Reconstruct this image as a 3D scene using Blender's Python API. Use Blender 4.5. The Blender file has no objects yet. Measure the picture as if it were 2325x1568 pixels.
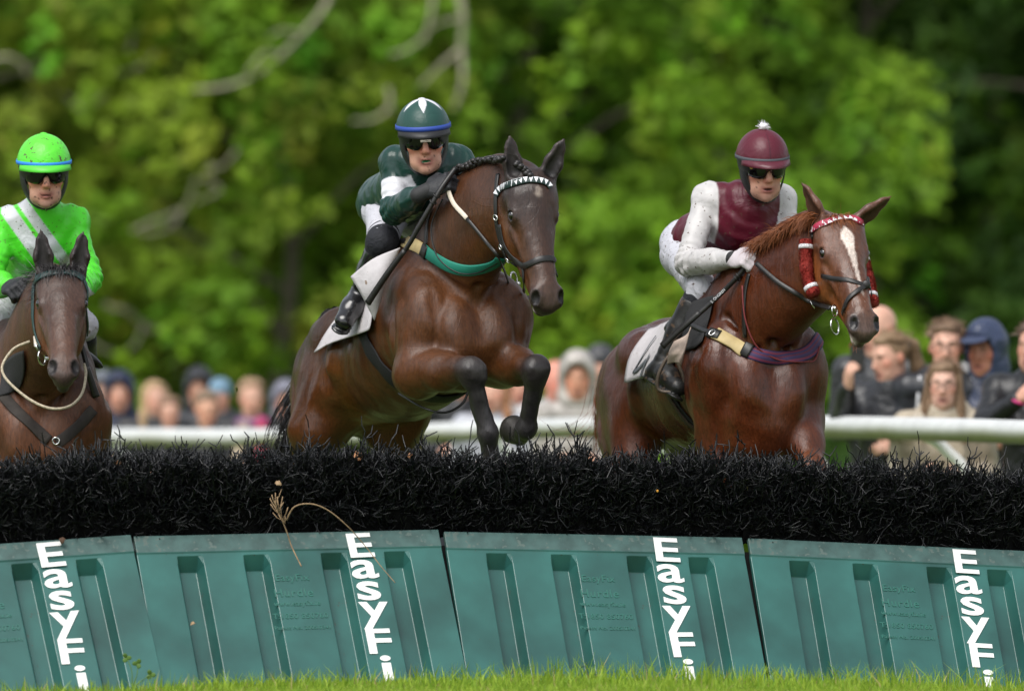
import bpy, bmesh, math, random
import numpy as np
from mathutils import Vector, Matrix
from mathutils.bvhtree import BVHTree

scn = bpy.context.scene
COL = scn.collection
R = math.radians

# ------------------------------------------------------------------ camera
CAM_Y, CAM_Z, LENS, PITCH = -36.6, 0.93, 300.0, 0.01306
cam_data = bpy.data.cameras.new("camera")
cam_data.lens = LENS; cam_data.sensor_width = 36.0
cam_data.clip_start = 1.0; cam_data.clip_end = 2000.0
cam_data.dof.use_dof = True
cam_data.dof.focus_distance = 37.0
cam_data.dof.aperture_fstop = 2.2
cam = bpy.data.objects.new("camera", cam_data); COL.objects.link(cam)
cam.location = (0, CAM_Y, CAM_Z); cam.rotation_euler = (math.pi/2 + PITCH, 0, 0)
scn.camera = cam

# ------------------------------------------------------------------ world, sun, exposure
SUN_EL, SUN_AZ = R(56), R(-28)          # azimuth measured from the camera side, negative = left
sun_from = Vector((math.sin(SUN_AZ)*math.cos(SUN_EL), -math.cos(SUN_AZ)*math.cos(SUN_EL), math.sin(SUN_EL)))
world = bpy.data.worlds.new("World"); scn.world = world; world.use_nodes = True
wn = world.node_tree
sky = wn.nodes.new("ShaderNodeTexSky"); sky.sky_type = 'NISHITA'; sky.sun_disc = False
sky.sun_elevation = SUN_EL; sky.sun_rotation = math.atan2(sun_from.x, sun_from.y)
sky.air_density = 1.0; sky.dust_density = 1.5; sky.ozone_density = 1.0
bg = wn.nodes["Background"]; bg.inputs[1].default_value = 0.10
# an overcast sky is nearly colourless: pull the clear-sky blue towards grey
hs = wn.nodes.new("ShaderNodeHueSaturation"); hs.inputs["Saturation"].default_value = 0.30
wn.links.new(sky.outputs[0], hs.inputs["Color"]); wn.links.new(hs.outputs[0], bg.inputs[0])
sun_data = bpy.data.lights.new("sun", 'SUN'); sun_data.energy = 1.5; sun_data.angle = R(40); sun_data.color = (1.0, 0.97, 0.92)
sun = bpy.data.objects.new("sun", sun_data); COL.objects.link(sun)
sun.location = (-10, -10, 30)
sun.rotation_euler = sun_from.to_track_quat('Z', 'Y').to_euler()
scn.view_settings.view_transform = 'Standard'; scn.view_settings.look = 'None'
scn.view_settings.gamma = 1.0; scn.view_settings.use_curve_mapping = False
scn.view_settings.exposure = 1.08
scn.render.engine = 'CYCLES'
scn.cycles.use_denoising = True
scn.cycles.max_bounces = 6; scn.cycles.transparent_max_bounces = 6
scn.cycles.sample_clamp_indirect = 4.0

# ------------------------------------------------------------------ helpers
FPX = 2324*LENS/36.0
def P(u, v, y):
    """Point of the place seen at (u, v) of a 2324 x 1568 picture, at depth coordinate y."""
    cx = (u-1162)/FPX; cz = (784-v)/FPX
    d = Vector((cx, 1.0, cz)); c, s = math.cos(PITCH), math.sin(PITCH)
    d = Vector((d.x, d.y*c - d.z*s, d.y*s + d.z*c))
    t = (y-CAM_Y)/d.y
    return Vector((0, CAM_Y, CAM_Z)) + d*t
def proj(p):
    q = Vector(p)-Vector((0, CAM_Y, CAM_Z)); c, s = math.cos(PITCH), math.sin(PITCH)
    f = q.y*c+q.z*s; z = -q.y*s+q.z*c
    return (1162+FPX*q.x/f, 784-FPX*z/f)

def sm(c):                       # 8-bit sRGB triple -> linear
    return tuple(((x/255)/12.92 if x <= 10 else (((x/255)+0.055)/1.055)**2.4) for x in c)

def thing(name, label, cat, loc=(0, 0, 0), group=None):
    o = bpy.data.objects.new(name, None); COL.objects.link(o)
    o.location = loc; o.empty_display_size = 0.1
    o["label"] = label; o["category"] = cat
    if group: o["group"] = group
    return o
def link(name, me, mat=None, parent=None, smooth=True, kind=None, local=False):
    """Link a mesh whose vertices are in world coordinates (local=True: in the parent's)."""
    o = bpy.data.objects.new(name, me); COL.objects.link(o)
    if mat is not None:
        me.materials.clear()
        for m in (mat if isinstance(mat, (list, tuple)) else [mat]): me.materials.append(m)
    if smooth and len(me.polygons):
        me.polygons.foreach_set("use_smooth", [True]*len(me.polygons))
    if parent is not None:
        o.parent = parent
        if not local and parent.type == 'EMPTY':
            o.matrix_parent_inverse = Matrix.Translation(-Vector(parent.location))
    if kind: o["kind"] = kind
    return o
def tag(o, label, cat, group=None):
    o["label"] = label; o["category"] = cat
    if group: o["group"] = group
    return o
def np_mesh(name, v, quads=None, tris=None):
    v = np.asarray(v, dtype=np.float32).reshape(-1, 3)
    me = bpy.data.meshes.new(name)
    nq = 0 if quads is None else len(quads); nt = 0 if tris is None else len(tris)
    me.vertices.add(len(v)); me.vertices.foreach_set("co", v.ravel())
    loops = []; starts = []; tot = []
    if nq: loops.append(np.asarray(quads, dtype=np.int32).ravel())
    if nt: loops.append(np.asarray(tris, dtype=np.int32).ravel())
    lo = np.concatenate(loops)
    me.loops.add(len(lo)); me.loops.foreach_set("vertex_index", lo)
    me.polygons.add(nq+nt)
    st = np.concatenate([np.arange(nq)*4, nq*4+np.arange(nt)*3]).astype(np.int32)
    me.polygons.foreach_set("loop_start", st)
    me.update(calc_edges=True); me.validate()
    return me
def set_col(me, cols, name="Col"):
    a = me.color_attributes.new(name, 'FLOAT_COLOR', 'POINT')
    c = np.ones((len(me.vertices), 4), dtype=np.float32); c[:, :3] = cols
    a.data.foreach_set("color", c.ravel())
def py_mesh(name, v, f):
    me = bpy.data.meshes.new(name); me.from_pydata([tuple(x) for x in v], [], f); me.update(); return me

class MB:
    """Collects small solids into one mesh."""
    def __init__(s): s.v = []; s.f = []
    def box(s, c, size, ax=None):
        c = Vector(c); ax = ax or (Vector((1,0,0)), Vector((0,1,0)), Vector((0,0,1))); b = len(s.v)
        for i in (-1, 1):
            for j in (-1, 1):
                for k in (-1, 1):
                    s.v.append(c+ax[0]*(i*size[0]/2)+ax[1]*(j*size[1]/2)+ax[2]*(k*size[2]/2))
        s.f += [tuple(b+i for i in q) for q in ((0,1,3,2),(4,6,7,5),(0,4,5,1),(2,3,7,6),(0,2,6,4),(1,5,7,3))]
        return s
    def tube(s, pts, rad, n=8, closed=False, cap=True):
        pts = [Vector(p) for p in pts]; m = len(pts)
        rad = [rad]*m if isinstance(rad, (int, float)) else list(rad)
        b = len(s.v); up = None
        for i, p in enumerate(pts):
            if closed: t = pts[(i+1) % m]-pts[i-1]
            else: t = pts[min(i+1, m-1)]-pts[max(i-1, 0)]
            t = t.normalized() if t.length > 1e-9 else Vector((0, 0, 1))
            if up is None: up = t.orthogonal().normalized()
            up = (up-t*up.dot(t))
            up = up.normalized() if up.length > 1e-6 else t.orthogonal().normalized()
            w = t.cross(up)
            for j in range(n):
                a = 2*math.pi*j/n; s.v.append(p+(up*math.cos(a)+w*math.sin(a))*rad[i])
        for i in range(m if closed else m-1):
            i2 = (i+1) % m
            for j in range(n):
                s.f.append((b+i*n+j, b+i*n+(j+1) % n, b+i2*n+(j+1) % n, b+i2*n+j))
        if cap and not closed:
            s.f.append(tuple(b+j for j in reversed(range(n)))); s.f.append(tuple(b+(m-1)*n+j for j in range(n)))
        return s
    def ribbon(s, pts, nrm, width, thick, closed=False):
        """A strap: points with outward normals, width across, thickness outwards."""
        pts = [Vector(p) for p in pts]; m = len(pts); b = len(s.v)
        width = [width]*m if isinstance(width, (int, float)) else list(width)
        for i, p in enumerate(pts):
            if closed: t = pts[(i+1) % m]-pts[i-1]
            else: t = pts[min(i+1, m-1)]-pts[max(i-1, 0)]
            n = Vector(nrm[i]); n = (n-t.normalized()*n.dot(t.normalized())); n = n.normalized() if n.length > 1e-6 else t.orthogonal().normalized()
            w = t.normalized().cross(n)*width[i]/2
            e = w*0.86
            s.v += [p-w, p-w+n*thick*0.55, p-e+n*thick, p+e+n*thick, p+w+n*thick*0.55, p+w]
        for i in range(m if closed else m-1):
            i2 = (i+1) % m
            for j in range(6):
                s.f.append((b+i*6+j, b+i*6+(j+1) % 6, b+i2*6+(j+1) % 6, b+i2*6+j))
        if not closed:
            s.f.append(tuple(b+j for j in range(6))); s.f.append(tuple(b+(m-1)*6+j for j in reversed(range(6))))
        return s
    def torus(s, c, ax, r, t, n=18, k=6, sx=1.0):
        c = Vector(c); ax = Vector(ax).normalized(); u = ax.orthogonal().normalized(); w = ax.cross(u)
        return s.tube([c+u*math.cos(2*math.pi*i/n)*r*sx+w*math.sin(2*math.pi*i/n)*r for i in range(n)], t, k, closed=True)
    def ball(s, c, r, n=10, k=7, ax=None):
        c = Vector(c); r = (r, r, r) if isinstance(r, (int, float)) else r
        ax = ax or (Vector((1,0,0)), Vector((0,1,0)), Vector((0,0,1))); b = len(s.v)
        for i in range(k+1):
            ph = math.pi*i/k
            for j in range(n):
                th = 2*math.pi*j/n
                s.v.append(c+ax[0]*(r[0]*math.sin(ph)*math.cos(th))+ax[1]*(r[1]*math.sin(ph)*math.sin(th))+ax[2]*(r[2]*math.cos(ph)))
        for i in range(k):
            for j in range(n):
                s.f.append((b+i*n+j, b+(i+1)*n+j, b+(i+1)*n+(j+1) % n, b+i*n+(j+1) % n))
        return s
    def build(s, name, mat, parent=None, smooth=True, kind=None, local=False, fix=True):
        me = py_mesh(name, s.v, s.f)
        if fix:
            bm = bmesh.new(); bm.from_mesh(me)
            bmesh.ops.remove_doubles(bm, verts=bm.verts, dist=1e-6)
            bmesh.ops.recalc_face_normals(bm, faces=bm.faces); bm.to_mesh(me); bm.free()
        return link(name, me, mat, parent, smooth, kind, local)

def cr(pts, n=8, closed=False):
    """Catmull-Rom through the points."""
    pts = [Vector(p) for p in pts]; out = []; m = len(pts)
    for i in range(m if closed else m-1):
        if closed: a, b, c, d = pts[i-1], pts[i], pts[(i+1) % m], pts[(i+2) % m]
        else: a, b, c, d = pts[max(i-1, 0)], pts[i], pts[i+1], pts[min(i+2, m-1)]
        for k in range(n):
            t = k/n
            out.append(0.5*((2*b)+(c-a)*t+(2*a-5*b+4*c-d)*t*t+(3*b-a-3*c+d)*t**3))
    if not closed: out.append(pts[-1].copy())
    return out

# ------------------------------------------------------------------ materials
def mat(name, col=(0.5, 0.5, 0.5), rough=0.6, metal=0.0, spec=0.5, noise=0.0, nscale=20.0, bump=0.0, bscale=60.0,
        attr=None, sheen=0.0, coat=0.0, col2=None, speck=None, transl=0.0, bdist=0.004, wrinkle=0.0, wscale=14.0):
    m = bpy.data.materials.new(name); m.use_nodes = True; nt = m.node_tree; N = nt.nodes; L = nt.links
    b = N["Principled BSDF"]; b.inputs["Roughness"].default_value = rough; b.inputs["Metallic"].default_value = metal
    b.inputs["Specular IOR Level"].default_value = spec
    if sheen: b.inputs["Sheen Weight"].default_value = sheen; b.inputs["Sheen Roughness"].default_value = 0.5
    if coat: b.inputs["Coat Weight"].default_value = coat; b.inputs["Coat Roughness"].default_value = 0.25
    tc = N.new("ShaderNodeTexCoord"); src = None
    if attr:
        a = N.new("ShaderNodeVertexColor"); a.layer_name = attr; src = a.outputs[0]
    else:
        rgb = N.new("ShaderNodeRGB"); rgb.outputs[0].default_value = (*col, 1); src = rgb.outputs[0]
    if noise or col2:
        n = N.new("ShaderNodeTexNoise"); n.inputs["Scale"].default_value = nscale; n.inputs["Detail"].default_value = 5
        L.new(tc.outputs["Object"], n.inputs["Vector"])
        if col2:
            mx = N.new("ShaderNodeMix"); mx.data_type = 'RGBA'
            rp = N.new("ShaderNodeValToRGB"); rp.color_ramp.elements[0].position = 0.42; rp.color_ramp.elements[1].position = 0.62
            L.new(n.outputs["Fac"], rp.inputs[0]); L.new(rp.outputs[0], mx.inputs[0])
            L.new(src, mx.inputs[6]); mx.inputs[7].default_value = (*col2, 1); src = mx.outputs[2]
        if noise:
            mr = N.new("ShaderNodeMapRange"); mr.inputs[1].default_value = 0.3; mr.inputs[2].default_value = 0.7
            mr.inputs[3].default_value = 1-noise; mr.inputs[4].default_value = 1+noise; L.new(n.outputs["Fac"], mr.inputs[0])
            vm = N.new("ShaderNodeVectorMath"); vm.operation = 'SCALE'; L.new(src, vm.inputs[0]); L.new(mr.outputs[0], vm.inputs["Scale"]); src = vm.outputs[0]
    if speck:                               # dried mud splashes: (colour, scale, threshold)
        n2 = N.new("ShaderNodeTexNoise"); n2.inputs["Scale"].default_value = speck[1]; n2.inputs["Detail"].default_value = 2.0; n2.inputs["Roughness"].default_value = 0.75
        L.new(tc.outputs["Object"], n2.inputs["Vector"])
        rp2 = N.new("ShaderNodeValToRGB"); rp2.color_ramp.elements[0].position = speck[2]; rp2.color_ramp.elements[1].position = speck[2]+0.03
        L.new(n2.outputs["Fac"], rp2.inputs[0])
        mx2 = N.new("ShaderNodeMix"); mx2.data_type = 'RGBA'; L.new(rp2.outputs[0], mx2.inputs[0]); L.new(src, mx2.inputs[6]); mx2.inputs[7].default_value = (*speck[0], 1); src = mx2.outputs[2]
    L.new(src, b.inputs["Base Color"])
    last = None
    if bump:
        n3 = N.new("ShaderNodeTexNoise"); n3.inputs["Scale"].default_value = bscale; n3.inputs["Detail"].default_value = 4
        L.new(tc.outputs["Object"], n3.inputs["Vector"])
        bp = N.new("ShaderNodeBump"); bp.inputs["Strength"].default_value = bump; bp.inputs["Distance"].default_value = bdist
        L.new(n3.outputs["Fac"], bp.inputs["Height"]); last = bp
    if wrinkle:
        n4 = N.new("ShaderNodeTexNoise"); n4.inputs["Scale"].default_value = wscale; n4.inputs["Detail"].default_value = 3; n4.inputs["Distortion"].default_value = 1.6; n4.inputs["Roughness"].default_value = 0.45
        L.new(tc.outputs["Object"], n4.inputs["Vector"])
        bp2 = N.new("ShaderNodeBump"); bp2.inputs["Strength"].default_value = wrinkle; bp2.inputs["Distance"].default_value = 0.02
        L.new(n4.outputs["Fac"], bp2.inputs["Height"])
        if last: L.new(last.outputs[0], bp2.inputs["Normal"])
        last = bp2
    if last: L.new(last.outputs[0], b.inputs["Normal"])
    if transl:
        tr = N.new("ShaderNodeBsdfTranslucent"); ms = N.new("ShaderNodeMixShader"); ms.inputs[0].default_value = transl
        L.new(src, tr.inputs[0]); L.new(b.outputs[0], ms.inputs[1]); L.new(tr.outputs[0], ms.inputs[2])
        L.new(ms.outputs[0], N["Material Output"].inputs[0])
    return m

# ------------------------------------------------------------------ smooth solids (signed distance fields -> one continuous mesh)
def wob(p, seed, freq):
    """cheap smooth noise in about [-1, 1]"""
    rng = np.random.RandomState(seed); o = np.zeros(p.shape[:-1], dtype=np.float32)
    for i in range(5):
        d = rng.normal(size=3); d /= np.linalg.norm(d); f = freq*rng.uniform(0.6, 1.7)
        o += np.sin(p @ (d*f).astype(np.float32) + rng.uniform(0, 6.28)).astype(np.float32)
    return o/3.2
class SDF:
    def __init__(s): s.pr = []
    def cap(s, a, b, ra, rb=None, k=0.03, flat=None, col=None, sub=False):
        rb = ra if rb is None else rb
        a = np.array(a, dtype=np.float32); b = np.array(b, dtype=np.float32)
        s.pr.append(dict(t='c', a=a, b=b, ra=ra, rb=rb, k=k, flat=flat, col=col, sub=sub)); return s
    def ell(s, c, r, ax=None, k=0.03, col=None, sub=False):
        r = (r, r, r) if isinstance(r, (int, float)) else r
        A = np.eye(3) if ax is None else np.array([list(Vector(x).normalized()) for x in ax])
        s.pr.append(dict(t='e', c=np.array(c, dtype=np.float32), r=np.array(r, dtype=np.float32), A=A.astype(np.float32), k=k, col=col, sub=sub)); return s
    def chain(s, pts, rad, k=0.02, flat=None, col=None):
        for i in range(len(pts)-1):
            s.cap(pts[i], pts[i+1], rad[i], rad[i+1], k, flat, col if not isinstance(col, list) else col[i])
        return s
    @staticmethod
    def bbox(q, m):
        if q['t'] == 'c':
            f = 1.0 if q['flat'] is None else max(1.0, q['flat'][1])
            return np.minimum(q['a']-q['ra']*f, q['b']-q['rb']*f)-m, np.maximum(q['a']+q['ra']*f, q['b']+q['rb']*f)+m
        e = np.sqrt(((q['A']*q['r'][:, None])**2).sum(0)); return q['c']-e-m, q['c']+e+m
    @staticmethod
    def dist(q, p):
        if q['t'] == 'c':
            pa = p-q['a']; ba = q['b']-q['a']; sc = 1.0
            if q['flat'] is not None:
                w = np.array(Vector(q['flat'][0]).normalized(), dtype=np.float32); f = 1.0/q['flat'][1]-1.0
                pa = pa+(pa @ w)[..., None]*(w*f); ba = ba+ba.dot(w)*w*f; sc = min(1.0, q['flat'][1])
            h = np.clip((pa @ ba)/max(float(ba.dot(ba)), 1e-9), 0, 1)
            d = pa-h[..., None]*ba
            return (np.sqrt(np.einsum('...i,...i->...', d, d))-(q['ra']+(q['rb']-q['ra'])*h))*sc
        l = (p-q['c']) @ q['A'].T; l1 = l/q['r']; k0 = np.sqrt(np.einsum('...i,...i->...', l1, l1)); l2 = l1/q['r']
        k1 = np.sqrt(np.einsum('...i,...i->...', l2, l2)); return k0*(k0-1.0)/np.maximum(k1, 1e-6)
    def mesh(s, name, res, base=(0.5, 0.5, 0.5), disp=None, smooth=1, soft=0.012):
        lo = np.full(3, 1e9); hi = -lo
        for q in s.pr:
            if q['sub']: continue
            a, b = s.bbox(q, 4*res+0.01); lo = np.minimum(lo, a); hi = np.maximum(hi, b)
        n = np.ceil((hi-lo)/res).astype(int)+1
        D = np.full(n, 0.5, dtype=np.float32)
        gx, gy, gz = [(lo[i]+np.arange(n[i])*res).astype(np.float32) for i in range(3)]
        for q in s.pr:
            k = q['k']; a, b = s.bbox(q, k+3*res)
            i0 = np.clip(np.floor((a-lo)/res).astype(int), 0, n-1); i1 = np.clip(np.ceil((b-lo)/res).astype(int)+1, 1, n)
            if (i1 <= i0).any(): continue
            sl = tuple(slice(i0[i], i1[i]) for i in range(3))
            p = np.stack(np.meshgrid(gx[sl[0]], gy[sl[1]], gz[sl[2]], indexing='ij'), -1)
            e = s.dist(q, p); d = D[sl]
            if q['sub']:
                h = np.maximum(k-np.abs(d+e), 0)/k; D[sl] = np.maximum(d, -e)+h*h*k*0.25
            else:
                h = np.maximum(k-np.abs(d-e), 0)/k; D[sl] = np.minimum(d, e)-h*h*k*0.25
        if disp is not None:
            m = np.abs(D) < 0.05; ix = np.argwhere(m)
            pp = (lo+ix*res).astype(np.float32); D[m] += disp(pp)
        # naive surface nets
        ins = D < 0
        c = ins[:-1, :-1, :-1].astype(np.int8)
        cnt = np.zeros_like(c)
        for dx in (0, 1):
            for dy in (0, 1):
                for dz in (0, 1):
                    cnt += ins[dx:n[0]-1+dx, dy:n[1]-1+dy, dz:n[2]-1+dz]
        act = (cnt > 0) & (cnt < 8); ci = np.argwhere(act); N = len(ci)
        idx = np.full(act.shape, -1, dtype=np.int32); idx[act] = np.arange(N)
        cor = [(dx, dy, dz) for dx in (0, 1) for dy in (0, 1) for dz in (0, 1)]
        val = [D[ci[:, 0]+o[0], ci[:, 1]+o[1], ci[:, 2]+o[2]] for o in cor]
        acc = np.zeros((N, 3)); w = np.zeros(N)
        for i in range(8):
            for j in range(i+1, 8):
                o1, o2 = cor[i], cor[j]
                if sum(abs(o1[x]-o2[x]) for x in range(3)) != 1: continue
                cr_ = (val[i] < 0) != (val[j] < 0)
                t = np.where(cr_, val[i]/np.where(cr_, val[i]-val[j], 1), 0)
                acc += np.where(cr_[:, None], np.array(o1)+t[:, None]*(np.array(o2)-np.array(o1)), 0); w += cr_
        V = lo+(ci+acc/w[:, None])*res
        quads = []
        for ax in range(3):
            u, v = (ax+1) % 3, (ax+2) % 3
            A = ins; s1 = [slice(None)]*3; s2 = [slice(None)]*3
            s1[ax] = slice(0, -1); s2[ax] = slice(1, None)
            ch = A[tuple(s1)] != A[tuple(s2)]
            e = np.argwhere(ch); ok = (e[:, u] > 0) & (e[:, v] > 0) & (e[:, u] < n[u]-1) & (e[:, v] < n[v]-1); e = e[ok]
            fl = A[e[:, 0], e[:, 1], e[:, 2]]
            def g(du, dv):
                q = e.copy(); q[:, u] -= du; q[:, v] -= dv; return idx[q[:, 0], q[:, 1], q[:, 2]]
            q = np.stack([g(1, 1), g(0, 1), g(0, 0), g(1, 0)], 1)
            q[~fl] = q[~fl][:, ::-1]; quads.append(q)
        Q = np.concatenate(quads)
        for _ in range(smooth):                                   # light relaxation of the grid steps
            nb = np.zeros((N, 3)); k = np.zeros(N)
            for i in range(4):
                a_, b_ = Q[:, i], Q[:, (i+1) % 4]
                for x in range(3): nb[:, x] += np.bincount(a_, V[b_, x], N)+np.bincount(b_, V[a_, x], N)
                k += np.bincount(a_, minlength=N)+np.bincount(b_, minlength=N)
            V = 0.5*V+0.5*nb/np.maximum(k, 1)[:, None]
        cols = None
        if any(q['col'] is not None for q in s.pr):
            cols = np.zeros((N, 3)); wt = np.full(N, 1e-9); Vf = V.astype(np.float32)
            for q in s.pr:
                if q['sub'] : continue
                a, b = s.bbox(q, 0.06); m = ((V > a) & (V < b)).all(1)
                if not m.any(): continue
                ww = np.exp(-np.maximum(s.dist(q, Vf[m]), -0.02)/soft)
                cols[m] += ww[:, None]*np.array(q['col'] if q['col'] is not None else base); wt[m] += ww
            cols = cols/wt[:, None]
            for q in s.pr:
                if q['sub'] and q['col'] is not None:
                    f = np.clip(1-s.dist(q, Vf)/q.get('fall', 0.008), 0, 1)[:, None]; cols = cols*(1-f)+np.array(q['col'])*f
        me = np_mesh(name, V, quads=Q)
        if cols is not None: set_col(me, cols)
        me["np_ok"] = 1
        return me, V, cols

def bvh_of(*objs):
    vs = []; fs = []
    for o in objs:
        me = o.data if hasattr(o, "data") else o
        b = len(vs); vs += [v.co.copy() for v in me.vertices]; fs += [[b+i for i in p.vertices] for p in me.polygons]
    return BVHTree.FromPolygons(vs, fs)
def snap(bvh, pts, off=0.0):
    """nearest surface points and outward normals"""
    o = []; ns = []
    for p in pts:
        q, n, i, d = bvh.find_nearest(Vector(p)); o.append(q+n*off); ns.append(n)
    return o, ns
def drape(bvh, uv, y0=-3.0, off=0.004, y_default=0.9):
    """points of the picture carried back along the line of sight on to a surface"""
    o = []; ns = []; C = Vector((0, CAM_Y, CAM_Z))
    for (u, v) in uv:
        d = (P(u, v, 1.0)-C).normalized(); q, n, i, dist = bvh.ray_cast(C, d)
        if q is None:
            q = P(u, v, o[-1].y if o else y_default); q2, n, i, dd = bvh.find_nearest(q); q = q2
        o.append(q+n*off); ns.append(n)
    return o, ns
def plane_loop(me, c, n, near):
    """closed outline where a plane cuts a mesh, the loop nearest to a point; returns ordered points"""
    bm = bmesh.new(); bm.from_mesh(me)
    r = bmesh.ops.bisect_plane(bm, geom=bm.verts[:]+bm.edges[:]+bm.faces[:], plane_co=c, plane_no=n, clear_inner=True, clear_outer=True)
    es = [e for e in bm.edges]; adj = {}
    for e in es:
        a, b = e.verts; adj.setdefault(a, []).append(b); adj.setdefault(b, []).append(a)
    seen = set(); best = None
    for v0 in list(adj):
        if v0 in seen: continue
        path = [v0]; seen.add(v0); cur = v0
        while True:
            nx = [w for w in adj[cur] if w not in seen]
            if not nx: break
            cur = nx[0]; seen.add(cur); path.append(cur)
        pts = [v.co.copy() for v in path]
        if len(pts) < 8: continue
        ctr = sum(pts, Vector())/len(pts); d = (ctr-Vector(near)).length
        if best is None or d < best[0]: best = (d, pts)
    bm.free()
    return best[1] if best else []
def resample(pts, n, closed=True):
    L = [0.0]; q = pts+[pts[0]] if closed else pts
    for i in range(1, len(q)): L.append(L[-1]+(q[i]-q[i-1]).length)
    out = []; k = 0
    for i in range(n):
        t = L[-1]*i/(n if closed else n-1)
        while k < len(L)-2 and L[k+1] < t: k += 1
        f = (t-L[k])/max(L[k+1]-L[k], 1e-9); out.append(q[k].lerp(q[k+1], min(max(f, 0), 1)))
    return out
def smooth_loop(pts, it=6):
    m = len(pts)
    for _ in range(it): pts = [(pts[i-1]+pts[i]*2+pts[(i+1) % m])/4 for i in range(m)]
    return pts
# ================================================================== SETTING
random.seed(4); rng = np.random.RandomState(11)
RAIL = [P(-420, 990, 25), P(-100, 991, 22.3), P(230, 992, 20), P(600, 993, 18), P(1000, 981, 16), P(1260, 972, 14.2), P(1600, 969, 11.6),
        P(1880, 969, 9.2), P(2324, 981, 6.0), P(2700, 1001, 3.9), P(2950, 1015, 2.6)]
_rx = np.array([p.x for p in RAIL]); _ry = np.array([p.y for p in RAIL])
def rail_y(x): return np.interp(x, _rx, _ry)
def gz(x, y):
    x = np.asarray(x, dtype=float); y = np.asarray(y, dtype=float)
    crown = -0.012*np.clip(np.abs(x), 0, 4)**2*np.exp(-(y/6.0)**2)
    t = np.clip((y-rail_y(x)-0.2)/1.2, 0, 1); dip = -0.26*t*t*(3-2*t)
    return crown+dip-0.03
xs = np.unique(np.concatenate([np.linspace(-400, -12, 14), np.linspace(-12, 12, 49), np.linspace(12, 400, 14)]))
ys = np.unique(np.concatenate([np.linspace(-60, -6, 16), np.linspace(-6, 40, 70), np.linspace(40, 600, 16)]))
gxx, gyy = np.meshgrid(xs, ys, indexing='ij')
gv = np.stack([gxx, gyy, gz(gxx, gyy)], -1).reshape(-1, 3)
nx_, ny_ = len(xs), len(ys)
gi = (np.arange(nx_-1)[:, None]*ny_+np.arange(ny_-1)[None, :]).ravel()
m_ground = mat("turf", (0.075, 0.13, 0.022), 0.9, noise=0.35, nscale=3.0, bump=0.6, bscale=40, bdist=0.02, col2=(0.10, 0.14, 0.03))
g = link("ground", np_mesh("ground", gv, quads=np.stack([gi, gi+ny_, gi+ny_+1, gi+1], 1)), m_ground); g["kind"] = "structure"

# ---- grass in front of the hurdle
def blades(n, x0, x1, y0, y1, hmin, hmax, seed, wmin=0.0022, wmax=0.0042):
    r = np.random.RandomState(seed)
    x = r.uniform(x0, x1, n); y = r.uniform(y0, y1, n); h = r.uniform(hmin, hmax, n)*(0.65+0.6*(wob(np.stack([x, y, 0*x], -1).astype(np.float32), seed, 5.0)*0.5+0.5))
    w = r.uniform(wmin, wmax, n); a = r.uniform(0, 6.28, n); b = r.normal(0, 0.42, n)*h; c = r.uniform(0, 6.28, n)
    z = gz(x, y)-0.004
    base = np.stack([x, y, z], -1); side = np.stack([np.cos(a), np.sin(a), 0*a], -1)*w[:, None]; lean = np.stack([np.cos(c), np.sin(c), 0*c], -1)*b[:, None]
    up = np.array([0, 0, 1.0])
    m1 = base+lean*0.25+up*(h*0.5)[:, None]; t = base+lean+up*h[:, None]*0.96
    V = np.stack([base-side, base+side, m1+side*0.8, m1-side*0.8, t], 1).reshape(-1, 3)
    i = np.arange(n)*5
    me = np_mesh("grass", V, quads=np.stack([i, i+1, i+2, i+3], 1), tris=np.stack([i+3, i+2, i+4], 1))
    g1 = np.array([0.16, 0.30, 0.02]); g2 = np.array([0.36, 0.49, 0.05]); g3 = np.array([0.42, 0.36, 0.14])
    f = r.uniform(0, 1, n)[:, None]; col = g1*(1-f)+g2*f; dry = r.uniform(0, 1, n) < 0.05; col[dry] = g3
    set_col(me, np.repeat(col, 5, 0)); return me
m_grass = mat("grass_blade", rough=0.55, attr="Col", transl=0.35, spec=0.3)
link("grass", blades(52000, -2.75, 2.75, -3.0, 0.15, 0.028, 0.066, 5), m_grass, kind="stuff")["label"] = "short green turf growing up to the foot of the hurdles"
link("long_grass", blades(5000, -2.75, 2.75, -1.9, -0.2, 0.06, 0.135, 8), m_grass, kind="stuff")["label"] = "longer grass tufts at the foot of the hurdles"

# ---- hurdles
m_green = mat("hurdle_plastic", (0.022, 0.095, 0.083), 0.30, noise=0.38, nscale=2.8, bump=0.10, bscale=90, bdist=0.002, spec=0.6, coat=0.0, speck=((0.050, 0.042, 0.028), 42.0, 0.705))  # broad colour noise imitates soft reflections; the specks are mud
m_band = mat("hurdle_weathered_band", (0.046, 0.098, 0.090), 0.5, noise=0.30, nscale=14.0, bump=0.3, bscale=60, bdist=0.003, speck=((0.085, 0.125, 0.112), 26.0, 0.60))
m_white = mat("white_vinyl", (0.80, 0.80, 0.78), 0.4, noise=0.06, nscale=30, speck=((0.25, 0.22, 0.17), 60.0, 0.74))
m_emboss = mat("hurdle_relief", (0.026, 0.125, 0.100), 0.36, noise=0.1, nscale=20)
m_brush = mat("black_brush", (0.0055, 0.0058, 0.0070), 0.34, spec=0.48)
m_core = mat("brush_core", (0.004, 0.004, 0.004), 0.9, spec=0.1)  # near-black for the core added to keep light out of the brush
PSI = R(17.0); TANT = 0.65; TH = math.atan(TANT); PW = 1.346; PH = 0.60
SL = PH/math.cos(TH)                                    # slope length of a panel
nrm_h = Vector((math.sin(PSI), -math.cos(PSI), 0))      # the way the hurdle faces, level
POCK = [0.182, 0.470, 0.808, 1.086]
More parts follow.
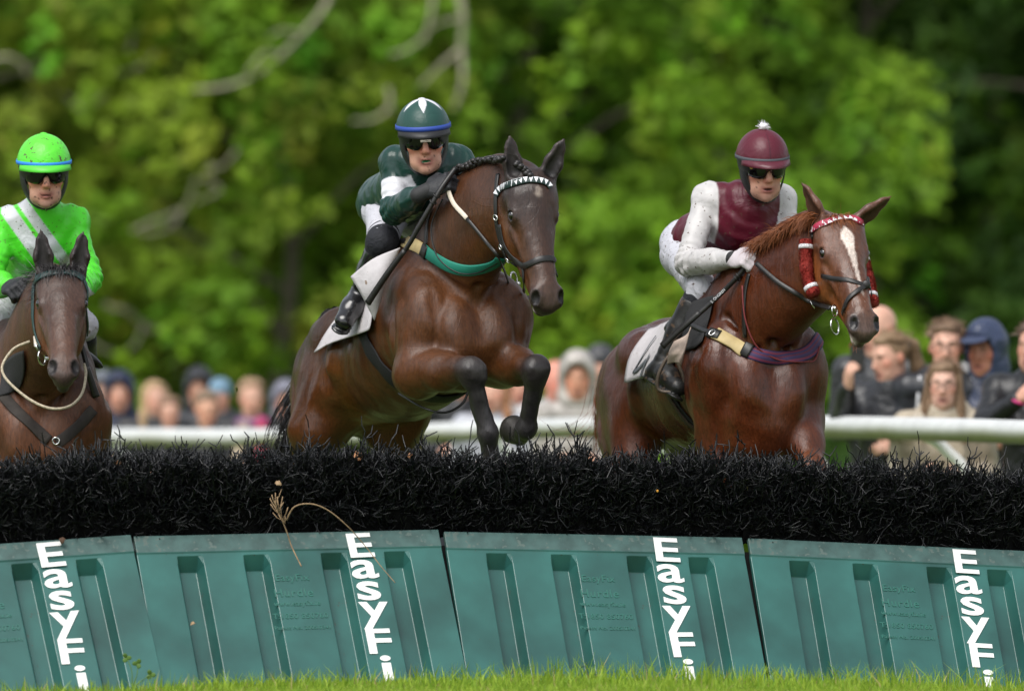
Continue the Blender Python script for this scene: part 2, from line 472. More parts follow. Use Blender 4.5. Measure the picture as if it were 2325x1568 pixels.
def panel_mesh():
    xs_ = [0.0]; dep = {}
    xs_[0] = 0.006
    for p in POCK: xs_ += [p-0.006, p+0.014, p+0.086, p+0.108]
    xs_.append(PW-0.006)
    ss = [0.0, 0.004, 0.082, 0.090, 0.100, 0.148, SL+0.06]
    V = []; F = []
    for i, x in enumerate(xs_):
        for j, s in enumerate(ss):
            d = 0.006 if j <= 2 else 0.0
            if j >= 5 and 1 <= i <= 16 and (i-1) % 4 in (1, 2): d = -0.060
            V.append((x, -s, d))
    m = len(ss)
    for i in range(len(xs_)-1):
        for j in range(m-1): F.append((i*m+j, i*m+j+1, (i+1)*m+j+1, (i+1)*m+j))
    me = py_mesh("panel", V, F)
    me.materials.append(m_green); me.materials.append(m_band)
    for p in me.polygons:
        if max(me.vertices[i].co.y for i in p.vertices) > -0.03: p.material_index = 1
    bm = bmesh.new(); bm.from_mesh(me); bmesh.ops.recalc_face_normals(bm, faces=bm.faces)
    if bm.faces[0].normal.z < 0: bmesh.ops.reverse_faces(bm, faces=bm.faces)
    bm.to_mesh(me); bm.free(); return me
PANEL = panel_mesh()
def text_mesh(body, size, extrude=0.0, offset=0.0, sx=1.0, spacing=1.0):
    c = bpy.data.curves.new("txt", 'FONT'); c.body = body; c.size = size; c.extrude = extrude; c.offset = offset
    c.align_x = 'CENTER'; c.align_y = 'CENTER'; c.space_character = spacing; c.resolution_u = 4
    o = bpy.data.objects.new("txt", c); COL.objects.link(o)
    dg = bpy.context.evaluated_depsgraph_get(); me = bpy.data.meshes.new_from_object(o.evaluated_get(dg))
    bpy.data.objects.remove(o); bpy.data.curves.remove(c)
    co = np.array([v.co for v in me.vertices])
    ctr = (co.min(0)+co.max(0))/2; ctr[2] = 0
    for v in me.vertices: v.co = Vector(((v.co.x-ctr[0])*sx, v.co.y-ctr[1], v.co.z))
    return me, co.max(0)-co.min(0)
# big white stick-on letters: (character, top, bottom along the slope, width)
LET = [("E", 0.012, 0.132, 0.108), ("a", 0.142, 0.235, 0.118), ("s", 0.249, 0.343, 0.102), ("y", 0.352, 0.487, 0.128), ("F", 0.485, 0.607, 0.106), ("i", 0.617, 0.745, 0.046)]
LETM = []
for ch, s0, s1, w in LET:
    me, dim = text_mesh(ch, 0.2, 0.0012, 0.0035)
    kx, ky = w/dim[0], (s1-s0)/dim[1]
    for v in me.vertices: v.co = Vector((v.co.x*kx, v.co.y*ky, v.co.z))
    LETM.append((me, (s0+s1)/2))
EMB = [text_mesh(t, sz, 0.0022, 0.0004, spacing=sp)[0] for t, sz, sp in (("EasyFix", 0.046, 1.1), ("Hurdle", 0.056, 1.1), ("www.easyfix.ie", 0.032, 1.05), ("T:1850 850760", 0.036, 1.1), ("Patent No. 2005/0341", 0.025, 1.1))]

def brush_mesh(seed, n):
    """Forked black bristles of one hurdle section, in the section's own axes (x along, y away from the viewer, z up from the panel's top edge)."""
    r = np.random.RandomState(seed); V = []; F = []
    def seg_tube(p, rad):
        b = len(V); m = len(p)
        for i in range(m):
            t = p[min(i+1, m-1)]-p[max(i-1, 0)]; t = t/max(np.linalg.norm(t), 1e-9)
            u = np.cross(t, (0.3, 0.9, 0.2)); u /= max(np.linalg.norm(u), 1e-9); w = np.cross(t, u)
            for a in (0, 2.094, 4.189): V.append(p[i]+(u*math.cos(a)+w*math.sin(a))*rad[i])
        for i in range(m-1):
            for j in range(3): F.append((b+i*3+j, b+i*3+(j+1) % 3, b+i*3+3+(j+1) % 3, b+i*3+3+j))
    for i in range(n):
        x = r.uniform(0.0, PW); q = r.uniform(0, 1)
        top = q > 0.58
        if top:                                     # upright sprays along the top
            y = r.uniform(-0.05, 0.34); z = r.uniform(0.15, 0.272)+0.016*math.sin(x*9+seed)+0.010*math.sin(x*23+2*seed); d = np.array([r.normal(0, 0.6), r.normal(-0.10, 0.4), 1.0]); L = r.uniform(0.045, 0.10)
            if r.uniform() < 0.13: L *= r.uniform(1.4, 2.1)
        else:                                       # bristles bowing out of the front face
            z = r.uniform(-0.02, 0.27); y = 0.055-0.085*(max(z, 0)/0.27)+r.uniform(0, 0.05); d = np.array([r.normal(0, 0.6), -0.5-0.35*r.uniform(), r.uniform(-0.1, 1.0)]); L = r.uniform(0.06, 0.12)*(0.65+0.35*max(z, 0)/0.27)
        d = d/np.linalg.norm(d); cur = r.normal(0, 0.35, 3); p0 = np.array([x, y, z])
        pts = [p0]; dd = d.copy(); k = 3
        for s in range(k): dd = dd+cur*0.3+np.array([0, 0, 0.10]); dd /= np.linalg.norm(dd); pts.append(pts[-1]+dd*L/k)
        rad = r.uniform(0.0031, 0.0047)
        seg_tube(np.array(pts), [rad, rad*0.95, rad*0.85, rad*0.7])
        for bq in range(r.randint(2, 5)):           # forks
            j = r.randint(1, 4); st = pts[j]
            bd = dd+r.normal(0, 0.85, 3); bd[2] += 0.15; bd /= np.linalg.norm(bd); bl = r.uniform(0.026, 0.056)*(1.25 if top else 1.0)
            kink = bd+r.normal(0, 0.3, 3)+np.array([0, 0, 0.25]); kink /= np.linalg.norm(kink)
            seg_tube(np.array([st, st+bd*bl*0.5, st+bd*bl*0.5+kink*bl*0.6]), [rad*0.85, rad*0.8, rad*0.6])
    F = np.array(F); return np_mesh("brush", np.array(V), quads=F)
BRUSH = [brush_mesh(3, 2250), brush_mesh(7, 2250)]
def core_mesh():  # unseen core added inside the bristles to block light
    prof = [(0.05, -0.03), (0.03, 0.10), (0.05, 0.18), (0.14, 0.215), (0.24, 0.21), (0.30, 0.16), (0.32, -0.03)]
    V = []; F = []
    k = 40
    for i in range(k+1):
        x = PW*i/k
        for a, b in prof: V.append((x, a+0.012*math.sin(i*1.9+b*9), b+0.014*math.sin(i*1.3+a*30)))
    m = len(prof)
    for i in range(k):
        for j in range(m-1): F.append((i*m+j, (i+1)*m+j, (i+1)*m+j+1, i*m+j+1))
    F += [tuple(range(m)), tuple(k*m+j for j in reversed(range(m)))]
    return py_mesh("brush_light_block", V, F)
CORE = core_mesh()

# top-left corner of each panel as seen, and the slight roll each one has settled to
SECT = [(-412, 1263, 0.064, "at the left edge, its left half outside the picture"),
        (300, 1218, 0.019, "below the rump of the leaping bay horse"),
        (1004, 1207, -0.022, "between the two leaping horses, below the chestnut's tail"),
        (1694, 1222, -0.046, "at the right edge, below the chestnut horse"),
        (2392, 1256, -0.060, "outside the right edge of the picture")]
for k, (u, v, slope, where) in enumerate(SECT):
    o0 = P(u, v, (k-2)*PW*math.sin(PSI)-0.35)
    t = Vector((math.cos(PSI), math.sin(PSI), slope)).normalized()
    dn = (nrm_h*math.sin(TH)-Vector((0, 0, 1))*math.cos(TH)); dn = (dn-t*dn.dot(t)).normalized()
    ex, ey = t, -dn; ez = ex.cross(ey).normalized()
    if ez.dot(nrm_h) < 0: ez = -ez
    M = Matrix.Translation(o0) @ Matrix((ex, ey, ez)).transposed().to_4x4()
    lab = ["green ribbed plastic hurdle section at the left edge, under the first horse",
           "green ribbed plastic hurdle section under the leaping bay horse, second from the left",
           "green ribbed plastic hurdle section third from the left, between bay and chestnut horse",
           "green ribbed plastic hurdle section under the chestnut horse's head, at the right edge",
           "green ribbed plastic hurdle section just beyond the right edge of the picture"][k]
    base = o0+t*(PW/2)+dn*SL
    e = thing("hurdle_section", lab, "hurdle", base, "row of hurdle sections")
    def put(name, me, mt, Mx, kind=None, par=e, smooth=False):
        o = bpy.data.objects.new(name, me); COL.objects.link(o)
        if mt is not None and not me.materials: me.materials.append(mt)
        o.parent = par
        o.matrix_world = Mx
        o.matrix_parent_inverse = Matrix.Translation(-base) if par is e else Matrix.Identity(4)
        o.matrix_basis = Mx
        if kind: o["kind"] = kind
        return o
    pan = put("panel", PANEL, None, M)
    so = pan.modifiers.new("thick", 'SOLIDIFY'); so.thickness = 0.022; so.offset = -1
    bv = pan.modifiers.new("edge", 'BEVEL'); bv.width = 0.0025; bv.segments = 2; bv.limit_method = 'ANGLE'; bv.angle_limit = R(20)
    rr = random.Random(k*7+1)
    for (lm, sc), (ch, *_rest) in zip(LETM, LET):
        L = Matrix.Translation((0.985+rr.uniform(-.004, .004)+(0.012 if ch == "i" else 0), -sc, 0.0032 if sc > 0.1 else 0.0085)) @ Matrix.Rotation(rr.uniform(-.03, .03), 4, 'Z')
        put("letter", lm, m_white, M @ L)
    for em, (ex_, sc) in zip(EMB, ((0.66, 0.225), (0.655, 0.295), (0.66, 0.352), (0.665, 0.410), (0.665, 0.468))):
        put("moulded_lettering", em, m_emboss, M @ Matrix.Translation((ex_, -sc, 0.0005)))
    bxz = Vector((0, 0, 1)); by_ = Vector((-math.sin(PSI), math.cos(PSI), 0)); bz = (bxz-t*bxz.dot(t)).normalized()
    MBm = Matrix.Translation(o0-dn*0.0+by_*0.0) @ Matrix((t, by_, bz)).transposed().to_4x4()
    bo = put("brush", BRUSH[k % 2], m_brush, MBm, kind="stuff")
    bo.scale.x = 1.0
    cm = CORE
    put("brush_light_block", cm, m_core, MBm)
    # timber frame that carries the section, plus a black board added to darken seams
    if k == 0:
        FR = MB()
        FR.box((PW/2, -0.37, -0.105), (PW+0.02, SL*1.02, 0.012))  # backing board, added so the gaps between panels look black
        for fx in (0.12, 0.68, 1.24): FR.box((fx, -0.32, -0.135), (0.05, SL*0.92, 0.05))
        FR.box((0.68, -0.02, -0.1345), (1.3, 0.05, 0.045)); FRo = FR.build("frame", mat("frame_rubber", (0.012, 0.012, 0.012), 0.8, noise=0.3, nscale=12), None, False)
        FRM = FRo.data; bpy.data.objects.remove(FRo)
    put("frame", FRM, None, M)

# ---- running rail
m_rail = mat("rail_plastic", rough=0.38, attr="Col", noise=0.10, nscale=6.0)
e = thing("running_rail", "curved white plastic running rail stained green underneath, in front of the spectators", "rail", (0, 14, 0))
rp = cr(RAIL, 14); tb = MB(); tb.tube(rp, 0.061, 20)
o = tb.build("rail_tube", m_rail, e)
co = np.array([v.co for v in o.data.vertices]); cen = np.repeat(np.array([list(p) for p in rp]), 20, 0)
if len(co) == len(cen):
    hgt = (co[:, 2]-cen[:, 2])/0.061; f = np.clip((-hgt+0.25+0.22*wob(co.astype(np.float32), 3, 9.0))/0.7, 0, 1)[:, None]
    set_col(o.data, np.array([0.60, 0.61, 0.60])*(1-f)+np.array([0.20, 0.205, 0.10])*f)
acc = 0.0
for i in range(1, len(rp)):
    acc += (rp[i]-rp[i-1]).length
    if acc > 2.6:
        acc = 0; p = rp[i]; gz0 = float(gz(p.x, p.y+0.2)); pm = MB(); tdir = (rp[i]-rp[i-1]).normalized(); bk = Vector((-tdir.y, tdir.x, 0)).normalized()
        if bk.y < 0: bk = -bk
        pm.tube(cr([p-Vector((0, 0, .03)), p+bk*0.12-Vector((0, 0, .1)), p+bk*0.28-Vector((0, 0, .35)), Vector((p.x, p.y, gz0-0.1))+bk*0.32], 6), 0.03, 8)
        pm.build("post", m_white, e)

# ---- trees behind the spectators
m_leaf = mat("leaf", rough=0.6, attr="Col", transl=0.42, spec=0.2)
m_bark = mat("bark", (0.10, 0.085, 0.06), 0.9, noise=0.4, nscale=8, bump=0.8, bscale=12, bdist=0.03)
m_dead = mat("bare_bark", (0.34, 0.31, 0.22), 0.85, noise=0.25, nscale=10)
def leaves(cs, rs, cols, counts, size, r):
    """leaf-sized folded faces filling clumps"""
    Vs = []; Cs = []
    for c, rad, col, n in zip(cs, rs, cols, counts):
        d = r.normal(size=(n, 3)); d /= np.linalg.norm(d, axis=1)[:, None]; q = r.uniform(0.15, 1.0, n)**0.5
        p = np.array(c)+d*(q[:, None])*np.array(rad)
        nn = d*0.35+r.normal(size=(n, 3))*0.45+np.array([0, -0.45, 0.65]); nn /= np.linalg.norm(nn, axis=1)[:, None]
        u = np.cross(nn, r.normal(size=(n, 3))); u /= np.linalg.norm(u, axis=1)[:, None]; w = np.cross(nn, u)
        s = (size*r.uniform(0.55, 1.4, n))[:, None]
        Vs.append(np.stack([p-u*s*0.55, p+w*s*0.32-nn*s*0.10, p+u*s*0.55, p-w*s*0.32-nn*s*0.10], 1).reshape(-1, 3))
        Cs.append(np.repeat(np.array(col)*r.uniform(0.72, 1.28, n)[:, None], 4, 0))
    V = np.concatenate(Vs); i = np.arange(len(V)//4)*4
    me = np_mesh("crown", V, tris=np.concatenate([np.stack([i, i+1, i+2], 1), np.stack([i, i+2, i+3], 1)])); set_col(me, np.concatenate(Cs)); return me
def tree(label, x, y, h, spread, low, pal, seed, nclump=128, per=58, size=0.165, group="trees behind the spectators"):
    r = np.random.RandomState(seed); z0 = float(gz(x, y)); e = thing("broadleaf_tree", label, "tree", (x, y, z0), group)
    T = MB(); bend = r.normal(0, 0.25, (5, 2)); tr = [Vector((x+bend[i][0]*i*0.3, y+bend[i][1]*i*0.3, z0-0.1+h*0.82*i/4)) for i in range(5)]
    trc = cr(tr, 4); T.tube(trc, [0.13*h/10*(1-0.82*i/(len(trc)-1)) for i in range(len(trc))], 9)
    cs = []; rs = []; cols = []; cnt = []
    for k in range(nclump):
        zc = z0+low+(h-low)*r.uniform(0, 1); f = (zc-z0-low)/(h-low); wid = spread*(0.75+0.6*math.sin(math.pi*min(1, 0.22+f*0.78)))
        a = r.uniform(-math.pi, 0) if r.uniform() < 0.72 else r.uniform(0, math.pi); rr_ = wid*math.sqrt(r.uniform(0.10, 1)); c = Vector((x+math.cos(a)*rr_, y+math.sin(a)*rr_*0.8, zc))
        q = r.uniform(0.26, 0.52); cs.append(c); rs.append((q*1.25, q*1.1, q*0.70)); col = pal[r.randint(len(pal))]; cols.append(col); cnt.append(int(per*(q/0.40)**2))
        for m_ in range(2):                         # sprays drooping from the clump
            cs.append(c+Vector((r.normal(0, .3), -abs(r.normal(0, .25)), -q*r.uniform(.5, 1.2)))); rs.append((q*0.5, q*0.4, q*0.75)); cols.append(tuple(v*r.uniform(.8, 1.2) for v in col)); cnt.append(int(per*0.4))
        if k % 7 == 0:
            j = min(len(trc)-2, max(2, int(len(trc)*(zc-z0-0.8)/(h*0.82)))); s = trc[j]; mid = s.lerp(c, 0.5)+Vector((0, 0, 0.25))
            T.tube(cr([s, mid, c], 4), [0.05*(1-0.8*i/8)*h/10 for i in range(9)], 6)
    if pal[0] == OL[0]:                             # dead pale twigs showing among the leaves
        W = MB()
        for k in range(22):
            p = Vector((x+r.uniform(-1.1, 1.1)*spread, y-spread*0.95+r.uniform(-.2, .3), z0+r.uniform(1.2, 6.2))); d = Vector((r.normal(0, 1), r.normal(0, .3), r.normal(-.2, .6))).normalized(); q = [p]
            for m_ in range(5): d = (d+Vector((r.normal(0, .45), r.normal(0, .3), r.normal(0, .45)))).normalized(); q.append(q[-1]+d*r.uniform(.08, .2))
            W.tube(cr(q, 3), [r.uniform(.014, .024)]*16, 5)
        W.build("bare_twigs", m_dead, e, kind="stuff")
    T.build("trunk", m_bark, e); link("crown", leaves(cs, rs, cols, cnt, size, r), m_leaf, e, smooth=False)
    return e
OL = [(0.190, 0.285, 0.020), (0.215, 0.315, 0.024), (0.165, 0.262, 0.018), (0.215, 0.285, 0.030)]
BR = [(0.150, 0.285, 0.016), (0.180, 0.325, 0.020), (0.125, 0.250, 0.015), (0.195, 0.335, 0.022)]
SHADE_LEAF = [(0.030, 0.078, 0.008), (0.040, 0.096, 0.009), (0.052, 0.116, 0.011), (0.024, 0.064, 0.007)]  # dense shade on the right, put into the leaf colour
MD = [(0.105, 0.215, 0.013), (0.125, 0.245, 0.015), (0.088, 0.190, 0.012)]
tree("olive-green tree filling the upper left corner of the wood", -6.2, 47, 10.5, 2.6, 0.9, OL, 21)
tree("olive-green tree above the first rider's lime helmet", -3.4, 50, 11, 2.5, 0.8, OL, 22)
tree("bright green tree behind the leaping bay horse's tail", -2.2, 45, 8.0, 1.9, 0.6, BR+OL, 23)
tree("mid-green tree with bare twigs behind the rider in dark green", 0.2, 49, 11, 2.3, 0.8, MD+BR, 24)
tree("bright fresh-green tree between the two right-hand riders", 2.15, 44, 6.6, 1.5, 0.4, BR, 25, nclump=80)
tree("dark green tree rising above the rider in maroon", 3.6, 50, 11, 2.3, 0.6, MD+SHADE_LEAF, 26)
tree("very dark tree at the right edge of the wood", 6.4, 48, 10.5, 2.2, 0.5, SHADE_LEAF, 27, nclump=90)
tree("dark leafy tree outside the right edge", 9.0, 46, 10, 2.4, 0.6, SHADE_LEAF, 28, nclump=60)
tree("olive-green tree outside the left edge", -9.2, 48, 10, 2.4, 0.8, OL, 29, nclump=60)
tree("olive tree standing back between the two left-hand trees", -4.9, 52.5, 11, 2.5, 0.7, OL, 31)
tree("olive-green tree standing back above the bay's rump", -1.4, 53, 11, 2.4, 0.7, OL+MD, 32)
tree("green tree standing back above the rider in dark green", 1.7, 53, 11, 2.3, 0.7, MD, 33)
tree("tree with painted-in shade standing back at the right", 5.1, 52.5, 11, 2.3, 0.6, SHADE_LEAF+MD, 34)
# the wood going on behind them, too deep to tell trees apart
r_ = np.random.RandomState(77); cs = []; rs = []; cl = []; cn = []
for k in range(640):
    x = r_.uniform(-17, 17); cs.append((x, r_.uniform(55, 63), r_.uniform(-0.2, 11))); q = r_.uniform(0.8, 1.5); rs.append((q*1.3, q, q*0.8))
    pal = OL if x < -1 else (MD if x < 3 else SHADE_LEAF); c_ = np.array(pal[r_.randint(len(pal))])*(1.15 if x < 1.5 else 0.75); cl.append(c_); cn.append(95)  # leaf colour brightened left, darkened right, standing in for light and shade
link("deep_wood", leaves(cs, rs, cl, cn, 0.56, r_), m_leaf, smooth=False, kind="stuff")["label"] = "wood with painted-in light and shade going on behind the nearer trees"
# bank added behind the wood to block sky showing through the leaves
bx_ = np.linspace(-70, 70, 61); by_2 = np.linspace(66, 130, 13); gx2, gy2 = np.meshgrid(bx_, by_2, indexing='ij'); t2 = np.clip((gy2-66)/16, 0, 1)
bz2 = -0.5+19*t2*t2*(3-2*t2)+0.8*np.sin(gx2*0.31+gy2*0.2)*t2; nb2 = len(by_2); gi2 = (np.arange(len(bx_)-1)[:, None]*nb2+np.arange(nb2-1)[None, :]).ravel()
hb = link("sky_block_bank", np_mesh("sky_block_bank", np.stack([gx2, gy2, bz2], -1).reshape(-1, 3), quads=np.stack([gi2, gi2+nb2, gi2+nb2+1, gi2+1], 1)), mat("bank_cover", (0.045, 0.085, 0.012), 0.9, noise=0.6, nscale=1.2, bump=1.0, bscale=2.0, bdist=0.4)); hb["kind"] = "structure"
# undergrowth at the wood's edge
cs = []; rs = []; cl = []; cn = []
for k in range(90):
    x = r_.uniform(-12, 12); cs.append((x, r_.uniform(40, 43), r_.uniform(-0.2, 1.0))); q = r_.uniform(0.4, 0.8); rs.append((q, q, q*0.8))
    pal = BR if x < 2.5 else SHADE_LEAF; cl.append(pal[r_.randint(len(pal))]); cn.append(160)
link("undergrowth", leaves(cs, rs, cl, cn, 0.18, r_), m_leaf, smooth=False, kind="stuff")["label"] = "low bushes along the edge of the wood"
# pale dead limbs hanging into view
def dead(label, paths, y):
    base = P(*paths[0][0][0][:2], y); e = thing("bare_branch", label, "branch", base, "bare branches in front of the wood")
    for pts, r0 in paths:
        m = MB(); c = cr([P(u, v, y+d) for u, v, d in pts], 6); m.tube(c, [r0*0.42*(1-0.5*i/(len(c)-1)) for i in range(len(c))], 7); m.build("limb", m_dead, e)
dead("long pale bare branch sloping down from the top left", [([(760, -40, 0), (735, 20, 0), (690, 75, .1), (640, 125, .2), (590, 165, .2), (520, 195, .3), (440, 205, .3)], 0.075), ([(640, 125, .2), (600, 120, .1), (560, 165, 0)], 0.03), ([(590, 165, .2), (560, 205, .3)], 0.03), ([(690, 75, .1), (640, 70, 0), (610, 85, 0)], 0.03)], 43.0)
dead("pale bare branch hanging from the top above the dark green helmet", [([(1030, -60, 0), (1050, 30, 0), (1048, 110, .1), (1050, 190, .1), (1030, 250, .2)], 0.085), ([(1048, 110, .1), (1000, 150, .1), (950, 200, .2)], 0.055), ([(985, -20, 0), (970, 70, 0), (930, 110, .1), (885, 125, .1)], 0.045), ([(1050, 40, 0), (985, 60, .1), (960, 100, .2)], 0.035)], 42.5)
dead("pale twiggy bare branch left of the rider in dark green", [([(880, 200, 0), (885, 240, 0), (850, 270, 0), (800, 275, .1)], 0.05), ([(885, 240, 0), (900, 270, .1)], 0.04)], 43.0)
dead("pale bare branch low in the wood at the left", [([(500, 380, 0), (450, 400, 0), (420, 470, .1), (350, 500, .1), (300, 525, .1)], 0.06), ([(450, 400, 0), (500, 430, 0), (440, 460, 0)], 0.045), ([(420, 470, 0.1), (380, 520, 0), (320, 530, 0)], 0.035), ([(540, 340, 0), (500, 380, 0), (470, 370, 0)], 0.04)], 43.5)
dead("pale bare branch at the upper left near the top edge", [([(260, 170, 0), (320, 150, 0), (360, 110, .1)], 0.05), ([(320, 60, 0), (300, 90, 0), (280, 170, 0)], 0.05)], 44.0)
# ================================================================== HORSES
def lerp(a, b, t): return a+(b-a)*t
def vl(a, b, t): return Vector(a).lerp(Vector(b), t)
m_eye = mat("horse_eye", (0.006, 0.004, 0.003), 0.06, spec=0.8, coat=0.6)
m_leather = mat("black_leather", (0.012, 0.011, 0.010), 0.42, bump=0.25, bscale=120, bdist=0.002, noise=0.3, nscale=30)
m_steel = mat("bright_steel", (0.70, 0.70, 0.68), 0.18, metal=1.0)
m_web = mat("black_webbing", (0.010, 0.010, 0.011), 0.75, bump=0.4, bscale=200, bdist=0.002)

def coat_mat(name, tint=1.0, rough=0.42, speck=None, seed=0.0):
    m = mat(name, rough=rough, attr="Col", noise=0.30, nscale=5.0, bump=0.10, bscale=240, bdist=0.002, spec=0.42, col2=None, speck=speck)
    nt = m.node_tree; N = nt.nodes; L = nt.links; b = N["Principled BSDF"]
    # raised veins and skin folds under the short coat
    tc = N.new("ShaderNodeTexCoord")
    nz = N.new("ShaderNodeTexNoise"); nz.inputs["Scale"].default_value = 3.2; nz.inputs["Detail"].default_value = 1.5; nz.inputs["Distortion"].default_value = 1.2
    L.new(tc.outputs["Object"], nz.inputs["Vector"])
    mr = N.new("ShaderNodeMath"); mr.operation = 'SUBTRACT'; mr.inputs[1].default_value = 0.5; L.new(nz.outputs["Fac"], mr.inputs[0])
    ab = N.new("ShaderNodeMath"); ab.operation = 'ABSOLUTE'; L.new(mr.outputs[0], ab.inputs[0])
    rp = N.new("ShaderNodeMapRange"); rp.inputs[1].default_value = 0.0; rp.inputs[2].default_value = 0.012; rp.inputs[3].default_value = 1.0; rp.inputs[4].default_value = 0.0
    L.new(ab.outputs[0], rp.inputs[0])
    n2 = N.new("ShaderNodeTexNoise"); n2.inputs["Scale"].default_value = 5.0; n2.inputs["Detail"].default_value = 3; L.new(tc.outputs["Object"], n2.inputs["Vector"])
    ad = N.new("ShaderNodeMath"); ad.operation = 'MULTIPLY_ADD'; ad.inputs[1].default_value = 0.035; L.new(rp.outputs[0], ad.inputs[0]); L.new(n2.outputs["Fac"], ad.inputs[2])
    mp = N.new("ShaderNodeMapping"); mp.inputs["Scale"].default_value = (1.0, 1.0, 0.28); mp.inputs["Rotation"].default_value = (0.5, 0.35, 0.0); L.new(tc.outputs["Object"], mp.inputs["Vector"])
    n7 = N.new("ShaderNodeTexNoise"); n7.inputs["Scale"].default_value = 26.0; n7.inputs["Detail"].default_value = 6; n7.inputs["Roughness"].default_value = 0.65; n7.inputs["Distortion"].default_value = 0.6; L.new(mp.outputs[0], n7.inputs["Vector"])
    ad2 = N.new("ShaderNodeMath"); ad2.operation = 'MULTIPLY_ADD'; ad2.inputs[1].default_value = 0.40; L.new(n7.outputs["Fac"], ad2.inputs[0]); L.new(ad.outputs[0], ad2.inputs[2]); ad = ad2
    bp = N.new("ShaderNodeBump"); bp.inputs["Strength"].default_value = 0.6; bp.inputs["Distance"].default_value = 0.02
    L.new(ad.outputs[0], bp.inputs["Height"])
    old = b.inputs["Normal"].links[0].from_socket; L.new(old, bp.inputs["Normal"]); L.new(bp.outputs[0], b.inputs["Normal"])
    src = b.inputs["Base Color"].links[0].from_socket; mp2 = N.new("ShaderNodeMapping"); mp2.inputs["Scale"].default_value = (1, 1, 0.22); mp2.inputs["Rotation"].default_value = (0.4, 0.3, 0); L.new(tc.outputs["Object"], mp2.inputs["Vector"])
    n8 = N.new("ShaderNodeTexNoise"); n8.inputs["Scale"].default_value = 130; n8.inputs["Detail"].default_value = 4; n8.inputs["Roughness"].default_value = 0.7; L.new(mp2.outputs[0], n8.inputs["Vector"])
    m8 = N.new("ShaderNodeMapRange"); m8.inputs[1].default_value = 0.3; m8.inputs[2].default_value = 0.7; m8.inputs[3].default_value = 0.62; m8.inputs[4].default_value = 1.38; L.new(n8.outputs["Fac"], m8.inputs[0])
    v8 = N.new("ShaderNodeVectorMath"); v8.operation = 'SCALE'; L.new(src, v8.inputs[0]); L.new(m8.outputs[0], v8.inputs["Scale"]); L.new(v8.outputs[0], b.inputs["Base Color"])
    # sweat: patches of the coat lie wet and shine more
    n5 = N.new("ShaderNodeTexNoise"); n5.inputs["Scale"].default_value = 2.6; n5.inputs["Detail"].default_value = 4; L.new(tc.outputs["Object"], n5.inputs["Vector"])
    mm = N.new("ShaderNodeMapRange"); mm.inputs[1].default_value = 0.35; mm.inputs[2].default_value = 0.65; mm.inputs[3].default_value = rough-0.10; mm.inputs[4].default_value = rough+0.14
    L.new(n5.outputs["Fac"], mm.inputs[0]); L.new(mm.outputs[0], b.inputs["Roughness"])
    return m

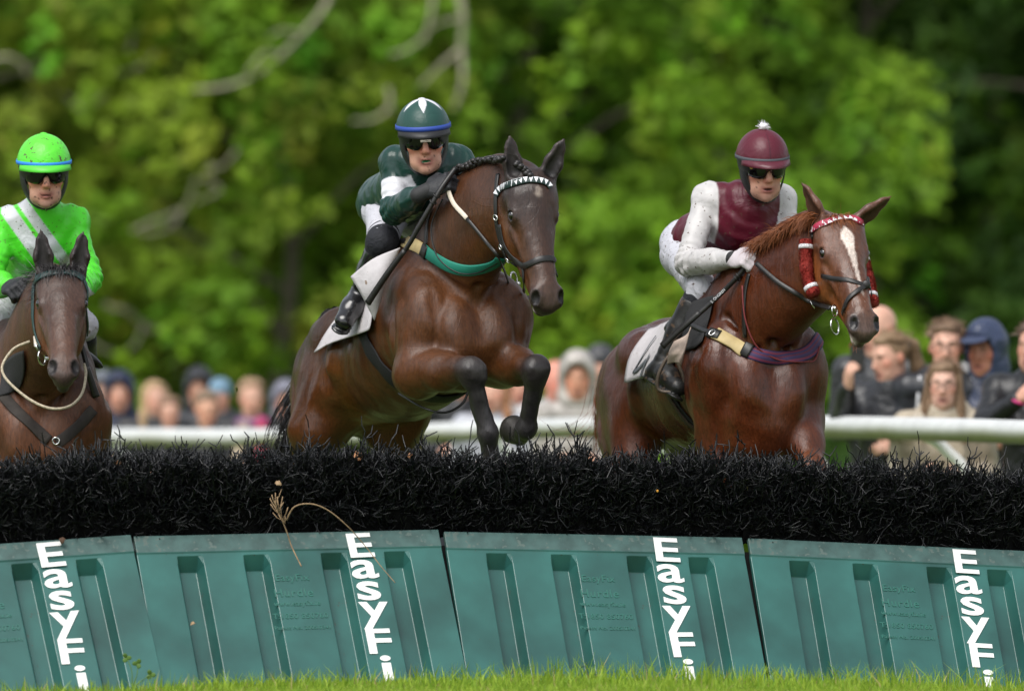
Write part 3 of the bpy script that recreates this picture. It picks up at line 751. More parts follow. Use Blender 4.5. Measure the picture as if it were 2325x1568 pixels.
def head_dir(poll, u, v, ln=0.62):
    """poll to muzzle: as long as a head is, foreshortened as seen"""
    q = P(u, v, poll.y); d = q-poll; d.y = -math.sqrt(max(ln*ln-d.length_squared, 0.0)); return d
class Horse: pass
def make_horse(label, O, a, pitch, roll, neck, poll, hx, hz, ears, legs, C, res=0.0098, head_s=1.0, mouth=0.0, tone=None, hw=1.2, hm=1.0, pec=0.024, deep=0.0):
    """O barrel centre, a heading (turn to the viewer's right), neck = control points base->poll as (point, depth, width);
    legs: name -> list of joints; C: colours."""
    h = Horse(); h.C = C
    ca, sa, cp, sp = math.cos(a), math.sin(a), math.cos(pitch), math.sin(pitch)
    F = Vector((sa*cp, -ca*cp, sp)); L = Vector((ca, sa, 0)); U = F.cross(L)
    Rm = Matrix.Rotation(roll, 3, F); L = Rm @ L; U = Rm @ U
    h.F, h.L, h.U, h.O = F, L, U, Vector(O)
    def T(x, y, z): return h.O+F*x+L*y+U*z
    h.T = T; ax = (F, L, U); S = SDF(); S_ = C['body']; D_ = C.get('dark', S_); B_ = C.get('belly', S_); K = C['points']
    # --- trunk
    S.ell(T(0.02, 0, -0.01), (0.62, 0.275, 0.312), ax, 0.05, S_)
    S.ell(T(0.30, 0, -0.02), (0.42, 0.262, 0.330), ax, 0.08, S_)
    S.ell(T(-0.40, 0, 0.05), (0.42, 0.245, 0.245), ax, 0.08, B_)
    S.cap(T(0.34, 0, 0.30), T(0.04, 0, 0.265), 0.075, 0.07, 0.16, None, D_)
    S.cap(T(0.06, 0, 0.235), T(-0.55, 0, 0.245), 0.10, 0.12, 0.10, None, D_)
    S.ell(T(-0.68, 0, 0.12), (0.33, 0.27, 0.28), ax, 0.08, S_)
    for s in (1, -1):
        S.ell(T(-0.52, s*0.165, 0.215), (0.14, 0.10, 0.11), ax, 0.08, S_)                 # hip
        S.ell(T(-0.84, s*0.155, 0.02), (0.22, 0.118, 0.28), ax, 0.10, S_)                 # buttock
        S.cap(T(-0.42, s*0.165, 0.04), T(-0.74, s*0.185, -0.14), 0.115, 0.10, 0.06, None, S_)
        S.cap(T(0.26, s*0.13, 0.26), T(0.59, s*0.19, -0.10), 0.115, 0.115, 0.06, (L, 0.72), S_)      # shoulder blade
        S.ell(T(0.46, s*0.205, -0.16), (0.17, 0.095, 0.17), ax, 0.04, S_)                 # triceps
        S.ell(T(0.60, s*0.185, -0.10), (0.09, 0.085, 0.16), ax, 0.09, S_)               # point of shoulder
        S.ell(T(0.655, s*0.092, -0.20), (0.105, 0.094, 0.16), (F, L, U), pec*0.6, S_)      # pectoral
        S.ell(T(0.58, s*0.10, -0.30), (0.12, 0.09, 0.09), ax, 0.03, S_)
    S.ell(T(0.50, 0, -0.24), (0.24, 0.15, 0.17), ax, 0.05, S_)
    if deep: S.ell(T(0.44, 0, -0.34-deep*0.3), (0.26, 0.21, 0.16+deep*0.3), ax, 0.08, S_)
    # --- neck
    npts = [Vector(p[0]) for p in neck]; C_ = cr(npts, 4); m = len(C_)
    dd = [p[1] for p in neck]; ww = [p[2] for p in neck]
    def ip(arr, t): f = t*(len(arr)-1); i = min(int(f), len(arr)-2); return lerp(arr[i], arr[i+1], f-i)
    Hx = Vector(hx).normalized(); Hz = Vector(hz); Hz = (Hz-Hx*Hz.dot(Hx)).normalized(); Hy = Hz.cross(Hx)
    h.Hx, h.Hy, h.Hz = Hx, Hy, Hz; h.poll = Vector(poll); hs = head_s
    lat = []
    for i in range(m): lat.append(L.lerp(Hy, i/(m-1)).normalized())
    for i in range(m-1):
        t0, t1 = i/(m-1), (i+1)/(m-1)
        S.cap(C_[i], C_[i+1], ip(dd, t0)/2, ip(dd, t1)/2, 0.06, (lat[i], ip(ww, t0)/ip(dd, t0)), S_ if t0 < 0.55 else C.get('neck', S_))
    h.neck = C_
    crest = []
    for i in range(m):
        t = (C_[min(i+1, m-1)]-C_[max(i-1, 0)]).normalized(); up = lat[i].cross(t).normalized()
        if up.z < 0: up = -up
        crest.append(C_[i]+up*ip(dd, i/(m-1))*0.47)
    h.crest = crest; h.lat = lat
    S.chain(crest[:-2], [0.045-0.012*i/(m-1) for i in range(m-2)], 0.06, None, D_)
    # --- head
    def hwf(x): return hw+(hm-hw)*min(max((x-0.26)/0.24, 0), 1)
    def H(x, y, z): return h.poll+(Hx*x+Hy*(y*hwf(x))+Hz*z)*hs
    h.H = H; hx_ = (Hx, Hy, Hz); f_ = C['face']; mz = C['muzzle']; ck = C.get('cheek', f_)
    def E(c, r, k, col): S.ell(H(*c), (r[0]*hs, r[1]*hs*hwf(c[0]), r[2]*hs), hx_, k, col)
    E((0.105, 0, -0.090), (0.095, 0.078, 0.080), 0.05, f_)
    E((0.150, 0, -0.066), (0.150, 0.086, 0.052), 0.035, f_)
    S.cap(H(0.20, 0, -0.066), H(0.51, 0, -0.054), 0.060*hs, 0.038*hs, 0.03, (Hy, 1.12), f_)
    S.cap(H(0.24, 0, -0.115), H(0.52, 0, -0.085), 0.078*hs, 0.046*hs, 0.04, (Hy, 1.08), ck)
    for s in (1, -1):
        E((0.188, s*0.076, -0.074), (0.040, 0.022, 0.030), 0.022, f_)           # orbit
        S.cap(H(0.158, s*0.076, -0.052), H(0.212, s*0.076, -0.050), 0.011*hs, 0.010*hs, 0.012, None, f_)        # brow
        E((0.105, s*0.064, -0.085), (0.05, 0.026, 0.05), 0.03, f_)              # temple
        E((0.215, s*0.056, -0.205), (0.130, 0.034, 0.105), 0.03, ck)            # jowl
        S.cap(H(0.28, s*0.036, -0.215), H(0.505, s*0.024, -0.140), 0.034*hs, 0.024*hs, 0.03, None, ck)
        S.cap(H(0.240, s*0.078, -0.112), H(0.40, s*0.054, -0.100), 0.014*hs, 0.009*hs, 0.014, None, f_)   # facial crest
        S.cap(H(0.300, s*0.040, -0.040), H(0.46, s*0.030, -0.040), 0.014*hs, 0.010*hs, 0.014, None, f_)   # edge of the nasal bone
        S.ell(H(0.190, s*0.0885, -0.068), (0.022*hs, 0.014*hs, 0.016*hs), hx_, 0.006, C.get('eyelid', (0.012, 0.009, 0.008)), sub=True)
    E((0.555, 0, -0.083), (0.072, 0.055, 0.062), 0.035, C.get('nose', f_))
    for s in (1, -1):
        S.ell(H(0.572, s*0.046, -0.057), (0.046*hs, 0.030*hs, 0.038*hs), ((Hx+Hz*0.25), Hy, Hz), 0.015, mz)
    E((0.610, 0, -0.080), (0.032, 0.040, 0.040), 0.020, mz)
    E((0.600, 0, -0.105), (0.035, 0.046, 0.032), 0.018, mz)
    E((0.585+mouth*0.2, 0, -0.150-mouth), (0.042, 0.034, 0.022), 0.012, mz)
    E((0.540, 0, -0.155-mouth*0.6), (0.036, 0.030, 0.026), 0.020, mz)
    for s in (1, -1):
        S.ell(H(0.584, s*0.060, -0.034), (0.030*hs, 0.021*hs, 0.024*hs), ((Hx+Hz*0.35), (Hy-Hx*s*0.10), Hz), 0.008, (0.006, 0.004, 0.004), sub=True)
        S.cap(H(0.56, s*0.052, -0.126-mouth*.3), H(0.625, s*0.018, -0.124-mouth*.3), 0.005*hs, 0.004*hs, 0.006, None, (0.015, 0.010, 0.010), sub=True)
    # --- ears: (direction, way the cup faces)
    for s, (ed, ef) in zip((1, -1), ears):
        ed = Vector(ed).normalized(); ef = Vector(ef); ef = (ef-ed*ef.dot(ed)).normalized(); ew = ed.cross(ef)
        b = H(0.042, s*0.060, -0.055); ec = C.get('ear', f_)
        S.cap(H(0.08, s*0.05, -0.075), b+ed*0.03, 0.038, 0.032, 0.03, None, ec)
        S.cap(b+ed*0.02, b+ed*0.085, 0.033, 0.043, 0.02, (ef, 0.62), ec)
        S.cap(b+ed*0.085, b+ed*0.155, 0.043, 0.026, 0.012, (ef, 0.52), ec)
        S.cap(b+ed*0.155, b+ed*0.205+ef*0.006, 0.024, 0.005, 0.012, (ef, 0.6), ec)
        S.cap(b+ed*0.052+ef*0.026, b+ed*0.175+ef*0.014, 0.034, 0.010, 0.003, (ef, 0.75), C.get('ear_in', (0.02, 0.013, 0.010)), sub=True)
    # --- legs
    for nm, J in legs.items():
        J = [Vector(p) for p in J]; sd = -L if nm.endswith('r') else L
        if nm.startswith('f'):
            el, kn, fe, pa, ho = J[:5]; fx = (kn-el).normalized(); cx = (fe-kn).normalized()
            S.cap(T(0.56, (0.19 if nm == 'fl' else -0.19), -0.12), el, 0.115, 0.098, 0.05, None, S_)
            S.cap(el, vl(el, kn, 0.45), 0.110, 0.084, 0.045, None, S_); S.cap(vl(el, kn, 0.42), vl(el, kn, 0.94), 0.080, 0.050, 0.04, None, S_)
            bulge = (fx.cross(L)).normalized(); bulge = bulge if bulge.z > 0 else -bulge
            S.cap(vl(el, kn, 0.08)+bulge*0.030, vl(el, kn, 0.55)+bulge*0.022, 0.062, 0.040, 0.025, None, S_)
            S.cap(vl(el, kn, 0.04)-bulge*0.045, vl(el, kn, 0.5)-bulge*0.03, 0.058, 0.036, 0.025, None, C.get('belly', S_))
            S.cap(vl(el, kn, 0.30)+sd*0.035, vl(el, kn, 0.85)+sd*0.016, 0.030, 0.022, 0.016, None, S_)
            S.ell(kn, (0.064, 0.060, 0.062), None, 0.02, K); S.ell(kn+cx*0.040-fx*0.012, (0.052, 0.052, 0.058), None, 0.02, K)
            S.ell(kn+fx*0.026+sd*0.026, (0.032,)*3, None, 0.008, K); S.ell(kn+fx*0.026-sd*0.026, (0.032,)*3, None, 0.008, K); S.ell(kn+fx*0.030+cx*0.035+sd*0.020, (0.026,)*3, None, 0.008, K); S.ell(kn+fx*0.030+cx*0.035-sd*0.020, (0.026,)*3, None, 0.008, K); S.ell(kn-fx*0.035+cx*0.02, (0.034, 0.03, 0.036), None, 0.012, K)
            S.cap(kn+cx*0.03, vl(kn, fe, 0.45), 0.046, 0.036, 0.025, None, K); S.cap(vl(kn, fe, 0.4), vl(kn, fe, 0.92), 0.036, 0.038, 0.02, None, K)
            bk = (fx*-1+cx*(fx.dot(cx))).normalized() if abs(fx.dot(cx)) < 0.98 else bulge*-1
            S.cap(vl(kn, fe, 0.18)+bk*0.030, vl(kn, fe, 0.92)+bk*0.030, 0.022, 0.024, 0.008, None, K)      # tendons
            S.ell(fe, (0.049, 0.048, 0.050), None, 0.02, K); S.ell(fe+bk*0.026, (0.034,)*3, None, 0.012, K)
        else:
            st, hk, fe, pa, ho = J[:5]; fx = (hk-st).normalized(); cx = (fe-hk).normalized(); y = 0.15 if nm == 'hl' else -0.15
            y = y*1.13; S.cap(T(-0.66, y, 0.04), st+F*-0.08, 0.135, 0.098, 0.07, None, S_)
            S.cap(T(-0.84, y, -0.06), vl(st, hk, 0.45), 0.115, 0.085, 0.05, None, S_)
            S.cap(st+F*-0.09, vl(st, hk, 0.6), 0.090, 0.095, 0.07, None, S_); S.cap(vl(st, hk, 0.45), hk, 0.078, 0.045, 0.04, None, S_)
            S.ell(hk, (0.055, 0.05, 0.06), None, 0.03, K); S.cap(hk-cx*0.03-fx*0.0, fe, 0.042, 0.032, 0.03, None, K); S.ell(fe, 0.044, None, 0.02, K)
        S.cap(fe, pa, 0.040, 0.038, 0.02, None, K)
        hd = (ho-pa).normalized(); S.cap(pa+hd*0.005, pa+hd*0.060, 0.044, 0.064, 0.006, None, C.get('hoof', (0.03, 0.026, 0.022)))
        S.ell(pa+hd*0.118, (0.075, 0.075, 0.038), (hd.orthogonal(), hd.cross(hd.orthogonal()), hd), 0.006, (0.05, 0.05, 0.03), sub=True)
    # --- grooves between the muscles
    def G(a, b, r, k=0.03): S.cap(T(*a), T(*b), r, r, k, None, None, sub=True)
    G((0.775, 0, -0.04), (0.755, 0, -0.34), 0.020, 0.025)
    for s in (1, -1):
        G((0.735, s*0.205, -0.02), (0.715, s*0.185, -0.30), 0.014); G((0.50, s*0.315, 0.03), (0.40, s*0.315, -0.28), 0.016, 0.04); G((0.30, s*0.295, 0.20), (0.62, s*0.305, -0.05), 0.012, 0.04)
        G((-0.46, s*0.285, 0.12), (-0.47, s*0.275, -0.20), 0.022, 0.05); G((-0.84, s*0.300, 0.12), (-0.80, s*0.300, -0.30), 0.014, 0.04); G((0.66, s*0.16, 0.10), (0.74, s*0.06, -0.06), 0.014, 0.03)
    # --- dock
    S.cap(T(-0.95, 0, 0.20), T(-1.03, 0, 0.16), 0.055, 0.045, 0.06, None, D_)
    hp = np.array(h.poll); Uf = np.array(U); Ff = np.array(F)
    def skin_relief(p):
        """muscle fibres, skin folds and veins over the trunk and limbs; the head stays smooth"""
        q = p.copy(); g = np.clip((np.linalg.norm(p-hp, axis=1)-0.55)/0.25, 0.12, 1).astype(np.float32)
        sx = (p @ Ff.astype(np.float32)); st = np.stack([p[:, 0]*1.0, p[:, 1]*1.0, p[:, 2]*0.45], 1)+0.03*wob(p, 41, 9)[:, None]
        v = np.abs(wob(p+0.05*wob(p, 43, 14)[:, None], 42, 13)); vein = np.exp(-(v/0.035)**2)*np.clip(wob(p, 47, 5)+0.2, 0, 1)
        return -(g*(0.0055*wob(st, 44, 24)+0.0034*wob(st, 45, 55)+0.0040*vein)).astype(np.float32)
    me, V, cols = S.mesh("body", res, C['body'], disp=skin_relief, smooth=1, soft=0.016)
    if tone is not None:
        cols = tone(h, V, cols); me.color_attributes["Col"].data.foreach_set("color", np.concatenate([cols, np.ones((len(cols), 1))], 1).astype(np.float32).ravel())
    low = V[:, 2].min()
    e = thing("horse", label, "horse", (h.O.x, h.O.y, low)); h.e = e
    for nm, J in legs.items():
        pa, ho = Vector(J[3]), Vector(J[4]); hd = (ho-pa).normalized(); mb = MB(); mb.torus(pa+hd*0.082, hd, 0.052, 0.007, 20, 6); mb.build("horseshoe", m_steel, e)
    h.body = link("body", me, C['mat'], e); h.bvh = bvh_of(me); h.me = me
    for s in (1, -1):
        mb = MB(); mb.ball(H(0.190, s*0.0800, -0.068), 0.0205*hs, 14, 10); mb.build("eye", m_eye, e)
    return h

def front(h, u, v, y, gap=0.03):
    """the point seen at (u, v), at depth y or as far forward as clears the horse"""
    C0 = Vector((0, CAM_Y, CAM_Z)); q, n, i, d = h.bvh.ray_cast(C0, (P(u, v, 1.0)-C0).normalized())
    return P(u, v, y if q is None else min(y, q.y-gap))
def hair(name, roots, dirs, length, n, mt, parent, seed, w=0.0035, curl=0.25, grav=0.5, spread=0.02, segs=5, jit=0.3):
    """strands as thin tapering triangular ribbons; roots/dirs are sampled along polylines"""
    r = np.random.RandomState(seed); V = []; F = []; m = len(roots)
    for i in range(n):
        f = r.uniform(0, m-1.001); k = int(f); t = f-k
        p = np.array(Vector(roots[k]).lerp(Vector(roots[k+1]), t))+r.normal(0, spread, 3); d = np.array(Vector(dirs[k]).lerp(Vector(dirs[k+1]), t))+r.normal(0, jit, 3)
        d /= np.linalg.norm(d); Ln = length*r.uniform(0.55, 1.25); cu = r.normal(0, curl, 3); b = len(V); side = np.cross(d, r.normal(size=3)); side /= np.linalg.norm(side)
        for s in range(segs+1):
            ww = w*(1-0.85*s/segs); V.append(p-side*ww); V.append(p+side*ww)
            d = d+cu*0.35+np.array([0, 0, -grav*0.25]); d /= np.linalg.norm(d); p = p+d*Ln/segs
        for s in range(segs): F.append((b+2*s, b+2*s+1, b+2*s+3, b+2*s+2))
    me = np_mesh(name, np.array(V), quads=np.array(F)); return link(name, me, mt, parent)

# --------------------------- the leaping bay in the middle
BODY1 = (0.078, 0.026, 0.0070)
coat1 = coat_mat("bay_coat", rough=0.38)
C1 = dict(body=BODY1, dark=(0.026, 0.012, 0.007), belly=(0.155, 0.060, 0.009), points=(0.026, 0.0235, 0.024), face=(0.036, 0.019, 0.013), cheek=(0.115, 0.038, 0.010), neck=(0.046, 0.018, 0.008),
          muzzle=(0.030, 0.022, 0.021), nose=(0.075, 0.038, 0.024), ear=(0.030, 0.018, 0.014), ear_in=(0.012, 0.008, 0.007), mat=coat1)
a1 = R(22); O1 = P(945, 772, 1.30)
def frame(O, a, p):
    F = Vector((math.sin(a)*math.cos(p), -math.cos(a)*math.cos(p), math.sin(p))); L = Vector((math.cos(a), math.sin(a), 0)); return F, L, F.cross(L)
def TT(O, a, p):
    F, L, U = frame(O, a, p); return lambda x, y, z: Vector(O)+F*x+L*y+U*z
p1 = R(20); T1 = TT(O1, a1, p1)
poll1 = P(1209, 382, 0.22)
neck1 = [(T1(0.36, 0, 0.06), 0.56, 0.34), (T1(0.60, 0, 0.19), 0.46, 0.27), (vl(T1(0.60, 0, 0.19), poll1+Vector((-0.03, 0.08, -0.12)), 0.55)+Vector((0.0, -0.02, 0.05)), 0.37, 0.21), (poll1+Vector((-0.03, 0.15, -0.155)), 0.25, 0.165), (poll1+Vector((0.01, 0.085, -0.13)), 0.15, 0.13)]
hx1 = head_dir(poll1, 1254, 690)
def dorsal(h, V, c, top, k=1.0):
    """bay colouring: nearly black along the topline, golden low on the barrel"""
    q = V-np.array(h.O); z = q @ np.array(h.U); x = q @ np.array(h.F); f = np.clip((z+0.04+0.05*wob(V.astype(np.float32), 21, 9))/0.30, 0, 1)*k
    f = f*np.where(np.linalg.norm(V-np.array(h.poll), axis=1) < 0.75, 0.35, 1.0); f = f[:, None]
    return c*(1-f)+c*np.array(top)*f
def tone1(h, V, c):
    c = dorsal(h, V, c, (0.42, 0.45, 0.62))
    # star on the forehead, tan above the muzzle
    q = V-np.array(h.H(0.115, 0.005, -0.01)); l = np.stack([q @ np.array(h.Hx), q @ np.array(h.Hy), q @ np.array(h.Hz)], 1)
    f = np.clip(1.6-np.sqrt((l[:, 0]/0.022)**2+(l[:, 1]/0.012)**2+(l[:, 2]/0.04)**2)+0.3*wob(V.astype(np.float32), 5, 160), 0, 1)[:, None]
    c = c*(1-f)+np.array([0.30, 0.24, 0.20])*f
    q = V-np.array(h.H(0.575, -0.035, -0.145)); l = np.stack([q @ np.array(h.Hx), q @ np.array(h.Hy), q @ np.array(h.Hz)], 1)
    f = np.clip(1.5-np.sqrt((l[:, 0]/0.03)**2+(l[:, 1]/0.018)**2+(l[:, 2]/0.03)**2)+0.3*wob(V.astype(np.float32), 6, 120), 0, 1)[:, None]
    return c*(1-f)+np.array([0.32, 0.28, 0.26])*f
elr, ell_ = T1(0.52, -0.21, -0.33), T1(0.52, 0.20, -0.30)
legs1 = dict(
    fr=[P(948, 848, elr.y), P(1068, 838, elr.y-0.36), P(1106, 985, elr.y-0.30), P(1112, 1035, elr.y-0.26), P(1116, 1070, elr.y-0.22)],
    fl=[P(1135, 825, ell_.y), P(1216, 836, ell_.y-0.38), P(1196, 972, ell_.y-0.25), P(1182, 990, ell_.y-0.13), P(1160, 968, ell_.y-0.075)],
    hr=[P(722, 965, T1(-.6, -.2, -.3).y+0.05), P(695, 1110, T1(-.8, -.2, -.3).y+0.22), P(735, 1240, T1(-.8, -.2, -.3).y+0.10), P(745, 1300, T1(-.8, -.2, -.3).y+0.03), P(748, 1340, T1(-.8, -.2, -.3).y)],
    hl=[P(905, 965, T1(-.6, .2, -.3).y+0.05), P(915, 1110, T1(-.8, .2, -.3).y+0.22), P(905, 1240, T1(-.8, .2, -.3).y+0.10), P(903, 1300, T1(-.8, .2, -.3).y+0.03), P(903, 1340, T1(-.8, .2, -.3).y)])
horse1 = make_horse("bay horse leaping over the hurdle with both forelegs tucked, plaited mane", O1, a1, p1, R(0), neck1, poll1, hx1, Vector((0.36, -1, 0.30)),
    [((0.42, 0.05, 1), (0.35, -1, 0.1)), ((-0.10, 0.0, 1), (0.10, -1, 0.0))], legs1, C1, tone=tone1, hm=1.08)

# --------------------------- the chestnut on the right
coat2 = coat_mat("chestnut_coat", rough=0.33, speck=((0.02, 0.012, 0.008), 95.0, 0.735))
BODY2 = (0.072, 0.018, 0.0058)
C2 = dict(body=BODY2, dark=(0.085, 0.025, 0.010), belly=(0.115, 0.034, 0.007), points=(0.12, 0.035, 0.010), face=(0.105, 0.040, 0.021), cheek=(0.155, 0.048, 0.011), neck=(0.115, 0.030, 0.007),
          muzzle=(0.070, 0.048, 0.042), nose=(0.110, 0.058, 0.038), ear=(0.11, 0.046, 0.026), ear_in=(0.05, 0.02, 0.012), mat=coat2)
a2, p2 = R(17.5), R(13); O2 = P(1626, 850, 1.35); T2 = TT(O2, a2, p2)
poll2 = P(1908, 474, 0.36)
neck2 = [(T2(0.36, 0, 0.04), 0.58, 0.34), (T2(0.60, 0, 0.16), 0.48, 0.28), (vl(T2(0.60, 0, 0.16), poll2, 0.55)+Vector((0.03, 0.02, -0.05)), 0.37, 0.22), (poll2+Vector((-0.045, 0.15, -0.21)), 0.26, 0.17), (poll2+Vector((0.0, 0.095, -0.145)), 0.15, 0.13)]
hx2 = head_dir(poll2, 1966, 733, 0.60)
def tone3(h, V, c): return dorsal(h, V, c, (0.55, 0.6, 0.75))
def tone2(h, V, c):
    c = dorsal(h, V, c, (0.72, 0.72, 0.8))
    q = V-np.array(h.poll); x, y, z = q @ np.array(h.Hx), q @ np.array(h.Hy), q @ np.array(h.Hz)
    n = 0.004*wob(V.astype(np.float32), 8, 90)
    wd = np.interp(x, [0.085, 0.11, 0.15, 0.19, 0.26, 0.36, 0.44, 0.50], [0.0, 0.022, 0.034, 0.024, 0.015, 0.010, 0.007, 0.0]); ce = np.interp(x, [0.1, 0.2, 0.5], [-0.004, 0.004, 0.010])
    f = np.clip((wd-np.abs(y-ce)+n)/0.006, 0, 1)*(z > -0.075)*(x > 0.08)*(x < 0.5)
    g = np.clip(1.5-np.sqrt(((x-0.60)/0.035)**2+((y+0.038)/0.020)**2+((z+0.125)/0.03)**2)+40*n, 0, 1)
    f = np.maximum(f, g)[:, None]
    return c*(1-f)+np.array([0.62, 0.52, 0.46])*f
def leg_down(el, lean=0.0, yv=0.0):
    e = Vector(el); return [e, e+Vector((lean*0.4, -0.10, -0.40)), e+Vector((lean*0.55, 0.02, -0.66)), e+Vector((lean*0.6, 0.06, -0.74)), e+Vector((lean*0.6, 0.0, -0.80))]
e2r, e2l = T2(0.46, -0.20, -0.36), T2(0.50, 0.21, -0.34)
legs2 = dict(fr=[e2r+Vector((0.04, 0.05, -0.03)), e2r+Vector((0.06, -0.08, -0.40)), e2r+Vector((0.06, 0.12, -0.58)), e2r+Vector((0.06, 0.20, -0.55)), e2r+Vector((0.06, 0.24, -0.50))],
    fl=[P(1815, 960, e2l.y-0.03), P(1845, 1060, e2l.y-0.25), P(1838, 1200, e2l.y-0.20), P(1836, 1245, e2l.y-0.12), P(1836, 1275, e2l.y-0.08)],
    hr=[T2(-0.52, -0.22, -0.34), T2(-0.82, -0.19, -0.62), T2(-0.66, -0.17, -0.93), T2(-0.60, -0.17, -1.0), T2(-0.58, -0.17, -1.06)],
    hl=[T2(-0.52, 0.22, -0.34), T2(-0.82, 0.19, -0.62), T2(-0.66, 0.17, -0.93), T2(-0.60, 0.17, -1.0), T2(-0.58, 0.17, -1.06)])
horse2 = make_horse("chestnut horse with white blaze and red sheepskin cheekpieces rising behind the hurdle", O2, a2, p2, R(0), neck2, poll2, hx2, Vector((0.36, -1, 0.26)),
    [((0.80, 0.10, 0.62), (0.5, -0.6, -0.6)), ((-0.42, 0.05, 0.85), (-0.7, -0.5, -0.3))], legs2, C2, tone=tone2, hm=1.0, pec=0.05, deep=0.12)

# --------------------------- the bay on the left
coat3 = coat_mat("dark_bay_coat", rough=0.45, speck=((0.16, 0.12, 0.09), 130.0, 0.76))
C3 = dict(body=(0.085, 0.030, 0.011), dark=(0.040, 0.018, 0.010), belly=(0.12, 0.045, 0.012), points=(0.015, 0.013, 0.012), face=(0.070, 0.036, 0.024), cheek=(0.135, 0.043, 0.011), neck=(0.075, 0.025, 0.008),
          muzzle=(0.034, 0.026, 0.024), nose=(0.105, 0.050, 0.030), ear=(0.030, 0.016, 0.012), ear_in=(0.010, 0.006, 0.005), mat=coat3)
a3, p3 = R(5), R(6); O3 = P(82, 925, 1.65); T3 = TT(O3, a3, p3)
poll3 = P(140, 592, 0.45)
neck3 = [(T3(0.38, 0, 0.05), 0.56, 0.35), (T3(0.62, 0, 0.18), 0.46, 0.27), (vl(T3(0.62, 0, 0.18), poll3, 0.55)+Vector((0, -0.02, -0.06)), 0.35, 0.21), (poll3+Vector((-0.01, 0.17, -0.27)), 0.25, 0.165), (poll3+Vector((0.0, 0.10, -0.185)), 0.14, 0.12)]
hx3 = head_dir(poll3, 157, 830, 0.60)
e3r, e3l = T3(0.50, -0.20, -0.36), T3(0.50, 0.20, -0.36)
legs3 = dict(fr=[e3r, e3r+Vector((0, -0.36, -0.16)), e3r+Vector((0, -0.26, -0.42)), e3r+Vector((0, -0.16, -0.46)), e3r+Vector((0, -0.12, -0.42))],
    fl=[e3l, e3l+Vector((0, -0.36, -0.18)), e3l+Vector((0, -0.24, -0.43)), e3l+Vector((0, -0.14, -0.46)), e3l+Vector((0, -0.10, -0.42))],
    hr=[T3(-0.52, -0.22, -0.34), T3(-0.82, -0.19, -0.55), T3(-0.66, -0.17, -0.84), T3(-0.60, -0.17, -0.91), T3(-0.58, -0.17, -0.96)],
    hl=[T3(-0.52, 0.22, -0.34), T3(-0.82, 0.19, -0.55), T3(-0.66, 0.17, -0.84), T3(-0.60, 0.17, -0.91), T3(-0.58, 0.17, -0.96)])
horse3 = make_horse("dark bay horse with green browband facing the viewer at the left edge", O3, a3, p3, R(0), neck3, poll3, hx3, Vector((0.10, -1, 0.25)),
    [((0.12, 0.05, 1), (0.15, -1, 0.05)), ((-0.10, 0.05, 1), (0.05, -1, 0.05))], legs3, C3, tone=tone3, hm=0.90, hw=1.17, pec=0.05)
# ================================================================== RIDERS
m_skin = mat("skin", rough=0.48, attr="Col", noise=0.18, nscale=26, bump=0.3, bscale=110, bdist=0.002, spec=0.35)
m_blackpad = mat("helmet_black", (0.010, 0.010, 0.011), 0.5, bump=0.2, bscale=150)
m_lens = mat("goggle_lens", (0.004, 0.004, 0.005), 0.10, spec=0.45)
m_boot = mat("boot_leather", (0.010, 0.010, 0.011), 0.22, bump=0.15, bscale=60, spec=0.6, coat=0.3)
m_boot_dirty = mat("muddy_boot_leather", (0.014, 0.014, 0.013), 0.42, bump=0.25, bscale=70, speck=((0.07, 0.045, 0.028), 22.0, 0.60))
m_knee = mat("knee_sock", (0.010, 0.011, 0.016), 0.8, wrinkle=0.4, wscale=30)
SKIN = (0.56, 0.30, 0.215)
def ortho(fwd, up):
    f = Vector(fwd).normalized(); u = Vector(up); u = (u-f*u.dot(f)).normalized(); r = f.cross(u); return r, f, u      # right (of the wearer), forward, up

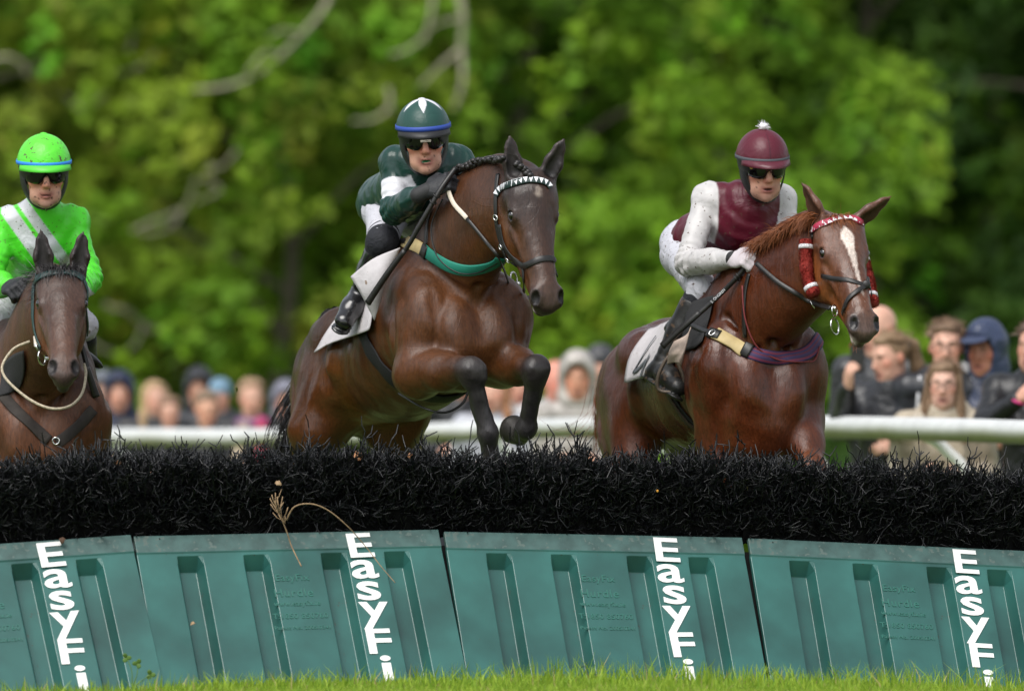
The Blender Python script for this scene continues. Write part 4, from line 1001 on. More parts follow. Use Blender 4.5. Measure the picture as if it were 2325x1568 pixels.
class Head: pass
def head_frame(c, fwd, up, s):
    h = Head(); h.c = Vector(c); h.r, h.f, h.u = ortho(fwd, up); h.s = s
    h.p = lambda x, y, z: h.c+(h.r*x+h.f*y+h.u*z)*s
    return h
def face_prims(S, h, skin=SKIN, lip=(0.40, 0.145, 0.12), mouth_open=0.0, mouth_col=(0.05, 0.01, 0.01)):
    s = h.s; ax = (h.r, h.f, h.u); H = h.p; sk = skin; rd = tuple(a*b for a, b in zip(skin, (1.05, 0.80, 0.76))); sh = tuple(a*0.86 for a in skin)
    def E(c, r, k=0.015, col=sk, sub=False): S.ell(H(*c), tuple(q*s for q in r), ax, k*s, col, sub)
    E((0, -0.012, 0.035), (0.074, 0.094, 0.095), 0.02)
    E((0, 0.030, -0.025), (0.062, 0.062, 0.085), 0.03)
    E((0, 0.030, -0.078), (0.050, 0.055, 0.045), 0.03)
    E((0, 0.072, -0.104), (0.024, 0.020, 0.018), 0.02)                      # chin
    for q in (1, -1):
        E((q*0.040, 0.062, -0.018), (0.026, 0.022, 0.022), 0.02, rd)        # cheekbone
        E((q*0.034, 0.052, -0.075), (0.022, 0.028, 0.030), 0.02)
        E((q*0.030, 0.088, 0.034), (0.026, 0.013, 0.009), 0.014)            # brow
        E((q*0.078, -0.010, -0.005), (0.010, 0.018, 0.030), 0.008, rd)      # ear
        E((q*0.012, 0.098, -0.034), (0.0085, 0.010, 0.008), 0.006, rd)      # nostril wing
        E((q*0.030, 0.092, 0.012), (0.015, 0.008, 0.008), 0.008, sh, True)  # eye socket
    S.cap(H(0, 0.088, 0.022), H(0, 0.114, -0.026), 0.009*s, 0.0125*s, 0.012*s, None, sk)
    E((0, 0.110, -0.032), (0.012, 0.011, 0.010), 0.006, rd)
    E((0, 0.088, -0.052), (0.020, 0.012, 0.010), 0.012)
    E((0, 0.0905, -0.0630), (0.021, 0.011, 0.0055), 0.004, lip)
    E((0, 0.0895, -0.0760), (0.019, 0.011, 0.0065), 0.004, lip)
    E((0, 0.100, -0.0695), (0.021, 0.014, 0.0022+mouth_open), 0.003, mouth_col, True); S.pr[-1]['fall'] = 0.0025
def ell_patch(h, c, r, th0, th1, ph0, ph1, nt, npp, off=0.0, edge=None):
    """part of an ellipsoid shell in a head's frame; th around (0 = front, + = wearer's right), ph height angle; edge(th) may lower the bottom"""
    V = []; F = []
    for i in range(nt+1):
        th = lerp(th0, th1, i/nt); lo = ph0 if edge is None else edge(th)
        for j in range(npp+1):
            ph = lerp(lo, ph1, j/npp); V.append(h.p(c[0]+(r[0]+off)*math.cos(ph)*math.sin(th), c[1]+(r[1]+off)*math.cos(ph)*math.cos(th), c[2]+(r[2]+off)*math.sin(ph)))
    for i in range(nt):
        for j in range(npp): F.append((i*(npp+1)+j, (i+1)*(npp+1)+j, (i+1)*(npp+1)+j+1, i*(npp+1)+j+1))
    return V, F
def shell(name, V, F, mt, parent, thick, col=None):
    me = py_mesh(name, V, F); bm = bmesh.new(); bm.from_mesh(me); bmesh.ops.remove_doubles(bm, verts=bm.verts, dist=1e-5); bmesh.ops.recalc_face_normals(bm, faces=bm.faces); bm.to_mesh(me); bm.free()
    if col is not None: set_col(me, np.array([col(v.co) for v in me.vertices]))
    o = link(name, me, mt, parent); m = o.modifiers.new("t", 'SOLIDIFY'); m.thickness = thick; m.offset = 1; return o
def helmet(h, parent, capcol, capmat, bandmat, peak_mat, band_z=(-0.02, 0.10), tuft=None, peak_len=0.035):
    c = (0, -0.004, 0.040); r = (0.100, 0.123, 0.112)
    def edge(th):                                                        # rim: higher in front, dipping to the ears and nape
        return math.asin(max(-0.8, min(0.9, (0.008-0.032*max(0, -math.cos(th))+0.004*math.cos(th))/r[2])))
    V, F = ell_patch(h, c, r, 0, 2*math.pi, 0, math.pi/2, 132, 44, 0.0, edge)
    hl = shell("helmet_silk", V, F, capmat, parent, 0.003, capcol)
    # black skull shell below the silk, down over the ears
    def edge2(th): return math.asin(max(-0.95, (-0.012-0.062*abs(math.sin(th))**2.0-0.055*max(0, -math.cos(th)))/r[2]))
    V, F = ell_patch(h, c, (r[0]-0.006, r[1]-0.006, r[2]-0.004), 0.60, 2*math.pi-0.60, 0, 0.25, 50, 8, 0.0, edge2); shell("helmet_shell", V, F, m_blackpad, parent, 0.004)
    # elastic band
    V, F = ell_patch(h, c, r, 0, 2*math.pi, band_z[0], band_z[1], 72, 2, 0.004); shell("band", V, F, bandmat, hl, 0.002)
    # peak
    V = []; F = []; n = 24
    for i in range(n+1):
        th = lerp(-1.15, 1.15, i/n); out = peak_len*math.cos(th*1.3) if abs(th) < 1.2 else 0
        for j in range(4):
            t = j/3; x = (r[0]+0.001)*math.sin(th); y = (r[1]+0.001)*math.cos(th); V.append(h.p(x*(1+0.05*t), c[1]+y+out*t*math.cos(th*0.6), c[2]+0.004-0.017*t*t-0.006*t))
    for i in range(n):
        for j in range(3): F.append((i*4+j, (i+1)*4+j, (i+1)*4+j+1, i*4+j+1))
    shell("peak", V, F, peak_mat, hl, 0.004)
    # chin harness with padded cheek straps
    for q in (1, -1):
        mb = MB(); pts = [h.p(q*0.082, 0.016, 0.020), h.p(q*0.078, 0.024, -0.030), h.p(q*0.061, 0.036, -0.074), h.p(q*0.036, 0.052, -0.107), h.p(0, 0.060, -0.121)]
        pc = cr(pts, 5); nn = [(p-h.p(0, 0.0, p.dot(h.u)*0)).normalized() if False else (h.r*q*1.0+h.f*0.25).normalized() for p in pc]
        mb.ribbon(pc, nn, [lerp(0.060, 0.018, i/(len(pc)-1))*h.s for i in range(len(pc))], 0.007); mb.build("chin_strap", m_blackpad, parent)
    if tuft: tuft(h, hl, c, r)
    return hl
def goggles(h, parent, gold=False):
    """wrap-round lens with a notch for the nose, and its strap end"""
    V = []; F = []; n = 30; m = 5
    for i in range(n+1):
        th = lerp(-1.05, 1.05, i/n); top = 0.043; bot = -0.022+0.030*math.exp(-(th/0.16)**2)-0.004*math.exp(-((abs(th)-0.45)/0.25)**2)+0.016*max(0, abs(th)-0.75)
        for j in range(m+1):
            t = j/m; V.append(h.p(0.080*math.sin(th)*1.02, 0.018+0.092*math.cos(th)-0.004*(2*t-1)**2, lerp(bot, top, t)))
    for i in range(n):
        for j in range(m): F.append((i*(m+1)+j, (i+1)*(m+1)+j, (i+1)*(m+1)+j+1, i*(m+1)+j+1))
    g = shell("goggles", V, F, m_lens, parent, 0.003)
    if gold:
        mg = mat("goggle_badge", (0.75, 0.50, 0.12), 0.35, metal=0.6)
        for q in (1, -1):
            mb = MB(); cc = h.p(q*0.066, 0.082, 0.022); nn = (h.r*q*0.8+h.f*0.7).normalized(); uu = h.u; ww = nn.cross(uu)
            mb.ball(cc, (0.0115, 0.003, 0.013), 12, 6, (ww, nn, uu)); mb.build("badge", mg, g)
    return g
def hand_prims(S, wrist, d, palm_n, side, curl=1.25, r=0.0112, col=None, s=1.0, spread=0.06):
    """palm, four unequal bent fingers and a thumb leaving the side of the palm; d = wrist->knuckles, palm_n = the way the palm faces, side = direction of the thumb"""
    d = Vector(d).normalized(); n = Vector(palm_n); n = (n-d*n.dot(d)).normalized(); t = n.cross(d)
    if t.dot(Vector(side)) < 0: t = -t
    w = Vector(wrist); ax = (d, t, n)
    S.ell(w+d*0.050*s, (0.056*s, 0.044*s, 0.020*s), ax, 0.012, col); S.cap(w-d*0.02, w+d*0.02, 0.030*s, 0.031*s, 0.015, (n, 0.8), col)
    for i, (ln, off) in enumerate(((0.90, 0.031), (1.0, 0.011), (0.94, -0.010), (0.76, -0.029))):
        p = w+d*(0.094-0.004*abs(i-1.2))*s+t*off*s; ang = 0.35+0.05*i; dirv = d
        for k, sl in enumerate((0.040, 0.027, 0.021)):
            a = ang+curl*(0.55, 0.95, 0.75)[k] if k == 0 else curl*(0.55, 0.95, 0.75)[k]
            dirv = (dirv*math.cos(a)+(n*math.cos(0)) *math.sin(a)) if k == 0 else (Matrix.Rotation(-a, 3, t) @ dirv if (Matrix.Rotation(-0.1, 3, t) @ d).dot(n) > 0 else Matrix.Rotation(a, 3, t) @ dirv)
            q = p+dirv.normalized()*sl*ln*s; S.cap(p, q, (r-0.0006*k)*s, (r-0.001-0.0006*k)*s, 0.004, None, col); p = q
    p0 = w+d*0.030*s+t*0.036*s; p1 = p0+(d*0.55+t*0.55+n*0.45).normalized()*0.042*s; p2 = p1+(d*0.75+n*0.75-t*0.15).normalized()*0.032*s
    S.cap(p0, p1, 0.0145*s, 0.0125*s, 0.010, None, col); S.cap(p1, p2, 0.0125*s, 0.0105*s, 0.006, None, col)

def rider(label, J, h, out, e_loc):
    """J joints (pelvis, chest, neck, sl/sr shoulders, el/er elbows, wl/wr wrists, hl/hr hips, kl/kr knees, al/ar ankles, tl/tr toes); l = wearer's left (viewer's right)"""
    e = thing("person", label, "jockey", e_loc)
    across = (J['sl']-J['sr']).normalized(); spine = (J['chest']-J['pelvis']).normalized(); front = spine.cross(across).normalized()
    if front.y > 0: front = -front
    # --- the body, one continuous surface under the clothes
    S = SDF(); face_prims(S, h, mouth_open=out.get('mouth', 0.0), mouth_col=out.get('mouth_col', (0.05, 0.01, 0.01)))
    S.cap(h.p(0, -0.02, -0.06), J['neck'], 0.052, 0.056, 0.03, None, SKIN)
    S.cap(J['pelvis'], J['chest'], 0.105, 0.125, 0.05, (front, 0.72), SKIN); S.cap(J['sl'], J['sr'], 0.048, 0.048, 0.04, None, SKIN); S.cap(J['chest'], J['neck'], 0.09, 0.055, 0.05, None, SKIN)
    for q in 'lr':
        S.cap(J['s'+q], J['e'+q], 0.046, 0.036, 0.02, None, SKIN); S.cap(J['e'+q], J['w'+q], 0.034, 0.020, 0.015, None, SKIN);
        S.cap(J['pelvis'], J['h'+q], 0.09, 0.085, 0.04, None, SKIN); S.cap(J['h'+q], J['k'+q], 0.078, 0.050, 0.03, None, SKIN); S.cap(J['k'+q], J['a'+q], 0.046, 0.032, 0.02, None, SKIN); S.cap(J['a'+q], J['a'+q]+(J['t'+q]-J['a'+q]).normalized()*0.14, 0.030, 0.022, 0.02, None, SKIN)
    me, V, c = S.mesh("body", 0.0072, SKIN, smooth=1, soft=0.004)
    # dried mud freckles on the face
    f = np.clip((wob(V.astype(np.float32), 9, 330)+0.7*wob(V.astype(np.float32), 10, 520)-out.get('mud', 1.25))/0.15, 0, 1)[:, None]
    c = c*(1-f)+np.array([0.06, 0.035, 0.022])*f; me.color_attributes["Col"].data.foreach_set("color", np.concatenate([c, np.ones((len(c), 1))], 1).astype(np.float32).ravel())
    # stubble on the jaw, ruddier nose and cheeks, a face of his own
    q = V-np.array(h.c); z_ = (q @ np.array(h.u))/h.s; y_ = (q @ np.array(h.f))/h.s; st_ = out.get('stubble', 0.25)
    f = (np.clip((-0.045-z_)/0.02, 0, 1)*np.clip(y_/0.03, 0, 1)*np.clip((np.abs(z_+0.07)-0.014)/0.012, 0.3, 1)*st_)[:, None]; c = c*(1-f)+c*np.array([0.45, 0.47, 0.55])*f
    f = (np.clip(1-np.abs(z_+0.025)/0.03, 0, 1)*np.clip((y_-0.06)/0.03, 0, 1)*out.get('ruddy', 0.4))[:, None]; c = c*(1-f)+c*np.array([1.05, 0.72, 0.68])*f
    me.color_attributes["Col"].data.foreach_set("color", np.concatenate([c, np.ones((len(c), 1))], 1).astype(np.float32).ravel())
    link("body", me, m_skin, e)
    # --- racing silks
    S = SDF(); jc = out['silk']
    hem = out.get('hem', 0.0); S.cap(J['pelvis']+spine*(hem+0.01), J['chest'], 0.150, 0.160, 0.06, (front, 0.80), jc)
    if hem <= 0: S.ell(J['pelvis']-spine*0.01, (0.145, 0.138, 0.122), None, 0.05, jc)
    S.cap(vl(J['pelvis'], J['chest'], 0.55)+front*0.03, J['chest']+front*0.035, 0.10, 0.11, 0.06, None, jc)
    S.cap(J['sl']-across*0.03, J['sr']+across*0.03, 0.058, 0.058, 0.08, None, jc); S.cap(J['chest'], J['neck'], 0.12, 0.070, 0.06, None, jc); S.cap(J['neck'], vl(J['neck'], h.p(0, -0.02, -0.08), 0.45), 0.066, 0.060, 0.02, None, jc)
    for q in 'lr':
        s_, e_, w_ = J['s'+q], J['e'+q], J['w'+q]; sc = out.get('sleeve', jc)
        S.ell(s_, (0.053,)*3, None, 0.05, sc if 'sleeve' in out else jc); S.cap(vl(J['neck'], s_, 0.25), s_, 0.062, 0.058, 0.05, None, jc); S.cap(s_, e_, out.get('r1', 0.058), 0.055, 0.025, None, sc); S.cap(e_, vl(e_, w_, 0.55), 0.058, 0.054, 0.015, None, sc); S.cap(vl(e_, w_, 0.5), vl(e_, w_, 0.96), 0.054, 0.036, 0.02, None, sc)
    sd = out.get('seed', 1); arms = [(np.array(J['s'+q]), np.array(J['e'+q]), np.array(J['w'+q])) for q in 'lr']
    def folds(p):
        q_ = (p+0.035*wob(p, sd+2, 9)[:, None])*np.array([1, 1, 0.42], dtype=np.float32); d = 0.0085*(np.abs(wob(q_, sd, 19))-0.4)+0.0048*(np.abs(wob(q_, sd+5, 44))-0.4)+0.0012*wob(p, sd+1, 85)
        for a, b, cc in arms:                                  # creases gathering at the elbow
            for A, B, ph in ((a, b, 0.0), (b, cc, 1.5)):
                ab = B-A; L = np.linalg.norm(ab); t = ((p-A) @ (ab/L)); rr = np.linalg.norm((p-A)-t[:, None]*(ab/L), axis=1)
                m = np.exp(-(rr/0.075)**4)*np.exp(-((t-(L if ph == 0 else 0))/0.11)**2); d = d+m*0.0060*np.sin(t*150+ph+2.2*wob(p, sd+3, 18))
        for A, amp in ((np.array(J['pelvis']), 0.005), (np.array(J['neck']), 0.0045)):
            q = p-A; rr = np.linalg.norm(q, axis=1); d = d+amp*np.exp(-(rr/0.2)**2)*np.sin(rr*110+3*wob(p, sd+4, 10))
        return d.astype(np.float32)
    me, V, c = S.mesh("silks", 0.0066, jc, disp=folds, smooth=1, soft=0.003)
    if 'paint' in out:
        c = out['paint'](J, V, c); me.color_attributes["Col"].data.foreach_set("color", np.concatenate([c, np.ones((len(c), 1))], 1).astype(np.float32).ravel())
    link("silks", me, out['silk_mat'], e)
    # --- breeches
    S = SDF(); S.ell(J['pelvis'], (0.120, 0.11, 0.105), None, 0.04)
    for q in 'lr':
        kn = J['k'+q]; S.cap(J['h'+q], kn, 0.098, 0.066, 0.04); S.cap(J['pelvis'], J['h'+q], 0.10, 0.096, 0.05); S.cap(kn, vl(kn, J['a'+q], 0.14), 0.066, 0.055, 0.02)
    def bf(p):
        d = 0.0016*wob(p, sd+7, 60)
        for q in 'lr':
            A = np.array(J['k'+q]); B = np.array(J['h'+q]); ab = B-A; L = np.linalg.norm(ab); t = (p-A) @ (ab/L); d = d+0.003*np.exp(-((t-0.03)/0.10)**2)*np.sin(t*130+2.5*wob(p, sd+8, 16))
            d = d+0.0025*np.exp(-((t-L)/0.12)**2)*np.sin(t*100+2.5*wob(p, sd+9, 16))
        return d.astype(np.float32)
    me, V, c = S.mesh("breeches", 0.009, (1, 1, 1), disp=bf, smooth=1); link("breeches", me, out['breech_mat'], e)
    for q in 'lr':
        kn, an, to = J['k'+q], J['a'+q], J['t'+q]; ld = (an-kn).normalized(); fd = (to-an); fd = (fd).normalized()
        if out.get('knee'):
            S = SDF(); S.cap(vl(J['h'+q], kn, 0.66), kn, 0.074, 0.070, 0.02); S.cap(kn, vl(kn, an, 0.2), 0.070, 0.058, 0.02); me, _, _ = S.mesh("knee_sock", 0.007, disp=lambda p: 0.0016*wob(p, 31, 90)); link("knee_sock", me, m_knee, e)
        else:
            S = SDF(); S.cap(vl(kn, an, 0.10), vl(kn, an, 0.26), 0.060, 0.056, 0.02); me, _, _ = S.mesh("sock", 0.008); link("sock", me, m_knee, e)
        S = SDF(); S.cap(vl(kn, an, 0.22), vl(kn, an, 0.55), 0.061, 0.056, 0.015); S.cap(vl(kn, an, 0.5), an, 0.056, 0.041, 0.02); S.cap(an, an+fd*0.10, 0.046, 0.048, 0.02); S.cap(an+fd*0.07+ld*0.012, an+fd*0.185+ld*0.018, 0.050, 0.044, 0.02, (ld, 0.85)); S.ell(an+ld*0.03-fd*0.025, 0.042, None, 0.02)
        S.cap(an+ld*0.064-fd*0.04, an+ld*0.060+fd*0.195, 0.036, 0.045, 0.004, (ld, 0.26))
        def bw(p, an=np.array(an), ld=np.array(ld)):
            t = (p-an) @ ld; return (0.0022*np.exp(-((t+0.05)/0.035)**2)*np.sin(t*170+2*wob(p, 12, 20))+0.0010*wob(p, 13, 60)).astype(np.float32)
        me, _, _ = S.mesh("boot", 0.008, disp=bw); link("boot", me, out['boot_mat'], e)
        # glove
        S = SDF(); w_, g_ = J['w'+q], J['g'+q]; hand_prims(S, w_, g_-w_, out['palm'+q], out['thumb'+q], s=out.get('gs', 1.22))
        me, _, _ = S.mesh("glove", 0.0052, smooth=1); gl = link("glove", me, out['glove_mat'], e)
        S = SDF(); wd = (g_-w_).normalized(); S.cap(w_-wd*0.035, w_+wd*0.012, 0.0375, 0.0365, 0.004); me, _, _ = S.mesh("cuff", 0.0055); link("cuff", me, out['cuff_mat'], gl)
    goggles(h, e, out.get('gold', False))
    out['helm'](h, e)
    return e
def silk_mat(name, rough=0.33, speck=None, wr=0.35):
    return mat(name, rough=rough, attr="Col", noise=0.05, nscale=12, spec=0.35, wrinkle=wr*1.6, wscale=7, speck=speck)
def along(V, A, B):
    A = np.array(A); B = np.array(B); ab = B-A; t = ((V-A) @ ab)/ab.dot(ab); r = np.linalg.norm((V-A)-t[:, None]*ab, axis=1); return t, r
MUD = (0.085, 0.055, 0.036)

# ---- rider in dark green on the leaping bay
DG = (0.010, 0.042, 0.034); WH = (0.62, 0.62, 0.66)
h1 = head_frame(P(962, 318, 0.86), (0.06, -1, -0.16), (-0.06, 0, 1), 1.17)
J1 = dict(pelvis=P(890, 458, 1.50), chest=P(962, 405, 1.10), neck=P(965, 375, 1.00), sr=P(897, 368, 1.04), sl=P(1040, 366, 1.10), er=P(893, 478, 0.94), el=P(1108, 428, 1.00),
          wr=front(horse1, 966, 436, 0.62, 0.06), gr=front(horse1, 1016, 412, 0.60, 0.07), wl=P(1075, 425, 0.78), gl=P(1040, 412, 0.70),
          hr=P(878, 480, 1.44), hl=P(945, 490, 1.62), kr=P(868, 548, 1.04), kl=P(1040, 560, 1.22), ar=P(812, 676, 1.20), al=P(1080, 700, 1.55), tr=P(780, 728, 1.02), tl=P(1110, 745, 1.36))
def paint1(J, V, c):
    t, r = along(V, J['sr'], J['er']); f = np.clip(np.minimum((t-0.40)/0.02, (0.84-t+0.10*(V[:, 0]-J['er'].x)*5)/0.02), 0, 1)*(r < 0.10)
    t2, r2 = along(V, J['sl'], J['el']); f = np.maximum(f, np.clip(np.minimum((t2-0.40)/0.02, (0.84-t2)/0.02), 0, 1)*(r2 < 0.09)); f = f[:, None]
    return c*(1-f)+np.array(WH)*f
m_silk1 = silk_mat("dark_green_silk", 0.30)
def cap1(co):
    q = co-h1.p(0, -0.004, 0.040); x, y, z = q.dot(h1.r), q.dot(h1.f), q.dot(h1.u); th = math.atan2(x, y); el = math.degrees(math.atan2(z/0.112, math.hypot(x/0.100, y/0.123)))
    k = abs(((th/(2*math.pi)*6+0.5) % 1.0)-0.5)*2                  # 0 on a point of the star, 1 between
    lim = 82-42*(1-k)**1.15 if k < 1 else 82
    return WH if el > lim else (0.016, 0.060, 0.050)
m_cap = mat("cap_silk", rough=0.40, attr="Col", spec=0.35, wrinkle=0.15, wscale=22, bump=0.1, bscale=220, bdist=0.001)
m_cap_mud = mat("cap_silk_muddy", rough=0.40, attr="Col", spec=0.4, wrinkle=0.25, wscale=22, speck=(MUD, 40.0, 0.61))
m_blue = mat("blue_elastic", (0.020, 0.060, 0.32), 0.6); m_blue2 = mat("light_blue_elastic", (0.020, 0.22, 0.70), 0.6, speck=((0.02, 0.05, 0.1), 60.0, 0.72)); m_grey = mat("grey_elastic", (0.06, 0.065, 0.075), 0.7)
def button(col):
    mb_ = mat("cap_button", col, 0.6)
    def t(h, par, c, r): m = MB(); m.ball(h.p(0, c[1]-0.004, c[2]+r[2]+0.001), (0.015*h.s, 0.015*h.s, 0.006*h.s), 12, 6, (h.r, h.f, h.u)); m.build("button", mb_, par)
    return t
def plate1(h, par):
    m = MB(); m.box(h.p(0, 0.150, 0.014), (0.046, 0.004, 0.0085), (h.r, h.f, h.u)); o = m.build("name_plate", mat("plate", (0.55, 0.50, 0.42), 0.45), par, False)
    me, dim = text_mesh("CHAMPION", 0.0095, 0.0003)
    Mx = Matrix.Translation(h.p(0, 0.1525, 0.014)) @ Matrix((-h.r if False else h.r, h.u, -(h.r.cross(h.u)) if (h.r.cross(h.u)).dot(h.f) < 0 else h.r.cross(h.u))).transposed().to_4x4()
    xr = h.r if h.r.x > 0 else -h.r
    Mx = Matrix.Translation(h.p(0, 0.1525, 0.014)) @ Matrix((xr, h.u, xr.cross(h.u))).transposed().to_4x4()
    for v in me.vertices: v.co = Mx @ v.co
    link("plate_lettering", me, m_leather, o, False)
def helm1(h, e):
    hl = helmet(h, e, cap1, m_cap, m_blue, m_blackpad, band_z=(0.05, 0.20), tuft=button(WH), peak_len=0.030); plate1(h, hl)
m_breech = mat("white_breeches", (0.50, 0.495, 0.54), 0.55, wrinkle=0.5, wscale=16, speck=((0.20, 0.16, 0.14), 60, 0.70))
m_glove_b = mat("black_glove", (0.011, 0.012, 0.015), 0.62, bump=0.3, bscale=130, wrinkle=0.2, wscale=40)
m_cuff = mat("glove_cuff", (0.018, 0.018, 0.019), 0.7)
rider1 = rider("jockey in dark green silks with white armbands crouched on the leaping bay", J1, h1,
    dict(silk=DG, silk_mat=m_silk1, paint=paint1, breech_mat=m_breech, knee=True, boot_mat=m_boot, glove_mat=m_glove_b, cuff_mat=m_cuff, seed=3, stubble=0.12, ruddy=0.6, mouth=0.0016, mouth_col=(0.01, 0.13, 0.05),
         palmr=(0.25, 0.8, -0.6), thumbr=(0, -0.2, 1), palml=(-0.3, 0.2, -1), thumbl=(0, 0.4, 1), helm=helm1), P(868, 462, 1.50))
# ---- rider in maroon on the chestnut
MA = (0.082, 0.0035, 0.014); OW = (0.50, 0.485, 0.48)
h3 = head_frame(P(1730, 382, 0.98), (0.24, -1, -0.20), (-0.03, 0, 1), 1.13)
J3 = dict(pelvis=P(1562, 556, 1.58), chest=P(1690, 500, 1.18), neck=P(1708, 448, 1.10), sr=P(1605, 452, 1.16), sl=P(1775, 455, 1.22), er=P(1562, 597, 1.02), el=P(1790, 560, 1.10),
          wr=front(horse2, 1662, 589, 0.72, 0.06), gr=front(horse2, 1715, 582, 0.66, 0.05), wl=P(1745, 588, 0.95), gl=P(1712, 588, 0.92),
          hr=P(1554, 578, 1.48), hl=P(1625, 590, 1.70), kr=P(1592, 655, 1.02), kl=P(1720, 668, 1.28), ar=P(1497, 838, 1.06), al=P(1790, 850, 1.60), tr=P(1545, 872, 0.90), tl=P(1830, 880, 1.42))
def paint3(J, V, c):
    for q in 'rl':
        t, r = along(V, J['s'+q], J['e'+q]); ins = (V-np.array(J['s'+q])) @ np.array((J['sl']-J['sr']).normalized())*(1 if q == 'l' else -1)
        f = np.clip((ins+0.035)/0.006, 0, 1)*(r < 0.12)*(t > -0.5)
        t2, r2 = along(V, J['e'+q], J['w'+q]); f = np.maximum(f, ((r2 < 0.085) & (t2 > -0.3)) | ((r < 0.075) & (t > 0.28))).astype(float)
        f = f[:, None]; c = c*(1-f)+np.array(OW)*f
    return c
m_silk3 = silk_mat("maroon_silk", 0.42, speck=(MUD, 55.0, 0.655))
def cap3(co):
    q = co-h3.p(0, -0.004, 0.040); th = math.atan2(q.dot(h3.r), q.dot(h3.f)); k = abs(((th/(2*math.pi)*6+0.5) % 1.0)-0.5)
    return (0.05, 0.006, 0.014) if k < 0.008 else (0.090, 0.009, 0.020)
def tuft3(h, par, c, r):
    m_t = mat("white_pompom", (0.80, 0.78, 0.82), 0.9); m = MB(); top = h.p(0.0, c[1]+0.006, c[2]+r[2]+0.012); m.ball(top, (0.020, 0.018, 0.015), 12, 8); o = m.build("pompom", m_t, par)
    for v in o.data.vertices: v.co += (v.co-top).normalized()*random.uniform(-0.003, 0.004)
    hair("pompom_tuft", [top-Vector((.012, 0, 0)), top, top+Vector((.012, 0, 0))], [Vector((-.6, 0, .5)), Vector((0, -.5, 1)), Vector((.7, -.3, .4))], 0.022, 160, m_t, o, 5, w=0.0016, spread=0.006, segs=2, jit=0.7)
    m = MB(); m.ribbon(cr([top, h.p(-0.02, c[1]-0.045, c[2]+r[2]-0.004), h.p(-0.045, c[1]-0.085, c[2]+r[2]-0.045)], 5), [h.u]*11, 0.012, 0.003); m.build("cap_string", m_t, par)
def helm3(h, e):
    mp = mat("maroon_peak", (0.085, 0.009, 0.020), 0.42, wrinkle=0.2)
    hl = helmet(h, e, cap3, m_cap, m_grey, mp, band_z=(0.0, 0.13), tuft=tuft3, peak_len=0.046)
    m = MB(); b = h.p(0.0, 0.125+0.008, 0.036)
    for sx, sz in ((-0.022, -0.004), (0.016, -0.022), (0.004, -0.030)): m.tube(cr([b, b+h.r*sx*h.s+h.u*sz*h.s*0.3+h.f*0.01, b+h.r*sx*1.2*h.s+h.u*sz*h.s+h.f*0.012, b+h.u*sz*0.5*h.s+h.f*0.004], 4), 0.0035, 6)
    m.build("bow", mp, hl)
m_breech3 = mat("muddy_white_breeches", (0.52, 0.52, 0.57), 0.5, wrinkle=0.5, wscale=16, speck=(MUD, 48, 0.63))
m_glove_w = mat("white_knit_glove", (0.50, 0.45, 0.47), 0.8, bump=0.4, bscale=200, wrinkle=0.2, wscale=40)
m_cuff3 = mat("glove_cuff_black", (0.014, 0.014, 0.014), 0.7)
rider3 = rider("jockey in maroon silks with mud-flecked white sleeves on the chestnut", J3, h3,
    dict(silk=MA, sleeve=OW, silk_mat=m_silk3, paint=paint3, breech_mat=m_breech3, hem=0.13, boot_mat=m_boot_dirty, glove_mat=m_glove_w, cuff_mat=m_cuff3, seed=13, stubble=0.45, ruddy=0.3, gold=True, mouth=0.002,
         palmr=(0.25, 0.8, -0.6), thumbr=(0, -0.2, 1), palml=(-0.3, 0.2, -1), thumbl=(0, 0.4, 1), helm=helm3), P(1540, 560, 1.60))
# white stripe on the cuff of the nearer glove
# ---- rider in lime green on the left
LG = (0.085, 0.640, 0.030)
h2 = head_frame(P(100, 396, 1.20), (0.14, -1, -0.14), (-0.02, 0, 1), 1.17)
J2 = dict(pelvis=P(60, 660, 1.95), chest=P(92, 545, 1.42), neck=P(98, 482, 1.32), sr=P(14, 505, 1.38), sl=P(168, 503, 1.38), er=P(-18, 640, 1.28), el=P(203, 632, 1.28),
          wr=front(horse3, 20, 650, 0.95, 0.05), gr=front(horse3, 66, 655, 0.90, 0.06), wl=P(165, 670, 1.02), gl=P(130, 680, 0.95),
          hr=P(30, 680, 1.90), hl=P(120, 680, 1.95), kr=P(-15, 735, 1.45), kl=P(188, 740, 1.55), ar=P(-55, 880, 1.70), al=P(192, 880, 1.85), tr=P(-50, 925, 1.52), tl=P(196, 930, 1.68))
def paint2(J, V, c):
    fr = np.clip((1.50-V[:, 1])/0.02, 0, 1)
    A = np.array(P(20, 440, 1.3)); B = np.array(P(128, 590, 1.3)); d = (B-A)/np.linalg.norm(B-A); q = V-A; s = -(q[:, 0]*d[2]-q[:, 2]*d[0]); t = q[:, 0]*d[0]+q[:, 2]*d[2]
    # two stripes from the collar across the chest, the wider one nearer the arm
    w1 = np.clip((0.034-np.abs(s+0.048))/0.004, 0, 1); w2 = np.clip((0.026-np.abs(s-0.028))/0.004, 0, 1)
    f = (np.maximum(w1, w2)*fr*(t > -0.2)*(V[:, 0] > J['sr'].x-0.02))[:, None]
    return c*(1-f)+np.array([0.52, 0.53, 0.56])*f
m_silk2 = silk_mat("lime_silk", 0.34, speck=((0.10, 0.11, 0.04), 58.0, 0.64))
def cap2(co):
    return (0.105, 0.66, 0.04)
def helm2(h, e):
    mp = mat("lime_peak", (0.09, 0.62, 0.04), 0.45)
    helmet(h, e, cap2, m_cap_mud, m_blue2, mp, band_z=(0.02, 0.14), tuft=button((0.10, 0.6, 0.04)), peak_len=0.030)
m_breech2 = mat("wet_white_breeches", (0.46, 0.445, 0.48), 0.5, wrinkle=0.5, wscale=22, speck=((0.22, 0.17, 0.14), 40, 0.62))
